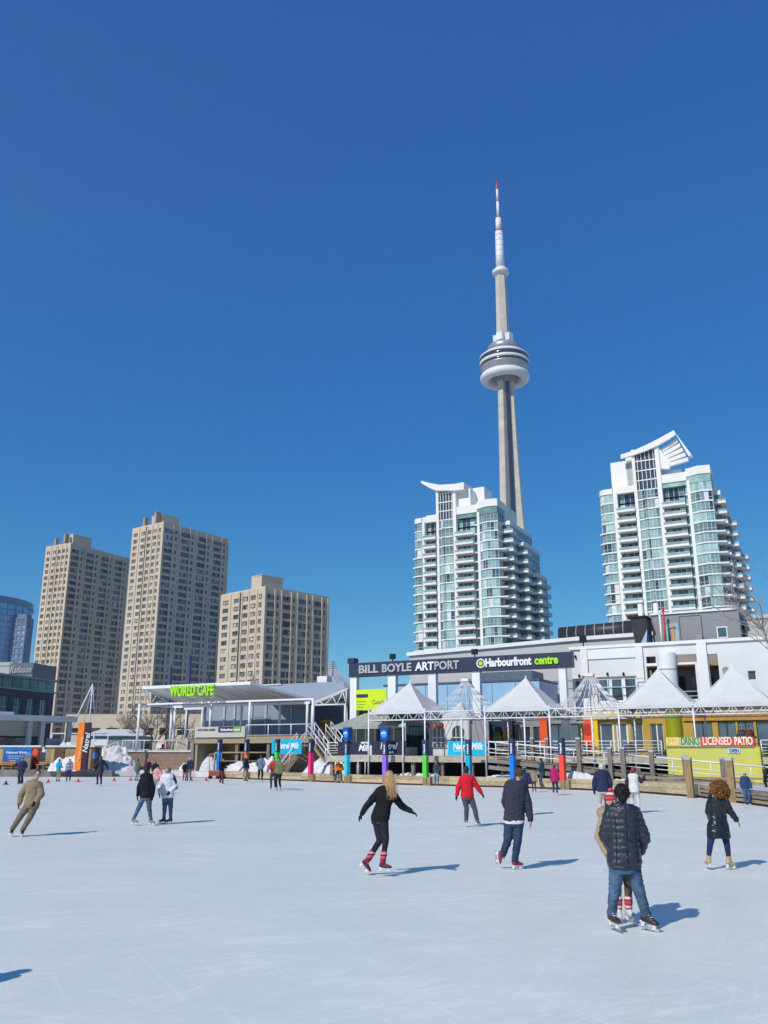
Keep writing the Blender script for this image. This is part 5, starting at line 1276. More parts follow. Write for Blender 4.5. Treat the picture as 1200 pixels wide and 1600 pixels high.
# ---------------------------------------------------------- stairs
def stair(label, P0, P1, width, n, group='white railed outdoor stairs'):
    """P0 foot, P1 head (world points); treads across the view"""
    P0 = Vector(P0); P1 = Vector(P1); d = P1-P0; h = Vector((d.x, d.y, 0)); L = h.length; h.normalize(); c = Vector((-h.y, h.x, 0))*width/2
    root = thing('outdoor_stair', P0, label, 'stairs', group)
    for s in (-1, 1):
        mb = MB(); o = c*s
        mb.slab([P0+o+UP*-.1, P0+o+h*.35-UP*.1, P1+o-UP*.32, P1+o], .07); mb.build('stringer', M_timber, root)
        mb = MB(); mb.tube(P0+o+UP*.95, P1+o+UP*.95, .045, n=6); mb.tube(P0+o+UP*.5, P1+o+UP*.5, .03, n=6); mb.build('handrail', M_whitesteel, root)
        for k in range(4):
            q = P0.lerp(P1, k/3)+o; mb = MB(); mb.tube(q, q+UP*.95, .04, n=6); mb.build('baluster', M_whitesteel, root)
    for k in range(n):
        q = P0.lerp(P1, (k+.7)/n); mb = MB(); e = h*.15
        pts = [q-c-e, q+c-e, q+c+e, q-c+e]; mb.slab(pts, .05); mb.build('tread', M_timber_grey, root)
sd = B(sD1-.5, -1.6, 0)
st_h = W(470, 1163, 74); st_f = W(432, 1205, 72)
stair('white railed timber stair rising right from the rink edge, beside the green rink post', (st_f.x, 73, .5), (st_h.x, 74, 2.75), 1.6, 11)
mb = MB(); mb.box(st_h.x, st_h.x+2.6, 73.2, 75.5, 2.6, 2.75); o = tag(mb.build('stair_landing', M_timber_grey), 'grey timber landing between the two white railed stairs', 'landing')
a = W(494, 1154, 73); b = W(541, 1205, 68)
stair('long white railed stair dropping right from the cafe terrace towards the cyan rink post', (b.x, 67.5, .5), (a.x, 73, z36), 1.7, 16)
a = W(504, 1140, 76); b = W(529, 1160, 71)
stair('upper white railed stair dropping right from the cafe terrace to the tent deck', (b.x, 70.5, 1.9), (a.x, 76, z36+.3), 1.5, 8)
mb = MB(); mb.fr = Fr(-9.4, 76.2, -28); mb.box(0, 7.5, 0, .25, .48, 2.6)
tag(mb.build('brick_wall', M_brick), 'reddish brick wall below the cyan banner behind the left stair', 'wall')
# rink side timber fence beneath the terrace
fr_f = Fr(*G(385,1214).xy, -35)
railing('timber_fence', 'low pale timber fence in front of the dark undercroft, left of the blue rink post', Fr(W(333,1200,78).x, 78.5, -12), [(0, 0, .5), (7.6, 0, .5)], 1.6, 2.5, (1.0, .55, .1), .07, .08, M_timber)
# ---------------------------------------------------------- brick terrace with white railings
T = Fr(W(185,1180,86).x, 86, -2)
bt = thing('brick_terrace', T(4, 0, .4), 'brown brick terrace wall with snow on top below the cafe columns', 'wall')
sE = T.on(312,1180,0)[0]; zT = T.on(250,1175,0)[1]
mb = MB(T)
for k in range(9):
    z0_ = .45+k*(zT-.45)/9; mb.box(0 if k % 2 else -.02, sE, -.01*(k % 2), .5, z0_+.015, .45+(k+1)*(zT-.45)/9-.0)
mb.box(.1, sE-.1, .06, 6, .4, zT-.05); mb.build('wall', M_brick, bt)
mb = MB(T); mb.box(-.15, sE+.1, -.12, .7, zT, zT+.14); mb.build('snow_cap', M_snow, bt)
mb = MB(T); mb.prism_t([(0, .45), (0, zT-.1), (-3.1, .45)], .1, .5); mb.build('sloping_end', M_concrete, bt)
for k in range(6):
    mb = MB(T); mb.beam((-2.9+.1, .02, .8+.0*k), (-2.9, .02, .8), .01, .01) if False else None
railing('terrace_railing', 'white railing on top of the brick terrace wall', T, [(.2, .35, zT+.1), (sE-.3, .35, zT+.1)], 1.0, 1.0, (1.0, .1), .045, .035)
railing('terrace_railing', 'white sloping railing beside the large snow heap left of the brick terrace', T, [(-.3, .4, 1.9), (-3.4, .3, .7)], 1.2, .8, (1.0, .5), .05, .04)
mb = MB(T); a = T.on(268,1170,5)[0]; mb.box(a, a+3.6, 5, 5.2, zT-.1, zT+1.35); tag(mb.build('cream_screen', mat('cream_screen', (.5,.46,.36), .7)), 'cream screen wall on the terrace between the white columns', 'screen')
# outdoor furniture on the terrace: small clutter
for k, px in enumerate((205, 228, 247, 258)):
    s = T.on(px, 1170, 2.2)[0]; root = thing('cafe_chair', T(s, 2.2, zT-.1), ['blue tinted folded cafe chair behind the terrace railing, nearest the column', 'dark cafe chair behind the terrace railing, second from the left', 'white cafe chair behind the terrace railing, third from the left', 'red cafe chair behind the terrace railing beside the cream screen'][k], 'chair', 'chairs on the brick terrace')
    mm = [mat('faded_blue', (.12,.2,.35), .6), M_dark, M_white, mat('faded_red', (.3,.07,.06), .6)][k]; z = zT-.1
    mb = MB(T); mb.box(s-.25, s+.25, 1.95, 2.45, z+.43, z+.48); mb.build('seat', mm, root)
    mb = MB(T); mb.box(s-.25, s+.25, 2.46, 2.5, z+.5, z+.92); mb.build('backrest', mm, root)
    for a in (-.22, .22):
        for b in (2.0, 2.42): mb = MB(T); mb.tube((s+a, b, z), (s+a, b, z+.43), .02, n=6); mb.build('leg', M_cap, root)
# ---------------------------------------------------------- rink posts
def curb_hit(px):
    for D in [x*.1 for x in range(200, 1000)]:
        p = W(px, 1215, D); x = p.x
        for (x0, y0), (x1, y1) in zip(CURB[:-1], CURB[1:]):
            if x0 <= x <= x1 and x1 > x0:
                yc = y0+(y1-y0)*(x-x0)/(x1-x0)
                if D >= yc: return Vector((x, yc, 0)), math.degrees(math.atan2(y1-y0, x1-x0))
M_pn = mat('post_navy', (.035,.05,.12), .5, .1, 2); M_pst = mat('post_stub', (.30,.22,.13), .8, .25, 3, .3, stretch=(1,1,.3))
posts = [(343.5,1155,(20,125,225),'blue'),(386,1155,(205,100,50),'orange'),(434.5,1155,(75,205,60),'green'),(488,1155,(240,45,125),'pink'),(545,1157,(60,200,225),'pale cyan'),(604,1157,(145,105,215),'purple'),(667,1156,(85,205,70),'green'),(735,1155.5,(0,165,205),'cyan'),(804,1154,(10,120,225),'blue'),(882,1153,(250,75,65),'red')]
where = ['leftmost, in front of the plywood undercroft','second from the left, under the terrace sign board','in front of the left cyan banner','between the two white stairs','beside the orange jacket, blue box on top','before the navy banners, blue box on top','between the navy and the right cyan banner','in front of the right cyan banner','left of the grey ramp doors','rightmost, in front of the ramp']
POSTP = []
for (px, yt, c, nm), wh in zip(posts, where):
    p, ang = curb_hit(px); K = Fr(p.x, p.y, ang-0.0); zt = W(px, yt, p.y).z; POSTP.append((p, K, zt))
    root = thing('rink_post', p, '%s square post, navy top, %s' % (nm, wh), 'post', 'painted rink posts')
    h = .145
    mb = MB(K); mb.box(-h, h, -.30, -.30+2*h, 0, .52); mb.build('stub', M_pst, root)
    mb = MB(K); mb.box(-h-.01, h+.01, -.31, -.29+2*h, .52, zt-1.0); mb.build('painted_sleeve', mat('sleeve_'+nm.replace(' ', '_'), rgb(*c), .5, .05, 1), root)
    mb = MB(K); mb.box(-h-.015, h+.015, -.315, -.285+2*h, zt-1.0, zt); mb.build('navy_sleeve', M_pn, root)
    text(root, 'lettering', 'Natrel', K(.07, -.325, zt-.9), UP, Vector((-K.u.x, -K.u.y, 0)), .17, M_txtw, .004, .6, .006)
    mb = MB(K); mb.box(h+.03, h+.28, -.3, .0, .0, .55); mb.build('bracket', M_pst, root)
    if nm in ('pale cyan', 'purple'):
        zz = W(px, 1136.5, p.y).z
        sb_ = thing('box_sign', p+UP*zt, 'small blue illuminated style box sign on the %s rink post' % nm, 'sign', 'blue box signs')
        mb = MB(K); mb.box(-.32, .32, -.34, .04, zt+.02, zz); mb.build('case', mat('sign_blue', rgb(20,75,155), .4, .05, 1) if 'sign_blue' not in bpy.data.materials else bpy.data.materials['sign_blue'], sb_)
        mb = MB(K); mb.ell((0, -.345, (zt+zz)/2-.02), .26, .012, .25, n=20, k=10); mb.build('emblem', mat('emblem_blue', rgb(60,150,230), .5) if 'emblem_blue' not in bpy.data.materials else bpy.data.materials['emblem_blue'], sb_)
        text(sb_, 'lettering', 'RINK', K(-.2, -.36, (zt+zz)/2+.0), u3(K), UP, .16, M_txtw, .004, .4, .006)
# white goal like tube frames behind the curb
for px0, px1, yt, lab in ((567, 578, 1189, 'small white tube frame standing behind the curb left of the purple post'),):
    a, z = A.on(px0, yt, .8); b, _ = A.on(px1, yt, .8)
    mb = MB(A); mb.tube((a, .1, .5), (a, .1, z), .03, n=6); mb.tube((a, .1, z), (b, .1, z), .03, n=6); mb.tube((b, .1, z), (b, .1, .5), .03, n=6)
    tag(mb.build('tube_frame', M_whitesteel), lab, 'frame')
# ---------------------------------------------------------- far left: flat canopy, timber wall, pylon
Lf = Fr(W(118,1130,88).x, 88, 174)    # runs to the left, slightly nearer
def onL(px, py, t=0): return Lf.on(px, py, t)
fc = thing('flat_canopy', (-32, 88, .5), 'long flat roofed pale canopy building at the left edge', 'building')
LL = Fr(W(-60,1130,80).x, 80, math.degrees(math.atan2(88-80, W(118,1130,88).x-W(-60,1130,80).x)))
Lc = LL.on(118,1120,0)[0]; zc1 = LL.on(60,1118,0)[1]; zc0 = LL.on(60,1127,0)[1]; zp0 = LL.on(30,1150,0)[1]
mb = MB(LL); mb.box(-3, Lc, -.5, 9, zc0, zc1); mb.build('roof', mat('pale_fascia', (.55,.57,.58), .6, .05, .3), fc)
mb = MB(LL); mb.box(-3, LL.on(18,1115,0)[0], -.55, 4, zc1, zc1+.25); mb.build('roof_snow', M_snow, fc)
mb = MB(LL); mb.box(-3, LL.on(68,1140,0)[0], .6, .8, zp0, zc0-.01); mb.build('beige_panel', mat('beige_panel', (.42,.39,.32), .7, .06, .5), fc)
for px in (-20, 48, 68, 110):
    s = LL.on(px,1140,0)[0]; mb = MB(LL); mb.box(s-.2, s+.2, .1, .5, .48, zc0-.01); mb.build('column', mat('pale_column', (.48,.5,.52), .6) if 'pale_column' not in bpy.data.materials else bpy.data.materials['pale_column'], fc)
mb = MB(LL); mb.box(-3, Lc-.5, 5, 5.2, .48, zc0-.02); mb.build('back_wall', mat('dusky_wall', (.12,.10,.11), .6, .3, .6), fc)
mb = MB(LL)
for px in (6, 14, 27, 36, 78, 90): s = LL.on(px,1155,4.9)[0]; mb.box(s-.45, s+.45, 4.8, 4.9, zp0-1.6, zp0-.1)
mb.build('window', mat('bright_window', (.45,.47,.48), .3, .5, .8), fc)
for k in range(int(Lc/1.7)): mb = MB(LL); mb.box(k*1.7, k*1.7+.08, 4.7, 4.799, .48, zc0-.05); mb.build('mullion', M_bfr, fc)
# timber wall with posters
Q = Fr(W(-40,1190,78.5).x, 80.8, 0)
tz = Q.on(60,1167.5,0)[1]
tw2 = thing('timber_wall', Q(6, 0, .5), 'low yellowish timber wall behind the rink at far left', 'wall')
Z = lambda px: Q.on(px, 1185, 0)[0]
for a, b in ((-40, 62), (71, 156)):
    mb = MB(Q); x = Z(a)
    while x < Z(b): mb.box(x+.01, min(Z(b), x+.42), 0, .4, .48, tz, rnd.randrange(2)); x += .43
    mb.build('cladding', [M_timber_new, mat('dull_timber', (.36,.27,.13), .8, .2, 3)], tw2)
    mb = MB(Q); mb.box(Z(a)-.05, Z(b)+.05, -.15, .6, tz, tz+.16); mb.build('snow_cap', M_snow, tw2)
for a, b, y0, y1 in ((84.5, 100, 1169, 1199), (142, 155, 1169, 1199)):
    mb = MB(Q); mb.box(Z(a), Z(b), -.06, -.003, Q.on(90,y1,0)[1], tz-.05); mb.build('brown_board', mat('brown_board', (.13,.06,.035), .6, .1, 1) if 'brown_board' not in bpy.data.materials else bpy.data.materials['brown_board'], tw2)
zq = Q.on(149,1181,0)[1]; mb = MB(Q); mb.ell(((Z(142)+Z(155))/2, -.08, zq), .27, .02, .3, n=18, k=9); mb.build('round_blue_emblem', mat('emblem_blue_b', rgb(70,140,220), .5), tw2)
lc = thing('concrete_ledge', Q(5, -1, 0), 'grey concrete ledge along the ice at far left', 'curb')
mb = MB(Q); mb.box(Z(-40), Z(120), -.9, -.02, .0, .62); mb.box(Z(120)+.01, Z(182), -.9, -.1, .0, .56); mb.build('ledge', mat('dirty_concrete', (.20,.19,.19), .85, .25, 1, .2), lc)
pp = thing('rink_poster', Q(2, -.1, .7), 'large blue and red printed poster on the timber wall', 'poster')
pz0, pz1 = Q.on(30,1193,-.1)[1], tz-.06
M_pb = mat('poster_blue', rgb(35,55,150), .5, .35, .9, col2=rgb(25,120,190))
mb = MB(Q); mb.box(Z(5), Z(49), -.1, -.004, pz0, pz1); mb.build('blue_panel', M_pb, pp)
mb = MB(Q); mb.box(Z(49)+.003, Z(61), -.1, -.004, pz0-.4, pz1); mb.build('red_panel', mat('poster_red', rgb(150,25,35), .5, .3, 1), pp)
mb = MB(Q); mb.box(Z(5), Z(49), -.1, -.004, pz0-.22, pz0-.003); mb.build('magenta_strip', mat('poster_magenta', rgb(110,20,60), .5), pp)
text(pp, 'lettering', 'Natrel Rink', Q(Z(10), -.12, pz1-.5), u3(Q), UP, .3, M_txtw, .006, 1.9, .006)
for k in range(3): 
    mb = MB(Q); mb.box(Z(12)+k*.1, Z(36)-k*.3, -.115, -.101, pz1-.75-.2*k, pz1-.69-.2*k); mb.build('printed_line', mat('pale_ink', (.4,.5,.7), .5) if 'pale_ink' not in bpy.data.materials else bpy.data.materials['pale_ink'], pp)
zq = (pz0+pz1)/2-.1; mb = MB(Q); mb.ell((Z(55), -.11, zq+.35), .28, .02, .38, n=16, k=9); mb.build('printed_face', mat('print_orange', rgb(215,90,60), .5, .2, 2), pp)
mb = MB(Q); mb.ell((Z(45), -.11, zq), .3, .015, .42, n=16, k=9); mb.build('printed_figure', mat('print_sky', rgb(70,150,215), .5, .2, 2), pp)
for a, b, lab in ((3, 27, 'orange slatted bench below the blue poster at far left'), (62, 76, 'short orange slatted bench beside the gap in the timber wall')):
    root = thing('slatted_bench', Q(Z(a), -.6, .62), lab, 'bench', 'orange benches'); x0, x1 = Z(a), Z(b)
    mb = MB(Q)
    for k in range(3): mb.box(x0, x1, -.75+.16*k, -.62+.16*k, 1.02, 1.08)
    mb.box(x0, x1, -.2, -.15, 1.12, 1.28); mb.build('seat', mat('orange_slat', (.55,.26,.08), .7, .15, 3) if 'orange_slat' not in bpy.data.materials else bpy.data.materials['orange_slat'], root)
    for x in (x0+.15, x1-.15): mb = MB(Q); mb.box(x-.05, x+.05, -.7, -.3, .62, 1.02); mb.build('leg', M_post, root)
# planter / bin
mb = MB(Q); x = Z(41); mb.prism([(x, -.85), (x+.75, -.85), (x+.7, -.3), (x+.05, -.3)], .62, 1.75); mb.prism([(x-.05, -.9), (x+.8, -.9), (x+.8, -.25), (x-.05, -.25)], 1.753, 1.85)
tag(mb.build('litter_bin', M_timber_grey), 'grey brown litter bin before the blue poster', 'bin')
# orange pylon
py_ = thing('sign_pylon', Q(Z(125), -1.2, .6), 'tall leaning orange and dark purple sign pylon', 'sign')
pa, pb_ = W(116.5,1196,79), W(122,1129,79)
def pyl(mb, x0, x1, y0, y1, m):
    """leaning prism, lower x offset 0, top shifted"""
    dx = pb_.x-pa.x+.1; z0, z1 = .6, pb_.z
    P = [(pa.x+x0, 78.9+y0), (pa.x+x1, 78.9+y0), (pa.x+x1, 78.9+y1), (pa.x+x0, 78.9+y1)]
    a = [mb.V((x, y, z0)) for x, y in P]; b = [mb.V((x+dx*(.85 if x > pa.x+.5 else 1), y, z1)) for x, y in P]
    for k in range(4): mb.F([a[k], a[(k+1)%4], b[(k+1)%4], b[k]], m)
    mb.F(a[::-1], m); mb.F(b, m)
mb = MB(); pyl(mb, 0, .56, 0, .5, 0); mb.build('orange_side', mat('pylon_orange', rgb(245,130,35), .5, .1, 1), py_)
mb = MB(); pyl(mb, .563, 1.05, 0.02, .5, 0); mb.build('purple_side', mat('pylon_purple', (.045,.014,.045), .5, .1, 1), py_)
text(py_, 'lettering', 'Natrel', Vector((pa.x+1.05, 78.86, 2.1)), (.08, 0, 1), (-1, 0, .08), .62, M_txtw, .01, 1.7, .01, shear=.2)
text(py_, 'lettering', 'Natrel rink', Vector((pa.x+.42, 78.86, 1.3)), (.1, 0, 1), (-1, 0, .1), .32, mat('peach_ink', rgb(255,200,130), .5), .01, 2.2, .008)
# ship mast with stays
ms = thing('flag_mast', W(138,1172,92), 'white ship style mast with slanting stays behind the orange pylon', 'mast')
tp = W(145,1069,92); bs = W(136.5,1166,92)
mb = MB(); mb.tube(bs, tp, .09, .05, n=8); mb.build('mast', M_whitesteel, ms)
mb = MB(); mb.tube(W(101,1160,92), tp, .07, n=6); mb.build('boom', M_whitesteel, ms)
mb = MB(); mb.tube(W(131,1130,92), tp, .025, n=5); mb.tube(W(150,1160,92), tp, .02, n=5); mb.build('stay', M_whitesteel, ms)
# white low shed + teal
Sx = Fr(W(137,1160,100).x, 100, 0)
sh = thing('white_shed', Sx(2, 0, .5), 'low shed with snowy roof and teal front right of the orange pylon', 'shed')
x1 = Sx.on(180,1150,0)[0]; z0 = Sx.on(150,1150,0)[1]
mb = MB(Sx); mb.box(0, x1+3, 0, 5, .48, z0); mb.build('wall', mat('faded_teal', (.20,.27,.26), .7, .2, 1), sh)
mb = MB(Sx); mb.slab([(-.3, -.4, z0+.01), (x1+3.3, -.4, z0+.01), (x1+2.4, 5.2, z0+.75), (-.3, 5.2, z0+.75)], .12); mb.build('snowy_roof', M_snow, sh)
mb = MB(Sx); mb.box(.4, 2.2, -.06, -.003, .9, z0-.3); mb.build('white_board', M_white, sh)
railing('pipe_railing', 'white pipe railing on the snow between the pylon and the big snow heap', Sx, [(-3, -3, 1.5), (3.2, -3, 1.5)], 2.6, 1.6, (1.0, .5), .06, .05)
# blue mast poles before the tall tower
for px, y0, lab in ((269,1022,'left dark blue pole in front of the tallest tan tower'), (299,1003,'middle and tallest dark blue pole in front of the tallest tan tower'), (328,1033,'right dark blue pole in front of the tallest tan tower')):
    p = W(px, y0, 190); root = thing('blue_pole', (p.x, 190, 0), lab, 'pole', 'dark blue poles')
    mb = MB(); mb.tube((p.x, 190, 0), (p.x, 190, p.z-3), .38, .3, n=8); mb.build('shaft', mat('pole_blue', (.02,.035,.13), .5) if 'pole_blue' not in bpy.data.materials else bpy.data.materials['pole_blue'], root)
    mb = MB(); mb.tube((p.x, 190, p.z-3), (p.x, 190, p.z), .12, .05, n=6); mb.build('spike', M_post, root)
# ---------------------------------------------------------- snow heaps
snow_pile(W(168,1180,84).x, 84.0, 3.0, 1.9, 2.0, .5, 3.1, 'tallest snow heap, right of the orange pylon before the brick terrace', .5)
snow_pile(W(115,1170,86).x, 86.0, 5.2, 2.4, 2.2, .5, 9.4, 'long snow heap behind the timber wall and the orange pylon', .5)
snow_pile(W(97,1190,79.6).x, 79.9, 1.2, .5, 1.1, .55, 5.7, 'small snow heap behind the child in the cyan jacket', .25)
snow_pile(W(115,1190,79.6).x, 79.8, 1.4, .55, 1.3, .55, 2.2, 'small snow heap at the foot of the orange pylon', .25)
snow_pile(W(66,1180,82).x, 82.3, 1.2, .8, 2.2, .5, 1.2, 'narrow snow heap in the gap of the timber wall', .3)
snow_pile(W(172,1197,82.3).x, 82.6, 2.6, 1.4, .9, .3, 6.2, 'low spreading snow heap beside the ledge in front of the tallest heap', .3)
snow_pile(W(318,1195,81).x, 81.8, 2.2, 1.3, 1.5, .48, 8.8, 'rounded snow heap left of the blue rink post', .35)
snow_pile(W(376,1205,76).x, 77.6, 2.6, .9, .8, .45, 4.9, 'low snow heap behind the orange rink post', .3, -40)
snow_pile(W(417,1200,74).x, 75.6, 2.2, 1.0, 1.1, .45, 7.3, 'snow heap beside the foot of the left stair', .35, -40)
snow_pile(W(510,1203,68).x, 69.3, 2.6, 1.1, 1.0, .45, 5.1, 'snow heap under the long white stair', .4, -40)
snow_pile(A(3.4, .8, 0).x, A(3.4, .8, 0).y, 2.4, .5, .3, .48, 2.9, 'thin snow heap at the deck edge behind the purple rink post', .2, -31)
snow_pile(A(11, -.6, 0).x, A(11, -.6, 0).y, 2.2, .4, .35, .48, 3.9, 'thin snow heap under the deck right of the cyan banner', .2, -31)
snow_pile(A(15.5, -1.8, 0).x, A(15.5, -1.8, 0).y, 1.9, .45, .5, .45, 4.4, 'snow heap behind the curb between the red rink post and the ramp posts', .3, -31)
snow_pile(A(18.5, -2.3, 0).x, A(18.5, -2.3, 0).y, .9, .35, .25, .45, 6.6, 'low snow heap below the ramp right of the white vest', .25, -31)
# ---------------------------------------------------------- bare trees
M_bark = mat('bare_branches', (.22,.17,.13), .85, .2, 2); M_bark2 = mat('frosted_branches', (.40,.36,.34), .8, .3, 2)
def bare_tree(P, h, seed, m, label, group='bare trees', r0=.14, spread=.55, levels=5, lean=(0,0), tf=.28):
    rng = random.Random(seed); root = thing('bare_tree', P, label, 'tree', group); P = Vector(P)
    tr = MB(); cr = MB()
    def rec(p, d, L, r, lv):
        if lv == 0: L0 = L; L = h*tf
        n = 3; q = p
        for k in range(n):
            d = (d+Vector((rng.gauss(0, .12), rng.gauss(0, .12), rng.gauss(.03, .08)))).normalized(); e = q+d*L/n
            r2 = r*(1-.35*(k+1)/n); (tr if lv == 0 else cr).tube(q, e, r*(1-.35*k/n), r2, n=6 if lv < 2 else 4, cap=False); q = e
            if lv > 0 and lv < levels and rng.random() < .7:
                s = (d+Vector((rng.gauss(0, 1), rng.gauss(0, 1), rng.gauss(.2, .6)))*spread).normalized(); rec(q, s, L*.55, r2*.55, lv+2)
        if lv == 0: L = L0
        if lv < levels:
            for k in range(3 if lv < 2 else 2):
                s = (d+Vector((rng.gauss(0, 1), rng.gauss(0, 1), rng.gauss(.15, .5)))*spread).normalized(); rec(q, s, L*rng.uniform(.62, .82), r*.6, lv+1)
    rec(P, Vector((lean[0], lean[1], 1)).normalized(), h*.28, r0, 0)
    tr.build('trunk', m, root); cr.build('crown', m, root)
k = 0
tl = ['bare brown tree left of the cafe columns, closest to the pylon', 'bare tree just left of the first cafe column', 'bare tree seen between the first two cafe columns', 'bare tree right of the second cafe column under the roof', 'bare tree at the far end behind the small steel frame', 'slender bare tree behind the snowy shed roof']
for (px, D, h) in ((199,112,8.5),(213,100,9),(240,104,9.5),(258,110,8.5),(283,112,8),(182,120,6.5)):
    p = W(px,1160,D); bare_tree((p.x, D, .4), h, 20+k, M_bark, tl[k], r0=.16); k += 1
# branches entering at the right edge (tree stands just outside the frame)
p = W(1232, 1000, 40)
bare_tree((p.x, 38, .3), 9.2, 5, M_bark2, 'bare pale tree reaching in from the right edge above the white building', 'bare tree at right', r0=.11, spread=.5, levels=5, lean=(0, 0), tf=.62)
# ---------------------------------------------------------- cones
M_cone = mat('pink_cone', rgb(225,105,110), .5, .1, 3)
def at_h(px, py): g = G(px, py); return g
ci = 0
clab = ['pink training cone right of the leaning man in tan, nearest him', 'pink training cone left of the figure in the long dark coat', 'dark red training cone at the left edge of the ice', 'pink training cone right of the figure in the long dark coat', 'pink training cone close to the left jeans skater', 'pink training cone right of the white jacket, left one of two', 'pink training cone right of the white jacket, right one of two', 'small dark training cone near the left edge between the long shadows', 'pink training cone on the ice before the timber curb at right']
for px, py in ((75,1223),(122,1222),(9,1226),(178,1220.5),(204,1220),(299,1219.5),(322,1219.5),(32,1224.5)):
    g = G(px, py); root = thing('training_cone', g, clab[ci], 'cone', 'training cones'); ci += 1
    mc = M_cone if px not in (9, 32) else mat('dull_red_cone', (.2,.05,.05), .6)
    mb = MB(); mb.lathe(g.x, g.y, [(.12, .03), (.04, .25), (.03, .28), (.0, .29)], 14); mb.build('cone', mc, root)
    mb = MB(); mb.fr = Fr(g.x, g.y, 20*ci); mb.box(-.16, .16, -.16, .16, .004, .035); mb.build('base', mc, root)
# small red trolley left of the blue post
p = G(335, 1217); root = thing('hand_cart', p, 'small red and white cart at the rink edge left of the blue post', 'cart')
K = Fr(p.x, p.y, 0)
mb = MB(K); mb.box(-.45, .45, -.3, .3, .25, .6); mb.build('body', mat('cart_red', (.4,.05,.05), .5), root)
mb = MB(K); mb.box(-.5, .5, -.35, .35, .6, .68); mb.tube((-.45, 0, .6), (-.5, 0, 2.0), .03, n=6); mb.tube((.45, 0, .6), (.5, 0, 2.0), .03, n=6); mb.tube((-.5, 0, 2.0), (.5, 0, 2.0), .03, n=6); mb.build('frame', M_timber, root)
for x in (-.35, .35): mb = MB(K); mb.tube((x, -.33, .13), (x, .33, .13), .13, n=14); mb.build('wheel', M_dark, root)
# ============================================================ people
CL = {}
def cloth(name, col, rough=.85, var=.12, scale=14, bump=.25, spec=.2, coat=0):
    if name not in CL: CL[name] = mat(name, col, rough, var, scale, bump, spec=spec, coat=coat)
    return CL[name]
M_skin = mat('skin', (.55,.33,.24), .5, .08, 12); M_eye = mat('eye_dark', (.02,.015,.015), .3); M_mouth = mat('lips', (.35,.11,.09), .5)
M_blade = mat('steel_blade', (.62,.64,.66), .3, metal=.8)
def remesh(mb, name, mats, parent, vox, disp=0.0, dsc=7, seed=0, keep=None, quilt=None, smooth=2):
    """union of overlapping closed shapes -> one continuous surface"""
    o = mb.build(name, mats, parent)
    m = o.modifiers.new('r', 'REMESH'); m.mode = 'VOXEL'; m.voxel_size = vox; m.use_smooth_shade = True
    if smooth: s = o.modifiers.new('s', 'SMOOTH'); s.iterations = smooth; s.factor = .5
    dg = bpy.context.evaluated_depsgraph_get(); dg.update()
    me = bpy.data.meshes.new_from_object(o.evaluated_get(dg)); o.modifiers.clear()
    old = o.data; o.data = me; bpy.data.meshes.remove(old)
    me.materials.clear()
    for q in mats if isinstance(mats, (list, tuple)) else [mats]: me.materials.append(q)
    if disp or quilt:
        nr = [v.normal.copy() for v in me.vertices]; so_ = Vector((seed*3.1, seed, 0))
        for v, n_ in zip(me.vertices, nr):
            d = 0
            if disp:
                p = v.co*dsc+so_; p.z *= .8
                q = Vector((p.x*.8+.5*noise.noise(p*.6), p.y*.8, p.z*1.9+.9*noise.noise(p*.5))); d = disp*(.7*noise.noise(p)+1.25*(.45-abs(noise.noise(q))*1.8)+.5*(.4-abs(noise.noise(q*2.3))*1.6))
            if quilt: d += quilt[0]*(abs(math.sin(math.pi*v.co.z/quilt[1]+.4*noise.noise(v.co*4)))**.5-.6)
            v.co += n_*d
    me.polygons.foreach_set('use_smooth', [True]*len(me.polygons)); me.update()
    return o
def cap(mb, p, r0, q, r1, n=12):
    """tapered limb with rounded ends"""
    p = Vector(p); q = Vector(q); d = q-p; L = d.length
    if L < 1e-4: mb.ell(p, r0, r0, r0, n=n); return
    d /= L; a = d.cross(Vector((0,0,1)) if abs(d.z) < .9 else Vector((1,0,0))).normalized(); b = d.cross(a)
    rings = []
    prof = [(-r0*math.cos(t), r0*math.sin(t)) for t in (R(15), R(40), R(65), R(90))]+[(L+r1*math.cos(t), r1*math.sin(t)) for t in (R(90), R(65), R(40), R(15))]
    for h, r in prof: rings.append([mb.V(p+d*h+(a*math.cos(2*math.pi*k/n)+b*math.sin(2*math.pi*k/n))*r) for k in range(n)])
    for i in range(len(rings)-1):
        for k in range(n): mb.F([rings[i][k], rings[i][(k+1)%n], rings[i+1][(k+1)%n], rings[i+1][k]], 0, True)
    mb.F(rings[0][::-1]); mb.F(rings[-1])
def loft(mb, secs, n=18, power=2.3):
    """secs: (centre, side vector, front vector) ellipses, closed at both ends"""
    rings = []
    for c, X, Y in secs:
        r = []
        for k in range(n):
            t = 2*math.pi*k/n; ct, st = math.cos(t), math.sin(t)
            f = (abs(ct)**power+abs(st)**power)**(-1/power)
            r.append(mb.V(Vector(c)+X*ct*f+Y*st*f))
        rings.append(r)
    for i in range(len(rings)-1):
        for k in range(n): mb.F([rings[i][k], rings[i][(k+1)%n], rings[i+1][(k+1)%n], rings[i+1][k]], 0, True)
    mb.F(rings[0][::-1]); mb.F(rings[-1])
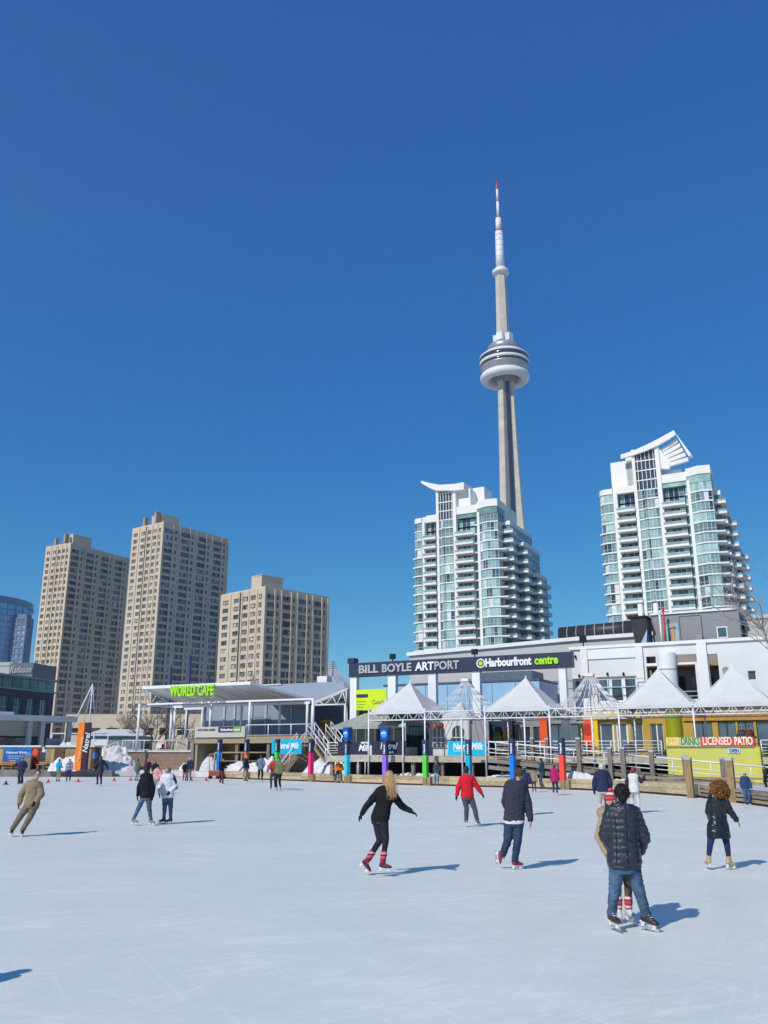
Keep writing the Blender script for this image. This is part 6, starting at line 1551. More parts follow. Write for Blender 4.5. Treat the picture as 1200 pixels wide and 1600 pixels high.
def hand(mb, wrist, elbow, s, side, r_extra=0.0, curl=.35, palm=None):
    """palm, four unequal bent fingers and a thumb leaving the side of the palm"""
    w = Vector(wrist); d = (w-Vector(elbow)).normalized()
    pn = palm or Vector((0, 1, 0)); pn = (pn-d*pn.dot(d)).normalized()      # the way the palm faces
    sd = d.cross(pn).normalized()*side                                      # towards the thumb
    c = w+d*.045*s; e = r_extra
    loft(mb, [(w-d*.02*s, sd*(.026*s+e), pn*(.021*s+e)), (w+d*.02*s, sd*(.034*s+e), pn*(.017*s+e)), (w+d*.07*s, sd*(.042*s+e), pn*(.015*s+e)), (w+d*.09*s, sd*(.039*s+e), pn*(.012*s+e))], 12)
    for k, (off, ln) in enumerate(((.030, .070), (.011, .078), (-.009, .073), (-.028, .058))):
        b = w+d*.088*s+sd*off*s*1.08; dd = (d+sd*off*2.2).normalized(); cu = curl+.08*k
        m1 = b+(dd*math.cos(cu*.5)+pn*math.sin(cu*.5))*ln*.45*s; m2 = m1+(dd*math.cos(cu*1.5)+pn*math.sin(cu*1.5))*ln*.32*s; m3 = m2+(dd*math.cos(cu*2.2)+pn*math.sin(cu*2.2))*ln*.22*s
        cap(mb, b, .0095*s+e*.6, m1, .009*s+e*.6, 8); cap(mb, m1, .009*s+e*.6, m2, .0082*s+e*.6, 8); cap(mb, m2, .0082*s+e*.6, m3, .0072*s+e*.6, 8)
    t0 = w+d*.028*s+sd*.028*s; t1 = t0+(d*.7+sd*.75+pn*.25).normalized()*.04*s; t2 = t1+(d*.95+sd*.3+pn*.3).normalized()*.034*s
    cap(mb, t0, .014*s+e*.6, t1, .0115*s+e*.6, 8); cap(mb, t1, .0115*s+e*.6, t2, .0095*s+e*.6, 8)
def axes(J, a, b, fallback):
    v = (J[b]-J[a]); v = Vector((v.x, v.y, 0)) if v.length > .02 else fallback
    return v.normalized()
def person(label, J, foot_dirs, look, s=1.0, vox=.014, top=None, bottom=None, skate=(None, None), hair=None, hat=None, gloves=None, hair_dir=None, extras=None, female=False, fine=False, seed=1, blade=True, build=1.0, group=None, cat='person', ground=0.0, disp=.0085, snap=True):
    """J: joint name -> world point.  L and R are screen left and right of the figure."""
    J = {k: Vector(v) for k, v in J.items()}
    base = (J['anL']+J['anR'])/2; base = Vector((base.x, base.y, ground))
    root = thing('person', base, label, cat, group)
    sh = J['shR']-J['shL']; shx = sh.normalized(); hip = (J['hiR']-J['hiL']); hipx = hip.normalized() if hip.length > .01 else shx
    pel = (J['hiL']+J['hiR'])/2; chm = (J['shL']+J['shR'])/2; spine = (chm-pel).normalized()
    look = Vector(look).normalized(); bw = build
    shf = spine.cross(shx).normalized(); hif = spine.cross(hipx).normalized()  # front/back axis
    def secs(e, ext=None, flare=0.0):
        H = [((-.10 if ext is None else min(.0, -.02-ext/s)), .150+flare, .115+flare*.8, 0), (.03, .170+flare*.35, .125+flare*.2, 0), (.10, .158, .115, .15), (.25, .135 if female else .150, .100 if female else .112, .4), (.42, .160, .125, .75), (.52, .185, .118, 1), (.575, .165, .098, 1), (.615, .085, .072, 1)]
        out = []; T = (chm-pel).length/.50
        for z, rx, ry, m in H:
            c = pel+spine*z*T if z > 0 else pel+(spine*.45+UP*.55).normalized()*z*s*1.0
            X = hipx.lerp(shx, m).normalized(); Y = spine.cross(X).normalized()
            out.append((c, X*(rx*s*bw+e), Y*(ry*s*bw+e)))
        return out
    L = {}
    # ---- body: one continuous surface
    b = MB(); loft(b, secs(0)); hd = J['head']; nk = chm+spine*.045*s
    cap(b, nk, .062*s, hd-UP*.03*s-look*.01*s, .052*s)
    hx = look.cross(UP).normalized(); hu = hx.cross(look).normalized()
    b.ell(hd+hu*.02*s, .074*s, .094*s, .105*s, hx, look, hu, 16, 12)
    b.ell(hd-hu*.055*s+look*.02*s, .055*s, .068*s, .062*s, hx, look, hu, 12, 8)
    b.ell(hd+look*.093*s-hu*.018*s, .013*s, .02*s, .026*s, hx, look, hu, 8, 6)
    for q in (-1, 1): b.ell(hd+hx*q*.077*s-hu*.005*s, .010*s, .02*s, .032*s, hx, look, hu, 8, 6)
    for S in 'LR':
        sg = -1 if S == 'L' else 1
        cap(b, J['sh'+S]-shx*sg*.02*s, .062*s*bw, J['el'+S], .043*s); cap(b, J['el'+S], .043*s, J['ha'+S], .028*s)
        cap(b, J['hi'+S], .086*s*bw, J['kn'+S], .056*s); cap(b, J['kn'+S], .056*s, J['an'+S], .04*s)
        cap(b, J['an'+S], .04*s, J['an'+S]-UP*.05*s, .036*s)
        if not gloves: hand(b, J['ha'+S], J['el'+S], s, -sg, 0, .4, Vector((-sg*1.0, .3, 0)))
    remesh(b, 'body', M_skin, root, vox if not fine else .0085)
    # ---- face
    if look.y < .35:
        for q in (-1, 1):
            e = MB(); e.ell(hd+look*.088*s+hx*q*.031*s+hu*.008*s, .013*s, .010*s, .0075*s, hx, look, hu, 10, 6); e.build('eye', M_eye, root)
            e = MB(); e.ell(hd+look*.088*s+hx*q*.031*s+hu*.030*s, .020*s, .010*s, .004*s, hx, look, hu, 8, 5); e.build('eyebrow', M_eye, root)
        e = MB(); e.ell(hd+look*.083*s-hu*.058*s, .022*s, .012*s, .006*s, hx, look, hu, 10, 6); e.build('mouth', M_mouth, root)
    # ---- trousers
    bt = bottom or {}; m_b = bt['m']; ex = bt.get('e', .014)*s; fl = bt.get('flare', .062)*s; up_ = bt.get('short', 0)
    b = MB(); sc_ = secs(ex+.002)[:3]; loft(b, sc_)
    for S in 'LR':
        an = J['an'+S].lerp(J['kn'+S], up_)
        cap(b, J['hi'+S], .09*s*bw+ex, J['kn'+S], .058*s+ex); cap(b, J['kn'+S], .058*s+ex, an+(J['kn'+S]-an)*.12, max(fl-.004, .044*s+ex*.6)); cap(b, an+(J['kn'+S]-an)*.12, max(fl-.002, .044*s+ex*.6), an, fl)
    o = remesh(b, bt.get('name', 'trousers'), m_b, root, vox, disp if ex > .008*s else disp*.4, 11, seed)
    # ---- top
    tp = top; ex = max(tp.get('e', .022)*s, bt.get('e', .014)*s+.013); b = MB()
    sc_ = secs(ex, tp.get('hem', .03)*s, tp.get('flare', .0)*s)
    loft(b, sc_)
    if tp.get('collar', True): cap(b, chm+spine*.03*s, .078*s+ex*.5, nk+UP*.055*s, .062*s+ex*.5)
    if tp.get('hood'):
        b.ell(nk-look*.085*s+UP*.0*s, .12*s, .07*s, .085*s, hx, look, UP, 14, 8)
    for S in tp.get('sleeves', 'LR'):
        sg = -1 if S == 'L' else 1
        cap(b, J['sh'+S]-shx*sg*.025*s, .07*s*bw+ex, J['el'+S], .048*s+ex); cap(b, J['el'+S], .048*s+ex, J['ha'+S]+(J['el'+S]-J['ha'+S])*.06, .033*s+ex*.8)
    remesh(b, tp.get('name', 'jacket'), tp['m'], root, vox, disp*tp.get('wr', 1.0), 8, seed+5, quilt=tp.get('quilt'))
    # ---- hands
    if gloves:
        for S in 'LR':
            b = MB(); sg = -1 if S == 'L' else 1
            hand(b, J['ha'+S], J['el'+S], s*1.03, -sg, .004, .5, Vector((-sg*1.0, .3, 0)))
            remesh(b, 'glove', gloves, root, min(vox, .011), smooth=1)
    # ---- skates
    mbo, msock = skate
    for S in 'LR':
        an = J['an'+S]; fd = Vector(foot_dirs[S]).normalized(); shin = (an-J['kn'+S]).normalized()
        rt = fd.cross(UP if abs(fd.z) < .9 else Vector((1, 0, 0))).normalized(); dn = -(rt.cross(fd)).normalized()
        if dn.z > 0: dn = -dn
        b = MB()
        top_c = an-shin*(.07*s if not msock else .02*s)
        cap(b, top_c, .052*s, an+dn*.035*s, .050*s)
        heel = an+dn*.055*s-fd*.045*s; toe = an+dn*.075*s+fd*.165*s; midp = an+dn*.06*s+fd*.05*s
        loft(b, [(heel-fd*.02*s, rt*.028*s, dn*.03*s), (heel, rt*.038*s, dn*.042*s), (midp, rt*.042*s, dn*.045*s), (midp+fd*.07*s+dn*.01*s, rt*.046*s, dn*.032*s), (toe, rt*.036*s, dn*.02*s), (toe+fd*.018*s, rt*.02*s, dn*.012*s)], 12)
        o = remesh(b, 'skate_boot' if blade else 'boot', mbo, root, min(vox, .012), smooth=1)
        if blade:
            k = MB(); sole = an+dn*.098*s; z1 = sole; z2 = sole+dn*.052*s
            a0 = -.095*s; a1 = .19*s
            for t0, t1 in ((-.06, -.02), (.09, .14)):
                P = [z1+fd*t0*s-rt*.02*s, z1+fd*t1*s-rt*.02*s, z2+fd*t1*s-rt*.004, z2+fd*t0*s-rt*.004]
                k.slab(P, .0); k.beam(z1+fd*(t0+t1)/2*s-dn*.02*s, z2+fd*(t0+t1)/2*s, .035*s, .04*s)
            k.beam(z1-fd*.075*s, z1+fd*.15*s, .03*s, .012*s, up=dn)
            k.build('blade_holder', tp.get('holder', M_white), o)
            k = MB(); k.beam(z2+fd*a0, z2+fd*a1, .007, .035*s, up=dn); k.build('blade', M_blade, o)
        if not msock and fine:
            k = MB(); 
            for j in range(4): k.tube(an+fd*(.035+.02*j)*s-rt*.03*s+dn*(.02*j-.02)*s, an+fd*(.035+.02*j)*s+rt*.03*s+dn*(.02*j-.02)*s, .005, n=5)
            k.build('laces', M_white, o)
        if msock:
            k = MB(); a_ = an-shin*.015*s; b_ = an.lerp(J['kn'+S], msock[1]); cap(k, a_, .056*s, b_, .066*s); remesh(k, 'leg_warmer', msock[0], root, vox, .004, 20, seed)
    # ---- hair and hats
    if hair:
        kind, mh = hair; b = MB()
        if kind in ('short', 'bun', 'long', 'bob', 'buzz'):
            g_ = 1.04 if kind == 'buzz' else 1.1
            b.ell(hd+hu*.038*s-look*.022*s, .080*s*g_, .090*s*g_, .092*s*g_, hx, look, hu, 16, 12)
            if kind != 'buzz': b.ell(hd-look*.045*s-hu*.015*s, .070*s, .055*s, .085*s, hx, look, hu, 14, 8)
            if kind == 'bun': b.ell(hd-look*.12*s+hu*.04*s, .04*s, .04*s, .04*s, hx, look, hu)
            if kind in ('long', 'bob'):
                b.ell(hd-look*.05*s-hu*.07*s, .085*s, .055*s, .10*s, hx, look, hu, 14, 8)
            remesh(b, 'hair', mh, root, min(vox, .011), .004, 30, seed, smooth=1)
        if kind in ('short', 'buzz') and fine:
            rng = random.Random(seed+1); b = MB()
            for k in range(520):
                a = rng.uniform(0, 6.28); e = rng.uniform(-.5, 1.5); dd = hx*math.cos(a)*math.cos(e)+look*math.sin(a)*math.cos(e)+hu*math.sin(e)
                if dd.dot(look) > .45 and e < .7: continue
                q = hd+hu*.03*s-look*.02*s+hx*dd.dot(hx)*.084*s+look*dd.dot(look)*.098*s+hu*dd.dot(hu)*.098*s
                l = (.034 if kind == 'short' else .012)*s; v = (dd*.5-hu*.7+Vector((rng.gauss(0, .4), rng.gauss(0, .4), rng.gauss(0, .3)))).normalized()
                b.tube(q-v*.01*s, q+v*l, .0075*s, .002*s, 4, cap=False)
            b.build('hair_tufts', mh, root)
        if kind == 'long':
            rng = random.Random(seed+9); b = MB(); Ln = .46*s
            hdr = hair_dir or Vector((0, 0, 0))
            for k in range(260):
                a = rng.uniform(-1.35, 1.35); p = hd+hu*rng.uniform(-.02, .10)*s+hx*math.sin(a)*.085*s-look*math.cos(a)*.095*s
                v = (-UP*1.0+hx*math.sin(a)*rng.uniform(.3, .65)-look*.18+hdr).normalized(); q = p; n = 7; l = Ln*rng.uniform(.6, 1.05); r = .0075*s
                ph = rng.uniform(0, 6)
                for j in range(n):
                    f = (j+1)/n; e = q+v*l/n+hx*.010*math.sin(ph+j*1.1)-look*.004*math.cos(ph+j)+hx*.02*f*(.4 if math.sin(a) > 0 else -.25)*.5
                    b.tube(q, e, r*(1-.1*j), r*(1-.1*(j+1)), 5, cap=False); q = e; v = (v-UP*.12+Vector((rng.gauss(0, .04), rng.gauss(0, .03), 0))).normalized()
            b.build('long_hair', mh, root)
        if kind == 'curly':
            rng = random.Random(seed+4); b = MB()
            b.ell(hd-look*.03*s+hu*.02*s, .11*s, .11*s, .12*s, hx, look, hu, 16, 10)
            for k in range(330):
                a = rng.uniform(0, 6.28); e = rng.uniform(-.9, 1.2); rr = rng.uniform(.105, .165)*s*(1.25 if e < 0 else 1)
                dd = (hx*math.cos(a)*math.cos(e)+look*math.sin(a)*math.cos(e)+hu*math.sin(e))
                if dd.dot(look) > .55 and e < .6: continue
                p = hd+dd*rr*Vector((1, 1, 1)).x-look*.03*s; q = p
                for j in range(5):
                    t = j*1.35+a; w_ = q+hx*.022*math.cos(t)*s+look*.022*math.sin(t)*s-UP*.018*s+dd*.006*s
                    b.tube(q, w_, .011*s, .010*s, 5, cap=False); q = w_
            b.build('curly_hair', mh, root)
    if hat:
        kind, mh, mp = hat; b = MB()
        b.ell(hd+hu*.055*s-look*.012*s, .090*s, .105*s, .088*s, hx, look, hu, 16, 12)
        b.ell(hd+hu*.02*s-look*.02*s, .089*s, .104*s, .045*s, hx, look, hu, 16, 8)
        o = remesh(b, 'helmet' if kind == 'helmet' else 'hat', mh, root, min(vox, .011), .0, smooth=1)
        if kind == 'pom': b = MB(); b.ell(hd+hu*.165*s-look*.02*s, .038*s, .038*s, .036*s, hx, look, hu); b.build('pompom', mp, o)
        if kind == 'cap': b = MB(); b.slab([hd+hu*.05*s+look*.06*s-hx*.07*s, hd+hu*.05*s+look*.06*s+hx*.07*s, hd+hu*.035*s+look*.17*s+hx*.05*s, hd+hu*.035*s+look*.17*s-hx*.05*s], .01); b.build('visor', mp, o)
        if kind == 'band': b = MB(); b.ell(hd+hu*.035*s-look*.012*s, .094*s, .110*s, .022*s, hx, look, hu, 18, 6); b.build('band', mp, o)
    if extras: extras(root, J, s, dict(hx=hx, hu=hu, look=look, chm=chm, spine=spine, shx=shx, pel=pel, nk=nk, secs=secs, vox=vox, hif=hif))
    # ---- stand exactly on the ice
    if snap:
        lo = 1e9
        for c in root.children_recursive:
            if c.name.startswith('blade') or (not blade and c.name.startswith('boot')):
                lo = min(lo, min((wloc(c)+v.co).z for v in c.data.vertices))
        if lo < 1e8:
            dz = ground+.003-lo
            for c in root.children: 
                if True: c.location.z += dz
    return root
def px_person(foot, jd, dys=None, **k):
    D = G(*foot).y; dys = dys or {}
    J = {n: W(p[0], p[1], D+dys.get(n, 0)+(p[2] if len(p) > 2 else 0)) for n, p in jd.items()}
    return J
# generic pose: heading psi (0 = away from the camera, 90 = to screen right, 180 = towards the camera)
def pose(foot, hpx, psi, stride=.0, lean=0.05, arms='down', spread=.12, bend=.12, H=1.75, side=0.0, ground=0.0, D=None, seat=None):
    g = G(foot[0], foot[1], ground) if D is None else Vector((W(foot[0], foot[1], D).x, D, ground))
    dep = g.y*math.cos(PITCH); Hm = hpx*dep/FPX; s = Hm/1.84; s = max(.5, min(1.08, s))
    a = R(psi); F = Vector((math.sin(a), math.cos(a), 0)); Rr = Vector((math.cos(a), -math.sin(a), 0))
    def P(r, f, u): return g+Rr*r*s+F*f*s+UP*(u*s)
    hz = .98-bend*.25-abs(stride)*.18-spread*.1; J = {}
    la = lean; ux, uz = math.sin(la), math.cos(la)
    hipc = (side, -.02-bend*.2, hz)
    def tors(r, u): return P(side+r*math.cos(side)+side*.6*u, hipc[1]+ux*u, hz+uz*u)
    R_ = {}
    for nm, q in (('R', 1), ('L', -1)):
        R_['hi'+nm] = P(side+.09*q, hipc[1], hz)
        fx = q*spread; fy = stride*q
        R_['an'+nm] = P(fx+side*0, fy-.03, .165+(.06 if fy < -.15 else 0)); R_['kn'+nm] = P((side+.09*q+fx)/2+.01*q, (hipc[1]+fy)/2+.06+bend*.5, .54)
        R_['sh'+nm] = tors(.175*q, .50)
        sh = (.175*q, .5)
        if arms == 'down': e, h = (.235*q, .03+.06*q*(1 if stride > 0 else -1), .24), (.25*q, .10-.06*q, .0)
        elif arms == 'out': e, h = (.36*q, -.03, .29), (.50*q, .05, .10)
        elif arms == 'pocket': e, h = (.27*q, -.08, .24), (.19*q, .10, .04)
        elif arms == 'front': e, h = (.25*q, .03, .24), (.12*q, .27, .20)
        elif arms == 'back': e, h = (.25*q, -.10, .24), (.10*q, -.14, .04)
        elif arms == 'swing': e, h = (.25*q, -.16*q, .26), (.27*q, -.34*q+.06, .10)
        if arms == 'raise' : e, h = (.30*q, .05, .30), ((.42, .1, .50) if q > 0 else (-.27, .05, .02))
        R_['el'+nm] = P(side+e[0]+side*.6*e[2], hipc[1]+e[1]+ux*e[2]*1.0, hz+e[2]); R_['ha'+nm] = P(side+h[0], hipc[1]+h[1]+ux*h[2]+.02, hz+h[2])
    R_['head'] = P(side*1.5, hipc[1]+ux*.72+.03, hz+uz*.70)
    fdirs = {'R': F+Rr*.15, 'L': F-Rr*.15}
    if seat is not None: pass
    return R_, fdirs, F, s
BLK = cloth('black_cloth', (.011,.012,.017)); NAVY = cloth('navy_cloth', (.025,.035,.085)); CHAR = cloth('charcoal_knit', (.042,.046,.066), scale=30)
JEAN = cloth('mid_blue_denim', (.07,.125,.21), scale=6, var=.38); JEAND = cloth('dark_denim', (.035,.055,.12), scale=18, var=.25); JEANL = cloth('light_denim', (.22,.34,.48), scale=18, var=.25)
SKB = mat('black_skate_leather', (.02,.02,.022), .4, .15, 12); SKW = mat('white_skate_leather', (.6,.6,.6), .4, .1, 12); SKG = mat('grey_skate_leather', (.22,.23,.22), .5, .15, 12); SKT = mat('tan_skate_leather', (.48,.34,.18), .5, .15, 12)
HBR = mat('brown_hair', (.06,.035,.02), .5, .4, 60); HBL = mat('blonde_hair', (.50,.34,.15), .45, .45, 40, col2=(.28,.17,.07)); HGI = mat('ginger_hair', (.34,.15,.04), .6, .5, 30, col2=(.10,.04,.012)); HDK = mat('black_hair', (.015,.012,.01), .45, .3, 60); HGR = mat('white_hair', (.55,.55,.55), .6, .1, 60); HSH = mat('cropped_hair', (.12,.085,.055), .8, .3, 80)
def strips_mat(name, cols, sc, axis=2, rough=.85):
    m = mat(name, cols[0], rough, .1, 20, .2); n, L, b = nodes(m)
    tc = n.new('ShaderNodeTexCoord'); sx = n.new('ShaderNodeSeparateXYZ'); L.new(tc.outputs['Object'], sx.inputs[0])
    mu = n.new('ShaderNodeMath'); mu.operation = 'MULTIPLY'; mu.inputs[1].default_value = sc; L.new(sx.outputs[axis], mu.inputs[0])
    fr = n.new('ShaderNodeMath'); fr.operation = 'FRACT'; L.new(mu.outputs[0], fr.inputs[0])
    cr = n.new('ShaderNodeValToRGB'); cr.color_ramp.interpolation = 'CONSTANT'
    while len(cr.color_ramp.elements) < len(cols): cr.color_ramp.elements.new(.5)
    for i, c in enumerate(cols): cr.color_ramp.elements[i].position = i/len(cols); cr.color_ramp.elements[i].color = (*c[:3], 1)
    L.new(fr.outputs[0], cr.inputs[0]); L.new(cr.outputs[0], b.inputs['Base Color']); return m
ARG = strips_mat('striped_leg_warmer', [(.5,.03,.04), (.62,.12,.13), (.10,.02,.06), (.6,.32,.3), (.45,.03,.05), (.12,.02,.08)], 5.2)
RW = strips_mat('red_white_knit', [(.5,.02,.04), (.65,.6,.58), (.5,.02,.04), (.55,.08,.1)], 9)
# 1 ---- blonde skater in black
jd = dict(head=(609,1224), shL=(592,1243), shR=(616,1252,-.05), elL=(574,1266), haL=(565.5,1280,.02), elR=(629,1269,-.05), haR=(642,1276,-.1), hiL=(588,1287,.03), hiR=(599,1288,-.05),
          knL=(593.5,1322,-.04), anL=(573.5,1354,.1), knR=(603,1321,-.1), anR=(598,1356,-.05))
J = px_person((600,1369), jd)
person('blonde long haired skater in black, arms held out, red striped leg warmers', J, {'L': (.62,-.2,-.62), 'R': (1,-.25,-.03)}, (.75,.55,-.25), s=.97, vox=.011, top=dict(m=BLK, e=.012, hem=.03), bottom=dict(m=cloth('black_leggings', (.02,.022,.035)), e=.006, flare=.046, name='leggings', short=.22),
       skate=(mat('maroon_skate', (.10,.02,.04), .45), (ARG, .42)), hair=('long', HBL), hair_dir=Vector((.30,-.42,0)), gloves=BLK, female=True, fine=True, seed=2)
# 2 ---- man in charcoal sweater
jd = dict(head=(810.5,1207), shL=(794,1226,-.03), shR=(818,1227), elL=(790,1250,.15), haL=(795,1266,.32), elR=(825,1254,-.02), haR=(828.5,1278,-.02), hiL=(796.5,1280), hiR=(809,1280),
          knL=(793,1309.5,-.05), anL=(786,1331,.1), knR=(808.5,1310,-.1), anR=(804.5,1340))
J = px_person((803,1359), jd)
def shirt_tail(root, J, s, a):
    b = MB(); loft(b, [(c, X, Y) for c, X, Y in a['secs'](.036*s, .018*s)[:2]]); remesh(b, 'shirt_tail', M_white, root, .012)
person('man with cropped hair in a charcoal sweater gliding away on red and black skates', J, {'L': (.12,.35,-.93), 'R': (.85,.35,-.02)}, (.35,.9,-.12), s=1.0, vox=.011, build=1.06, top=dict(m=CHAR, e=.035, hem=-.02, name='sweater', wr=1.3), bottom=dict(m=JEAND, e=.024, flare=.07),
       skate=(mat('red_black_skate', (.42,.035,.04), .4, .3, 9), None), hair=('buzz', HSH), fine=True, seed=3, extras=shirt_tail)
# 3 ---- man in black puffer jacket with his back to us
jd = dict(head=(971,1237), shL=(953,1268), shR=(991.5,1269), elL=(946,1300,.06), haL=(955,1321,.28), elR=(1005,1303,.02), haR=(999,1326,.2), hiL=(965,1346), hiR=(986,1346),
          knL=(960,1384,-.04), anL=(955.5,1421), knR=(998,1386,-.04), anR=(1009,1423))
J = px_person((985,1455), jd)
PUF = cloth('black_quilted_nylon', (.020,.024,.042), .38, .15, 25, .35, spec=.6)
def puffer(root, J, s, a):
    b = MB(); b.ell(a['nk']-a['look']*.105*s+UP*.0, .135*s, .075*s, .085*s, a['hx'], a['look'], UP, 16, 10); b.ell(a['nk']-a['look']*.03*s+UP*.03*s, .115*s, .10*s, .06*s, a['hx'], a['look'], UP, 16, 10)
    remesh(b, 'hood', PUF, root, .011, .008, 14, 3)
    for q in (-.62, 0, .62):
        b = MB(); pts = [a['secs'](.050*s, .02*s)[i] for i in (1, 2, 3, 4, 5)]
        for (c0, X0, Y0), (c1, X1, Y1) in zip(pts[:-1], pts[1:]):
            f = math.sqrt(max(0, 1-abs(q)**2.3))**.9
            sgn = -1 if Y0.dot(a['look']) > 0 else 1
            b.tube(c0+X0*q+Y0*sgn*f*.985, c1+X1*q+Y1*sgn*f*.985, .006, n=5)
        b.build('seam', cloth('seam_black', (.02,.022,.035)), root)
person('man in a black quilted puffer jacket and blue jeans, his back to us', J, {'L': (.25,-.8,-.05), 'R': (.55,-.6,-.12)}, (.05,1,-.05), s=1.03, vox=.011, build=1.02, top=dict(m=PUF, e=.042, hem=.02, quilt=(.015,.082), wr=.8), bottom=dict(m=JEAN, e=.018, flare=.064),
       skate=(mat('brown_black_skate', (.045,.03,.03), .4, .3, 9), None), hair=('short', HDK), fine=True, seed=4, extras=puffer)
# 4 ---- girl in beige coat behind him
BEI = cloth('beige_wool', (.40,.29,.18), scale=22); FUR = mat('fur_trim', (.45,.33,.2), .9, .5, 40, .6)
jd = dict(head=(954.5,1245,-.02), shL=(944,1268), shR=(969,1268), elL=(936.5,1299,-.08), haL=(949,1326,-.30), elR=(981,1298,.06), haR=(985,1322,-.12), hiL=(960,1334), hiR=(977,1334), knL=(964,1372), anL=(965.5,1411), knR=(981,1372), anR=(981.5,1411))
J = px_person((975,1441), jd)
def furhood(root, J, s, a):
    b = MB(); b.ell(a['nk']+Vector((-.07,.03,.02))*s, .15*s, .10*s, .085*s, n=18, k=10); remesh(b, 'fur_hood', FUR, root, .011, .014, 26, 7)
person('woman in a beige coat and red knitted hat hidden behind the black puffer jacket', J, {'L': (-.1,-1,-.05), 'R': (.35,-1,-.05)}, (.3,-1,-.1), s=.93, vox=.012, top=dict(m=BEI, e=.03, hem=.14, name='coat'), bottom=dict(m=cloth('olive_leggings', (.10,.085,.06)), e=.008, flare=.05, name='leggings', short=.3),
       skate=(SKW, (RW, .4)), hair=('bob', HBR), hat=('pom', RW, RW), female=True, fine=True, seed=5, extras=furhood)
# 5 ---- curly haired woman
jd = dict(head=(1122,1230), shL=(1111,1249), shR=(1133,1249.5), elL=(1107,1270,.06), haL=(1112,1284,.22), elR=(1140,1267.5,.02), haR=(1151,1282,.05), hiL=(1114,1293), hiR=(1130,1293), knL=(1109.5,1320,-.03), anL=(1107,1343), knR=(1136,1321,-.03), anR=(1139,1344))
J = px_person((1124,1359), jd)
LEA = cloth('black_leather', (.009,.010,.014), .32, .25, 4, .45, spec=.5, coat=.15)
person('woman with a mass of ginger curls in a long black leather coat seen from behind', J, {'L': (-.05,.9,-.05), 'R': (.9,.25,-.1)}, (-.1,1,-.1), s=.95, vox=.011, top=dict(m=LEA, e=.028, hem=.19, flare=.06, name='leather_coat', hood=True), bottom=dict(m=cloth('indigo_leggings', (.03,.03,.10)), e=.005, flare=.044, name='leggings'),
       skate=(SKT, None), hair=('curly', HGI), female=True, fine=True, seed=6)
# 6 ---- red sweater
RED = cloth('red_fleece', (.62,.015,.03)); GRY = cloth('grey_trousers', (.075,.08,.10))
jd = dict(head=(728.5,1205), shL=(721.5,1218), shR=(738,1218), elL=(716,1232), haL=(713.5,1244), elR=(746,1231), haR=(753,1241), hiL=(726,1246), hiR=(734.5,1246), knL=(729,1264,-.03), anL=(728.5,1282), knR=(741.5,1264,-.03), anR=(745.5,1282))
J = px_person((738,1292), jd)
person('skater in a red jacket and grey trousers seen from behind with arms slightly out', J, {'L': (.05,.9,-.05), 'R': (.5,.6,-.15)}, (0,1,-.1), s=1.0, vox=.014, top=dict(m=RED, e=.022, hem=.02), bottom=dict(m=GRY, e=.02, flare=.066), skate=(SKG, None), hair=('short', HDK), gloves=BLK, seed=7)
# 7 ---- leaning man in tan
TAN = cloth('tan_jacket', (.29,.21,.14)); TANP = cloth('taupe_trousers', (.19,.155,.115))
jd = dict(head=(58.5,1212), shL=(43.5,1226.5), shR=(62,1228.5), elL=(33.5,1242), haL=(30,1257,-.05), elR=(64.5,1243,-.05), haR=(56,1254,-.2), hiL=(46,1257.5), hiR=(54,1258), knL=(32,1276,-.06), anL=(19.5,1296), knR=(47,1278,-.06), anR=(35.5,1297.5))
J = px_person((27,1307), jd)
def scarf(root, J, s, a):
    b = MB(); cap(b, a['nk']-a['look']*.01*s, .082*s, a['nk']+UP*.03*s+a['look']*.02*s, .075*s); b.ell(a['nk']+a['look']*.1*s-UP*.04*s, .05*s, .03*s, .06*s); remesh(b, 'scarf', M_white, root, .012, .005, 20, 2)
person('man in a tan jacket and taupe trousers leaning steeply as he skates at far left', J, {'L': (.25,-.95,-.02), 'R': (.35,-.9,-.02)}, (.45,-.9,-.15), s=1.0, vox=.012, top=dict(m=TAN, e=.024, hem=.03), bottom=dict(m=TANP, e=.028, flare=.07), skate=(SKB, None), hair=('short', HBR), gloves=BLK, seed=8, extras=scarf, fine=False)
# 8 ---- man in black hoodie, wide stance
jd = dict(head=(230,1201), shL=(223,1211.5), shR=(235.5,1211.5), elL=(217.5,1227), haL=(215.5,1240), elR=(239.5,1227), haR=(238.5,1241), hiL=(225,1241.5), hiR=(232.5,1241.5), knL=(217,1259,-.05), anL=(209,1276), knR=(233.5,1260,-.03), anR=(236,1277))
J = px_person((224,1290), jd)
person('man in a black hoodie and blue jeans, feet wide apart, back to us', J, {'L': (.75,-.3,-.03), 'R': (.8,-.45,-.05)}, (.25,.9,-.1), s=1.0, vox=.013, top=dict(m=BLK, e=.022, hem=.02, hood=True), bottom=dict(m=JEAN, e=.012, flare=.055), skate=(SKG, None), hair=('short', HDK), gloves=BLK, seed=9)
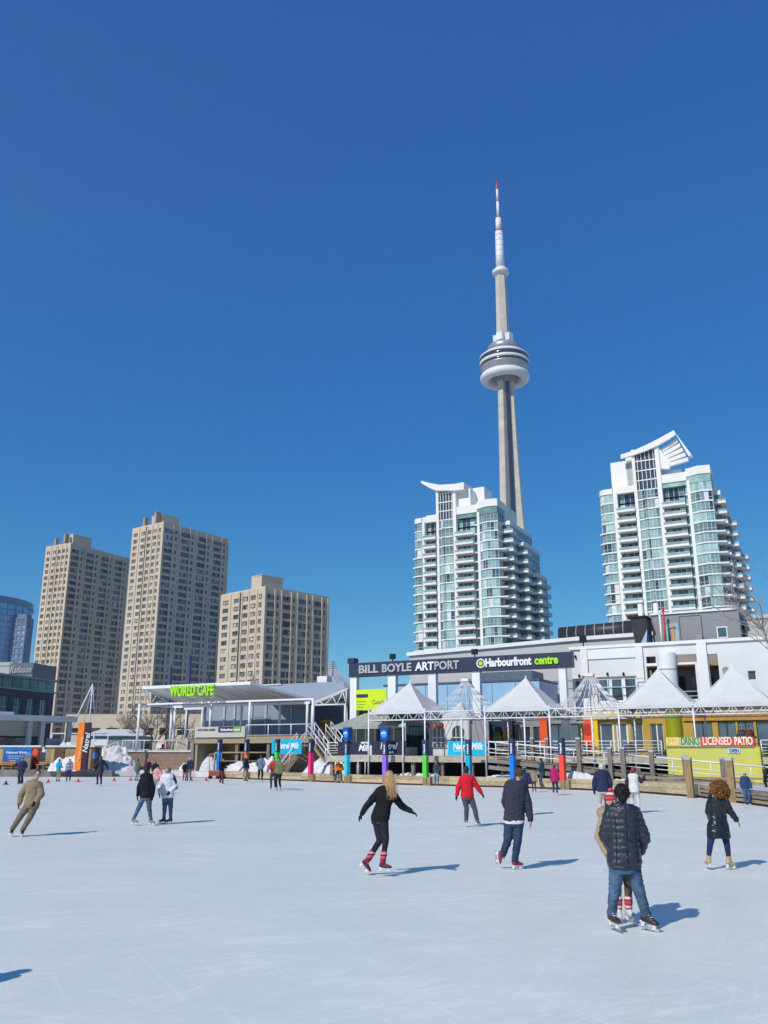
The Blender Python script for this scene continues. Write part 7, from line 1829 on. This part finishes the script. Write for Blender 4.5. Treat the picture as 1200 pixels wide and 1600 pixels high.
# 9 ---- white ski jacket
WJ = mat('white_ski_jacket', (.66,.68,.74), .6, .08, 3, .2)
jd = dict(head=(262.5,1202), shL=(255.5,1212), shR=(269.5,1212), elL=(250.5,1225), haL=(249.5,1236,-.1), elR=(275,1226.5), haR=(266.5,1234,-.25), hiL=(258.5,1241), hiR=(266,1241), knL=(257.5,1257.5,-.05), anL=(256.5,1274.5), knR=(267,1257.5,-.05), anR=(266.8,1274.5))
J = px_person((262,1287.5), jd)
def cuffs(root, J, s, a):
    for S in 'LR':
        b = MB(); cap(b, J['el'+S].lerp(J['ha'+S], .1), .077*s, J['el'+S].lerp(J['ha'+S], .65), .064*s); remesh(b, 'dark_sleeve_panel', NAVY, root, .013, .003, 10, 3)
    b = MB(); cap(b, J['shR']+Vector((.0,-.0,.02)), .098*s, J['shR'].lerp(J['elR'], .5)+Vector((.015,0,0)), .085*s); remesh(b, 'dark_sleeve_panel', NAVY, root, .013, .003, 10, 4)
person('person in a white and navy ski jacket facing us beside the black hoodie', J, {'L': (-.75,-.6,-.03), 'R': (-.7,-.65,-.03)}, (-.45,-.85,-.2), s=1.0, vox=.013, top=dict(m=WJ, e=.036, hem=.02, hood=True), bottom=dict(m=JEAN, e=.014, flare=.056), skate=(mat('indigo_skate', (.03,.03,.08), .4), None), hair=('short', mat('grey_brown_hair', (.2,.16,.12), .7, .3, 60)), gloves=cloth('maroon_glove', (.06,.02,.04)), seed=10, extras=cuffs)
# ---- smaller figures
def fig(label, foot, hpx, psi, m_top, m_bot, boots=SKB, hair=('short', HDK), hat=None, gloves=BLK, look=None, vox=.018, e=.026, hem=.03, flare=.0, bot_e=.016, bot_fl=.06, gen=None, extras=None, female=False, group='distant skaters', blade=True, ground=0.0, **pk):
    J, fd, F, s = pose(foot, hpx, psi, ground=ground, **pk)
    return person(label, J, fd, look or (F+UP*-.08), s=s, vox=vox, top=dict(m=m_top, e=e, hem=hem, flare=flare), bottom=dict(m=m_bot, e=bot_e, flare=bot_fl), skate=(boots, None), hair=hair, hat=hat, gloves=gloves, seed=int(foot[0]) % 91, extras=extras, female=female, blade=blade, group=group, ground=ground)
REDW = mat('red_white_pattern', (.60,.05,.06), .7, .1, 9, 0, col2=(.75,.6,.6))
fig('child in a red and white patterned jacket and dark hat behind the two jeans skaters', (244,1241), 45, 175, REDW, cloth('pale_grey_trousers', (.3,.29,.27)), hair=('short', HBR), hat=('cap', BLK, BLK), arms='down')
fig('person in a maroon jacket with a pale chest patch behind the black hoodie', (230,1212), 36, 160, cloth('maroon_cloth', (.10,.02,.035)), BLK, hair=('short', mat('auburn_hair', (.3,.1,.05), .6, .3, 40)), arms='front', D=66)
fig('dark haired person in black at the right shoulder of the maroon jacket', (241,1211), 34, 200, BLK, cloth('olive_trousers', (.12,.12,.08)), arms='pocket', D=65)
fig('person in a grey green coat and pale jeans standing by the brick terrace', (214,1209), 35, 35, cloth('grey_green_coat', (.11,.13,.12)), cloth('pale_slate_jeans', (.20,.25,.31)), hem=.16, arms='down', D=68, hat=('beanie', cloth('slate_knit', (.1,.12,.15)), None))
fig('person in a black jacket and red trousers beside the rounded snow heap', (288.5,1210.5), 30, 150, BLK, cloth('bright_red_trousers', (.5,.02,.05)), arms='front', D=68)
fig('person in a navy jacket and green grey trousers, right of the red trousers', (295.5,1210), 37, 190, NAVY, cloth('green_grey_trousers', (.10,.14,.13)), hat=('beanie', cloth('white_knit', (.6,.6,.6)), None), arms='down', D=68)
fig('person in a long dark slate coat walking on the ice with arms swinging', (154.5,1227.5), 45, -40, cloth('dark_slate_coat', (.045,.05,.06)), cloth('dark_purple_trousers', (.045,.025,.08)), hem=.20, flare=.03, arms='out', hair=('bob', HBR), bend=.05)
fig('person in navy with a white headband by the orange bench at far left', (32.5,1217.5), 41, 190, NAVY, cloth('dark_blue_trousers', (.03,.035,.07)), hat=('band', cloth('teal_grey_knit', (.1,.15,.2)), M_white), hair=('short', HBR), arms='pocket', D=62, bot_e=.03, bot_fl=.08)
fig('child in a bright cyan jacket and beige trousers before the small snow heap', (91,1209.5), 35, 25, cloth('cyan_jacket', (.02,.33,.55)), cloth('beige_trousers', (.38,.31,.2)), hat=('beanie', cloth('blue_knit', (.08,.25,.4)), None), arms='front', D=67, boots=SKB)
STRP = strips_mat('striped_jumper', [(.05,.06,.12), (.35,.37,.42), (.05,.06,.12), (.5,.5,.52)], 5)
fig('person in a blue and white striped jumper by the orange pylon', (107.5,1209.5), 35.5, 170, STRP, cloth('deep_purple_trousers', (.05,.02,.12)), arms='down', D=67, hair=('short', HDK))
fig('skater in a black jacket and maroon trousers striding before the left blue rink post', (346,1226), 42, 120, BLK, cloth('maroon_trousers', (.10,.03,.05)), arms='front', stride=.22, bot_fl=.06)
fig('person in a navy jacket and beige trousers before the orange rink post', (383,1221.5), 43, 100, NAVY, cloth('khaki_trousers', (.30,.27,.18)), arms='down', bot_e=.03, bot_fl=.085, hair=('short', mat('fair_hair', (.35,.27,.17), .6, .3, 50)))
fig('person in a blue grey coat facing away, left of the green rink post', (406.5,1221.5), 41, 0, cloth('blue_grey_coat', (.16,.20,.27)), BLK, boots=SKW, hat=('beanie', cloth('blue_wool', (.05,.12,.2)), None), hem=.12, arms='pocket')
fig('person in a red jacket, left one of the couple below the green post', (426.5,1233), 49, 185, cloth('rust_red_jacket', (.42,.05,.04)), JEAND, arms='front', hair=('short', HDK))
fig('person in an olive jacket, right one of the couple below the green post', (434.5,1235), 50, 200, cloth('olive_jacket', (.17,.17,.08)), BLK, boots=SKW, arms='down', hair=('bob', HDK), female=True)
fig('person in a dark jacket and pale jeans standing between the green and cyan posts', (682,1226), 39, 215, cloth('dark_denim_jacket', (.045,.055,.09)), JEANL, arms='pocket', hair=('short', HBR), D=59.3)
fig('skater in a navy jacket bent forward, mostly hidden by the charcoal sweater', (820,1274), 76, 20, NAVY, JEANL, boots=SKW, hat=('beanie', cloth('grey_knit', (.22,.24,.27)), None), arms='front', lean=.35, vox=.014)
fig('child in a tan jacket held between two skaters left of the magenta jacket', (835,1238), 33, 200, cloth('tan_child_jacket', (.33,.24,.16)), cloth('plum_trousers', (.08,.04,.07)), hair=('short', HBR), arms='raise', vox=.015)
fig('person in a dark teal coat skating left of the magenta jacket', (847.5,1235), 50, -60, cloth('dark_teal_coat', (.02,.07,.09)), cloth('slate_trousers', (.07,.08,.1)), hem=.14, arms='front', stride=.12, vox=.015)
fig('person in a magenta hooded jacket skating away beside the red rink post', (868,1242.5), 47, 20, cloth('magenta_jacket', (.42,.02,.12)), JEAND, boots=SKW, hat=('hood', cloth('magenta_jacket', (.42,.02,.12)), None), hem=.12, flare=.03, arms='down', stride=-.1, vox=.015, e=.036)
fig('broad white haired person in navy seen from behind above the knitted hat', (945,1279), 88, 0, NAVY, cloth('cream_trousers', (.5,.48,.44)), hair=('short', HGR), arms='down', e=.04, vox=.014, D=29.5)
def vest(root, J, s, a):
    b = MB(); loft(b, a['secs'](.045*s, .10*s)); cap(b, a['nk'], .085*s, a['nk']+UP*.05*s, .075*s); remesh(b, 'padded_vest', cloth('white_quilting', (.68,.68,.66)), root, .014, .005, 12, 4, quilt=(.006, .09))
fig('woman in a white padded vest and magenta hat with one arm stretched out', (994,1270.5), 70, 25, cloth('dark_plum_top', (.05,.03,.06)), cloth('white_trousers', (.6,.6,.62)), boots=SKG, hat=('pom', cloth('magenta_knit', (.6,.03,.13)), cloth('pink_pom', (.5,.2,.18))), arms='raise', stride=-.16, spread=.15, female=True, vox=.014, extras=vest, e=.02, hair=('short', HBR))
TEAL = cloth('teal_glove', (.02,.45,.38))
fig('child in blue with bright teal gloves at the right edge of the ice', (1168.5,1258), 50, 180, cloth('petrol_jacket', (.035,.07,.15)), cloth('blue_snow_trousers', (.05,.11,.22)), gloves=TEAL, hat=('cap', cloth('grey_white_cap', (.4,.4,.42)), BLK), arms='down', bot_e=.03, bot_fl=.075, vox=.014)
# seated person in orange on the curb
p_, K_, zt_ = POSTP[4]
g = W(529, 1205, p_.y+.6); sx, sy = g.x, None
for (x0, y0), (x1, y1) in zip(CURB[:-1], CURB[1:]):
    if x0 <= sx <= x1: sy = y0+(y1-y0)*(sx-x0)/(x1-x0)
Sb = Vector((sx, sy+.12, .62)); s = .98
J = dict(hiL=Sb+Vector((-.09,0,.10)), hiR=Sb+Vector((.09,0,.10)), shL=Sb+Vector((-.175,-.03,.60)), shR=Sb+Vector((.175,-.03,.60)), head=Sb+Vector((0,-.05,.82)), elL=Sb+Vector((-.27,-.10,.34)), elR=Sb+Vector((.27,-.10,.34)), haL=Sb+Vector((-.08,-.33,.24)), haR=Sb+Vector((.08,-.33,.24)),
         knL=Sb+Vector((-.17,-.42,.06)), knR=Sb+Vector((.18,-.42,.06)), anL=Sb+Vector((-.20,-.50,-.44)), anR=Sb+Vector((.22,-.50,-.44)))
person('person in an orange jacket sitting on the timber curb left of the pale cyan post', J, {'L': (-.2,-1,-.02), 'R': (.2,-1,-.02)}, (0,-1,-.15), s=.98, vox=.016, top=dict(m=cloth('orange_jacket', (.75,.22,.015)), e=.045, hem=.0), bottom=dict(m=cloth('slate_jeans', (.06,.075,.12)), e=.02, flare=.065), skate=(SKG, None), hat=('beanie', cloth('purple_knit', (.12,.05,.15)), None), hair=('short', HBR), gloves=BLK, seed=31, snap=False)
# walking figure on the ramp at the right edge
g = W(1196, 1200, 44.5)
fig('person in a dark brown coat walking at the right edge below the patio wall', (1197,1226), 33, -90, cloth('dark_brown_coat', (.05,.035,.035)), BLK, blade=False, ground=.5, D=44, arms='down', hem=.18, hair=('short', HBR), vox=.018, group='people off the ice')
# two guests on the patio
for px, lab, hh, c_ in ((1163, 'dark haired guest behind the word PATIO, left one of two', HDK, (.08,.07,.09)), (1176, 'brown haired guest behind the patio banner, right one of two', HBR, (.16,.05,.05))):
    s_, _ = A.on(px, 1150, 1.2); P = A(s_, 1.2, DZ)
    J, fd, F, s = pose((px, 1180), 50, 200 if px == 1163 else 160, arms='front', D=P.y, ground=DZ)
    person(lab, J, fd, F, s=.95, vox=.018, top=dict(m=cloth('guest_%d' % px, c_), e=.025), bottom=dict(m=JEAND), skate=(SKB, None), hair=('short', hh), gloves=BLK, blade=False, ground=DZ, group='people off the ice', seed=px)
# skater standing just left of the frame whose shadow falls into it
g = G(57, 1514); sh_dir = Vector((math.sin(R(SUN_AZ+180)), math.cos(R(SUN_AZ+180)), 0)); P = Vector((g.x, g.y, 0))-sh_dir*(1.82/math.tan(R(SUN_EL)))
J, fd, F, s = pose((0, 1500), 300, 0, arms='down', D=P.y); off = P-(J['anL']+J['anR'])/2; off.z = 0
J = {k: v+off for k, v in J.items()}
person('skater in dark clothes standing just outside the left edge of the view', J, fd, F, s=.98, vox=.016, top=dict(m=NAVY, e=.03), bottom=dict(m=BLK), skate=(SKB, None), hair=('short', HBR), gloves=BLK, seed=40)
# ============================================================ thin winter air
mb = MB(); mb.box(-420, 420, -160, 860, -1.5, 620)
hz = mb.build('haze', [], origin=(0, 0, 0)); tag(hz, 'thin pale blue air softening the far towers', kind='stuff')
hm = bpy.data.materials.new('air'); hm.use_nodes = True; hn = hm.node_tree; hn.nodes.clear()
ho = hn.nodes.new('ShaderNodeOutputMaterial'); hv = hn.nodes.new('ShaderNodeVolumePrincipled')
hv.inputs['Color'].default_value = (.80, .90, 1.0, 1); hv.inputs['Density'].default_value = .00012; hv.inputs['Anisotropy'].default_value = .2
hn.links.new(hv.outputs[0], ho.inputs['Volume']); hz.data.materials.append(hm)
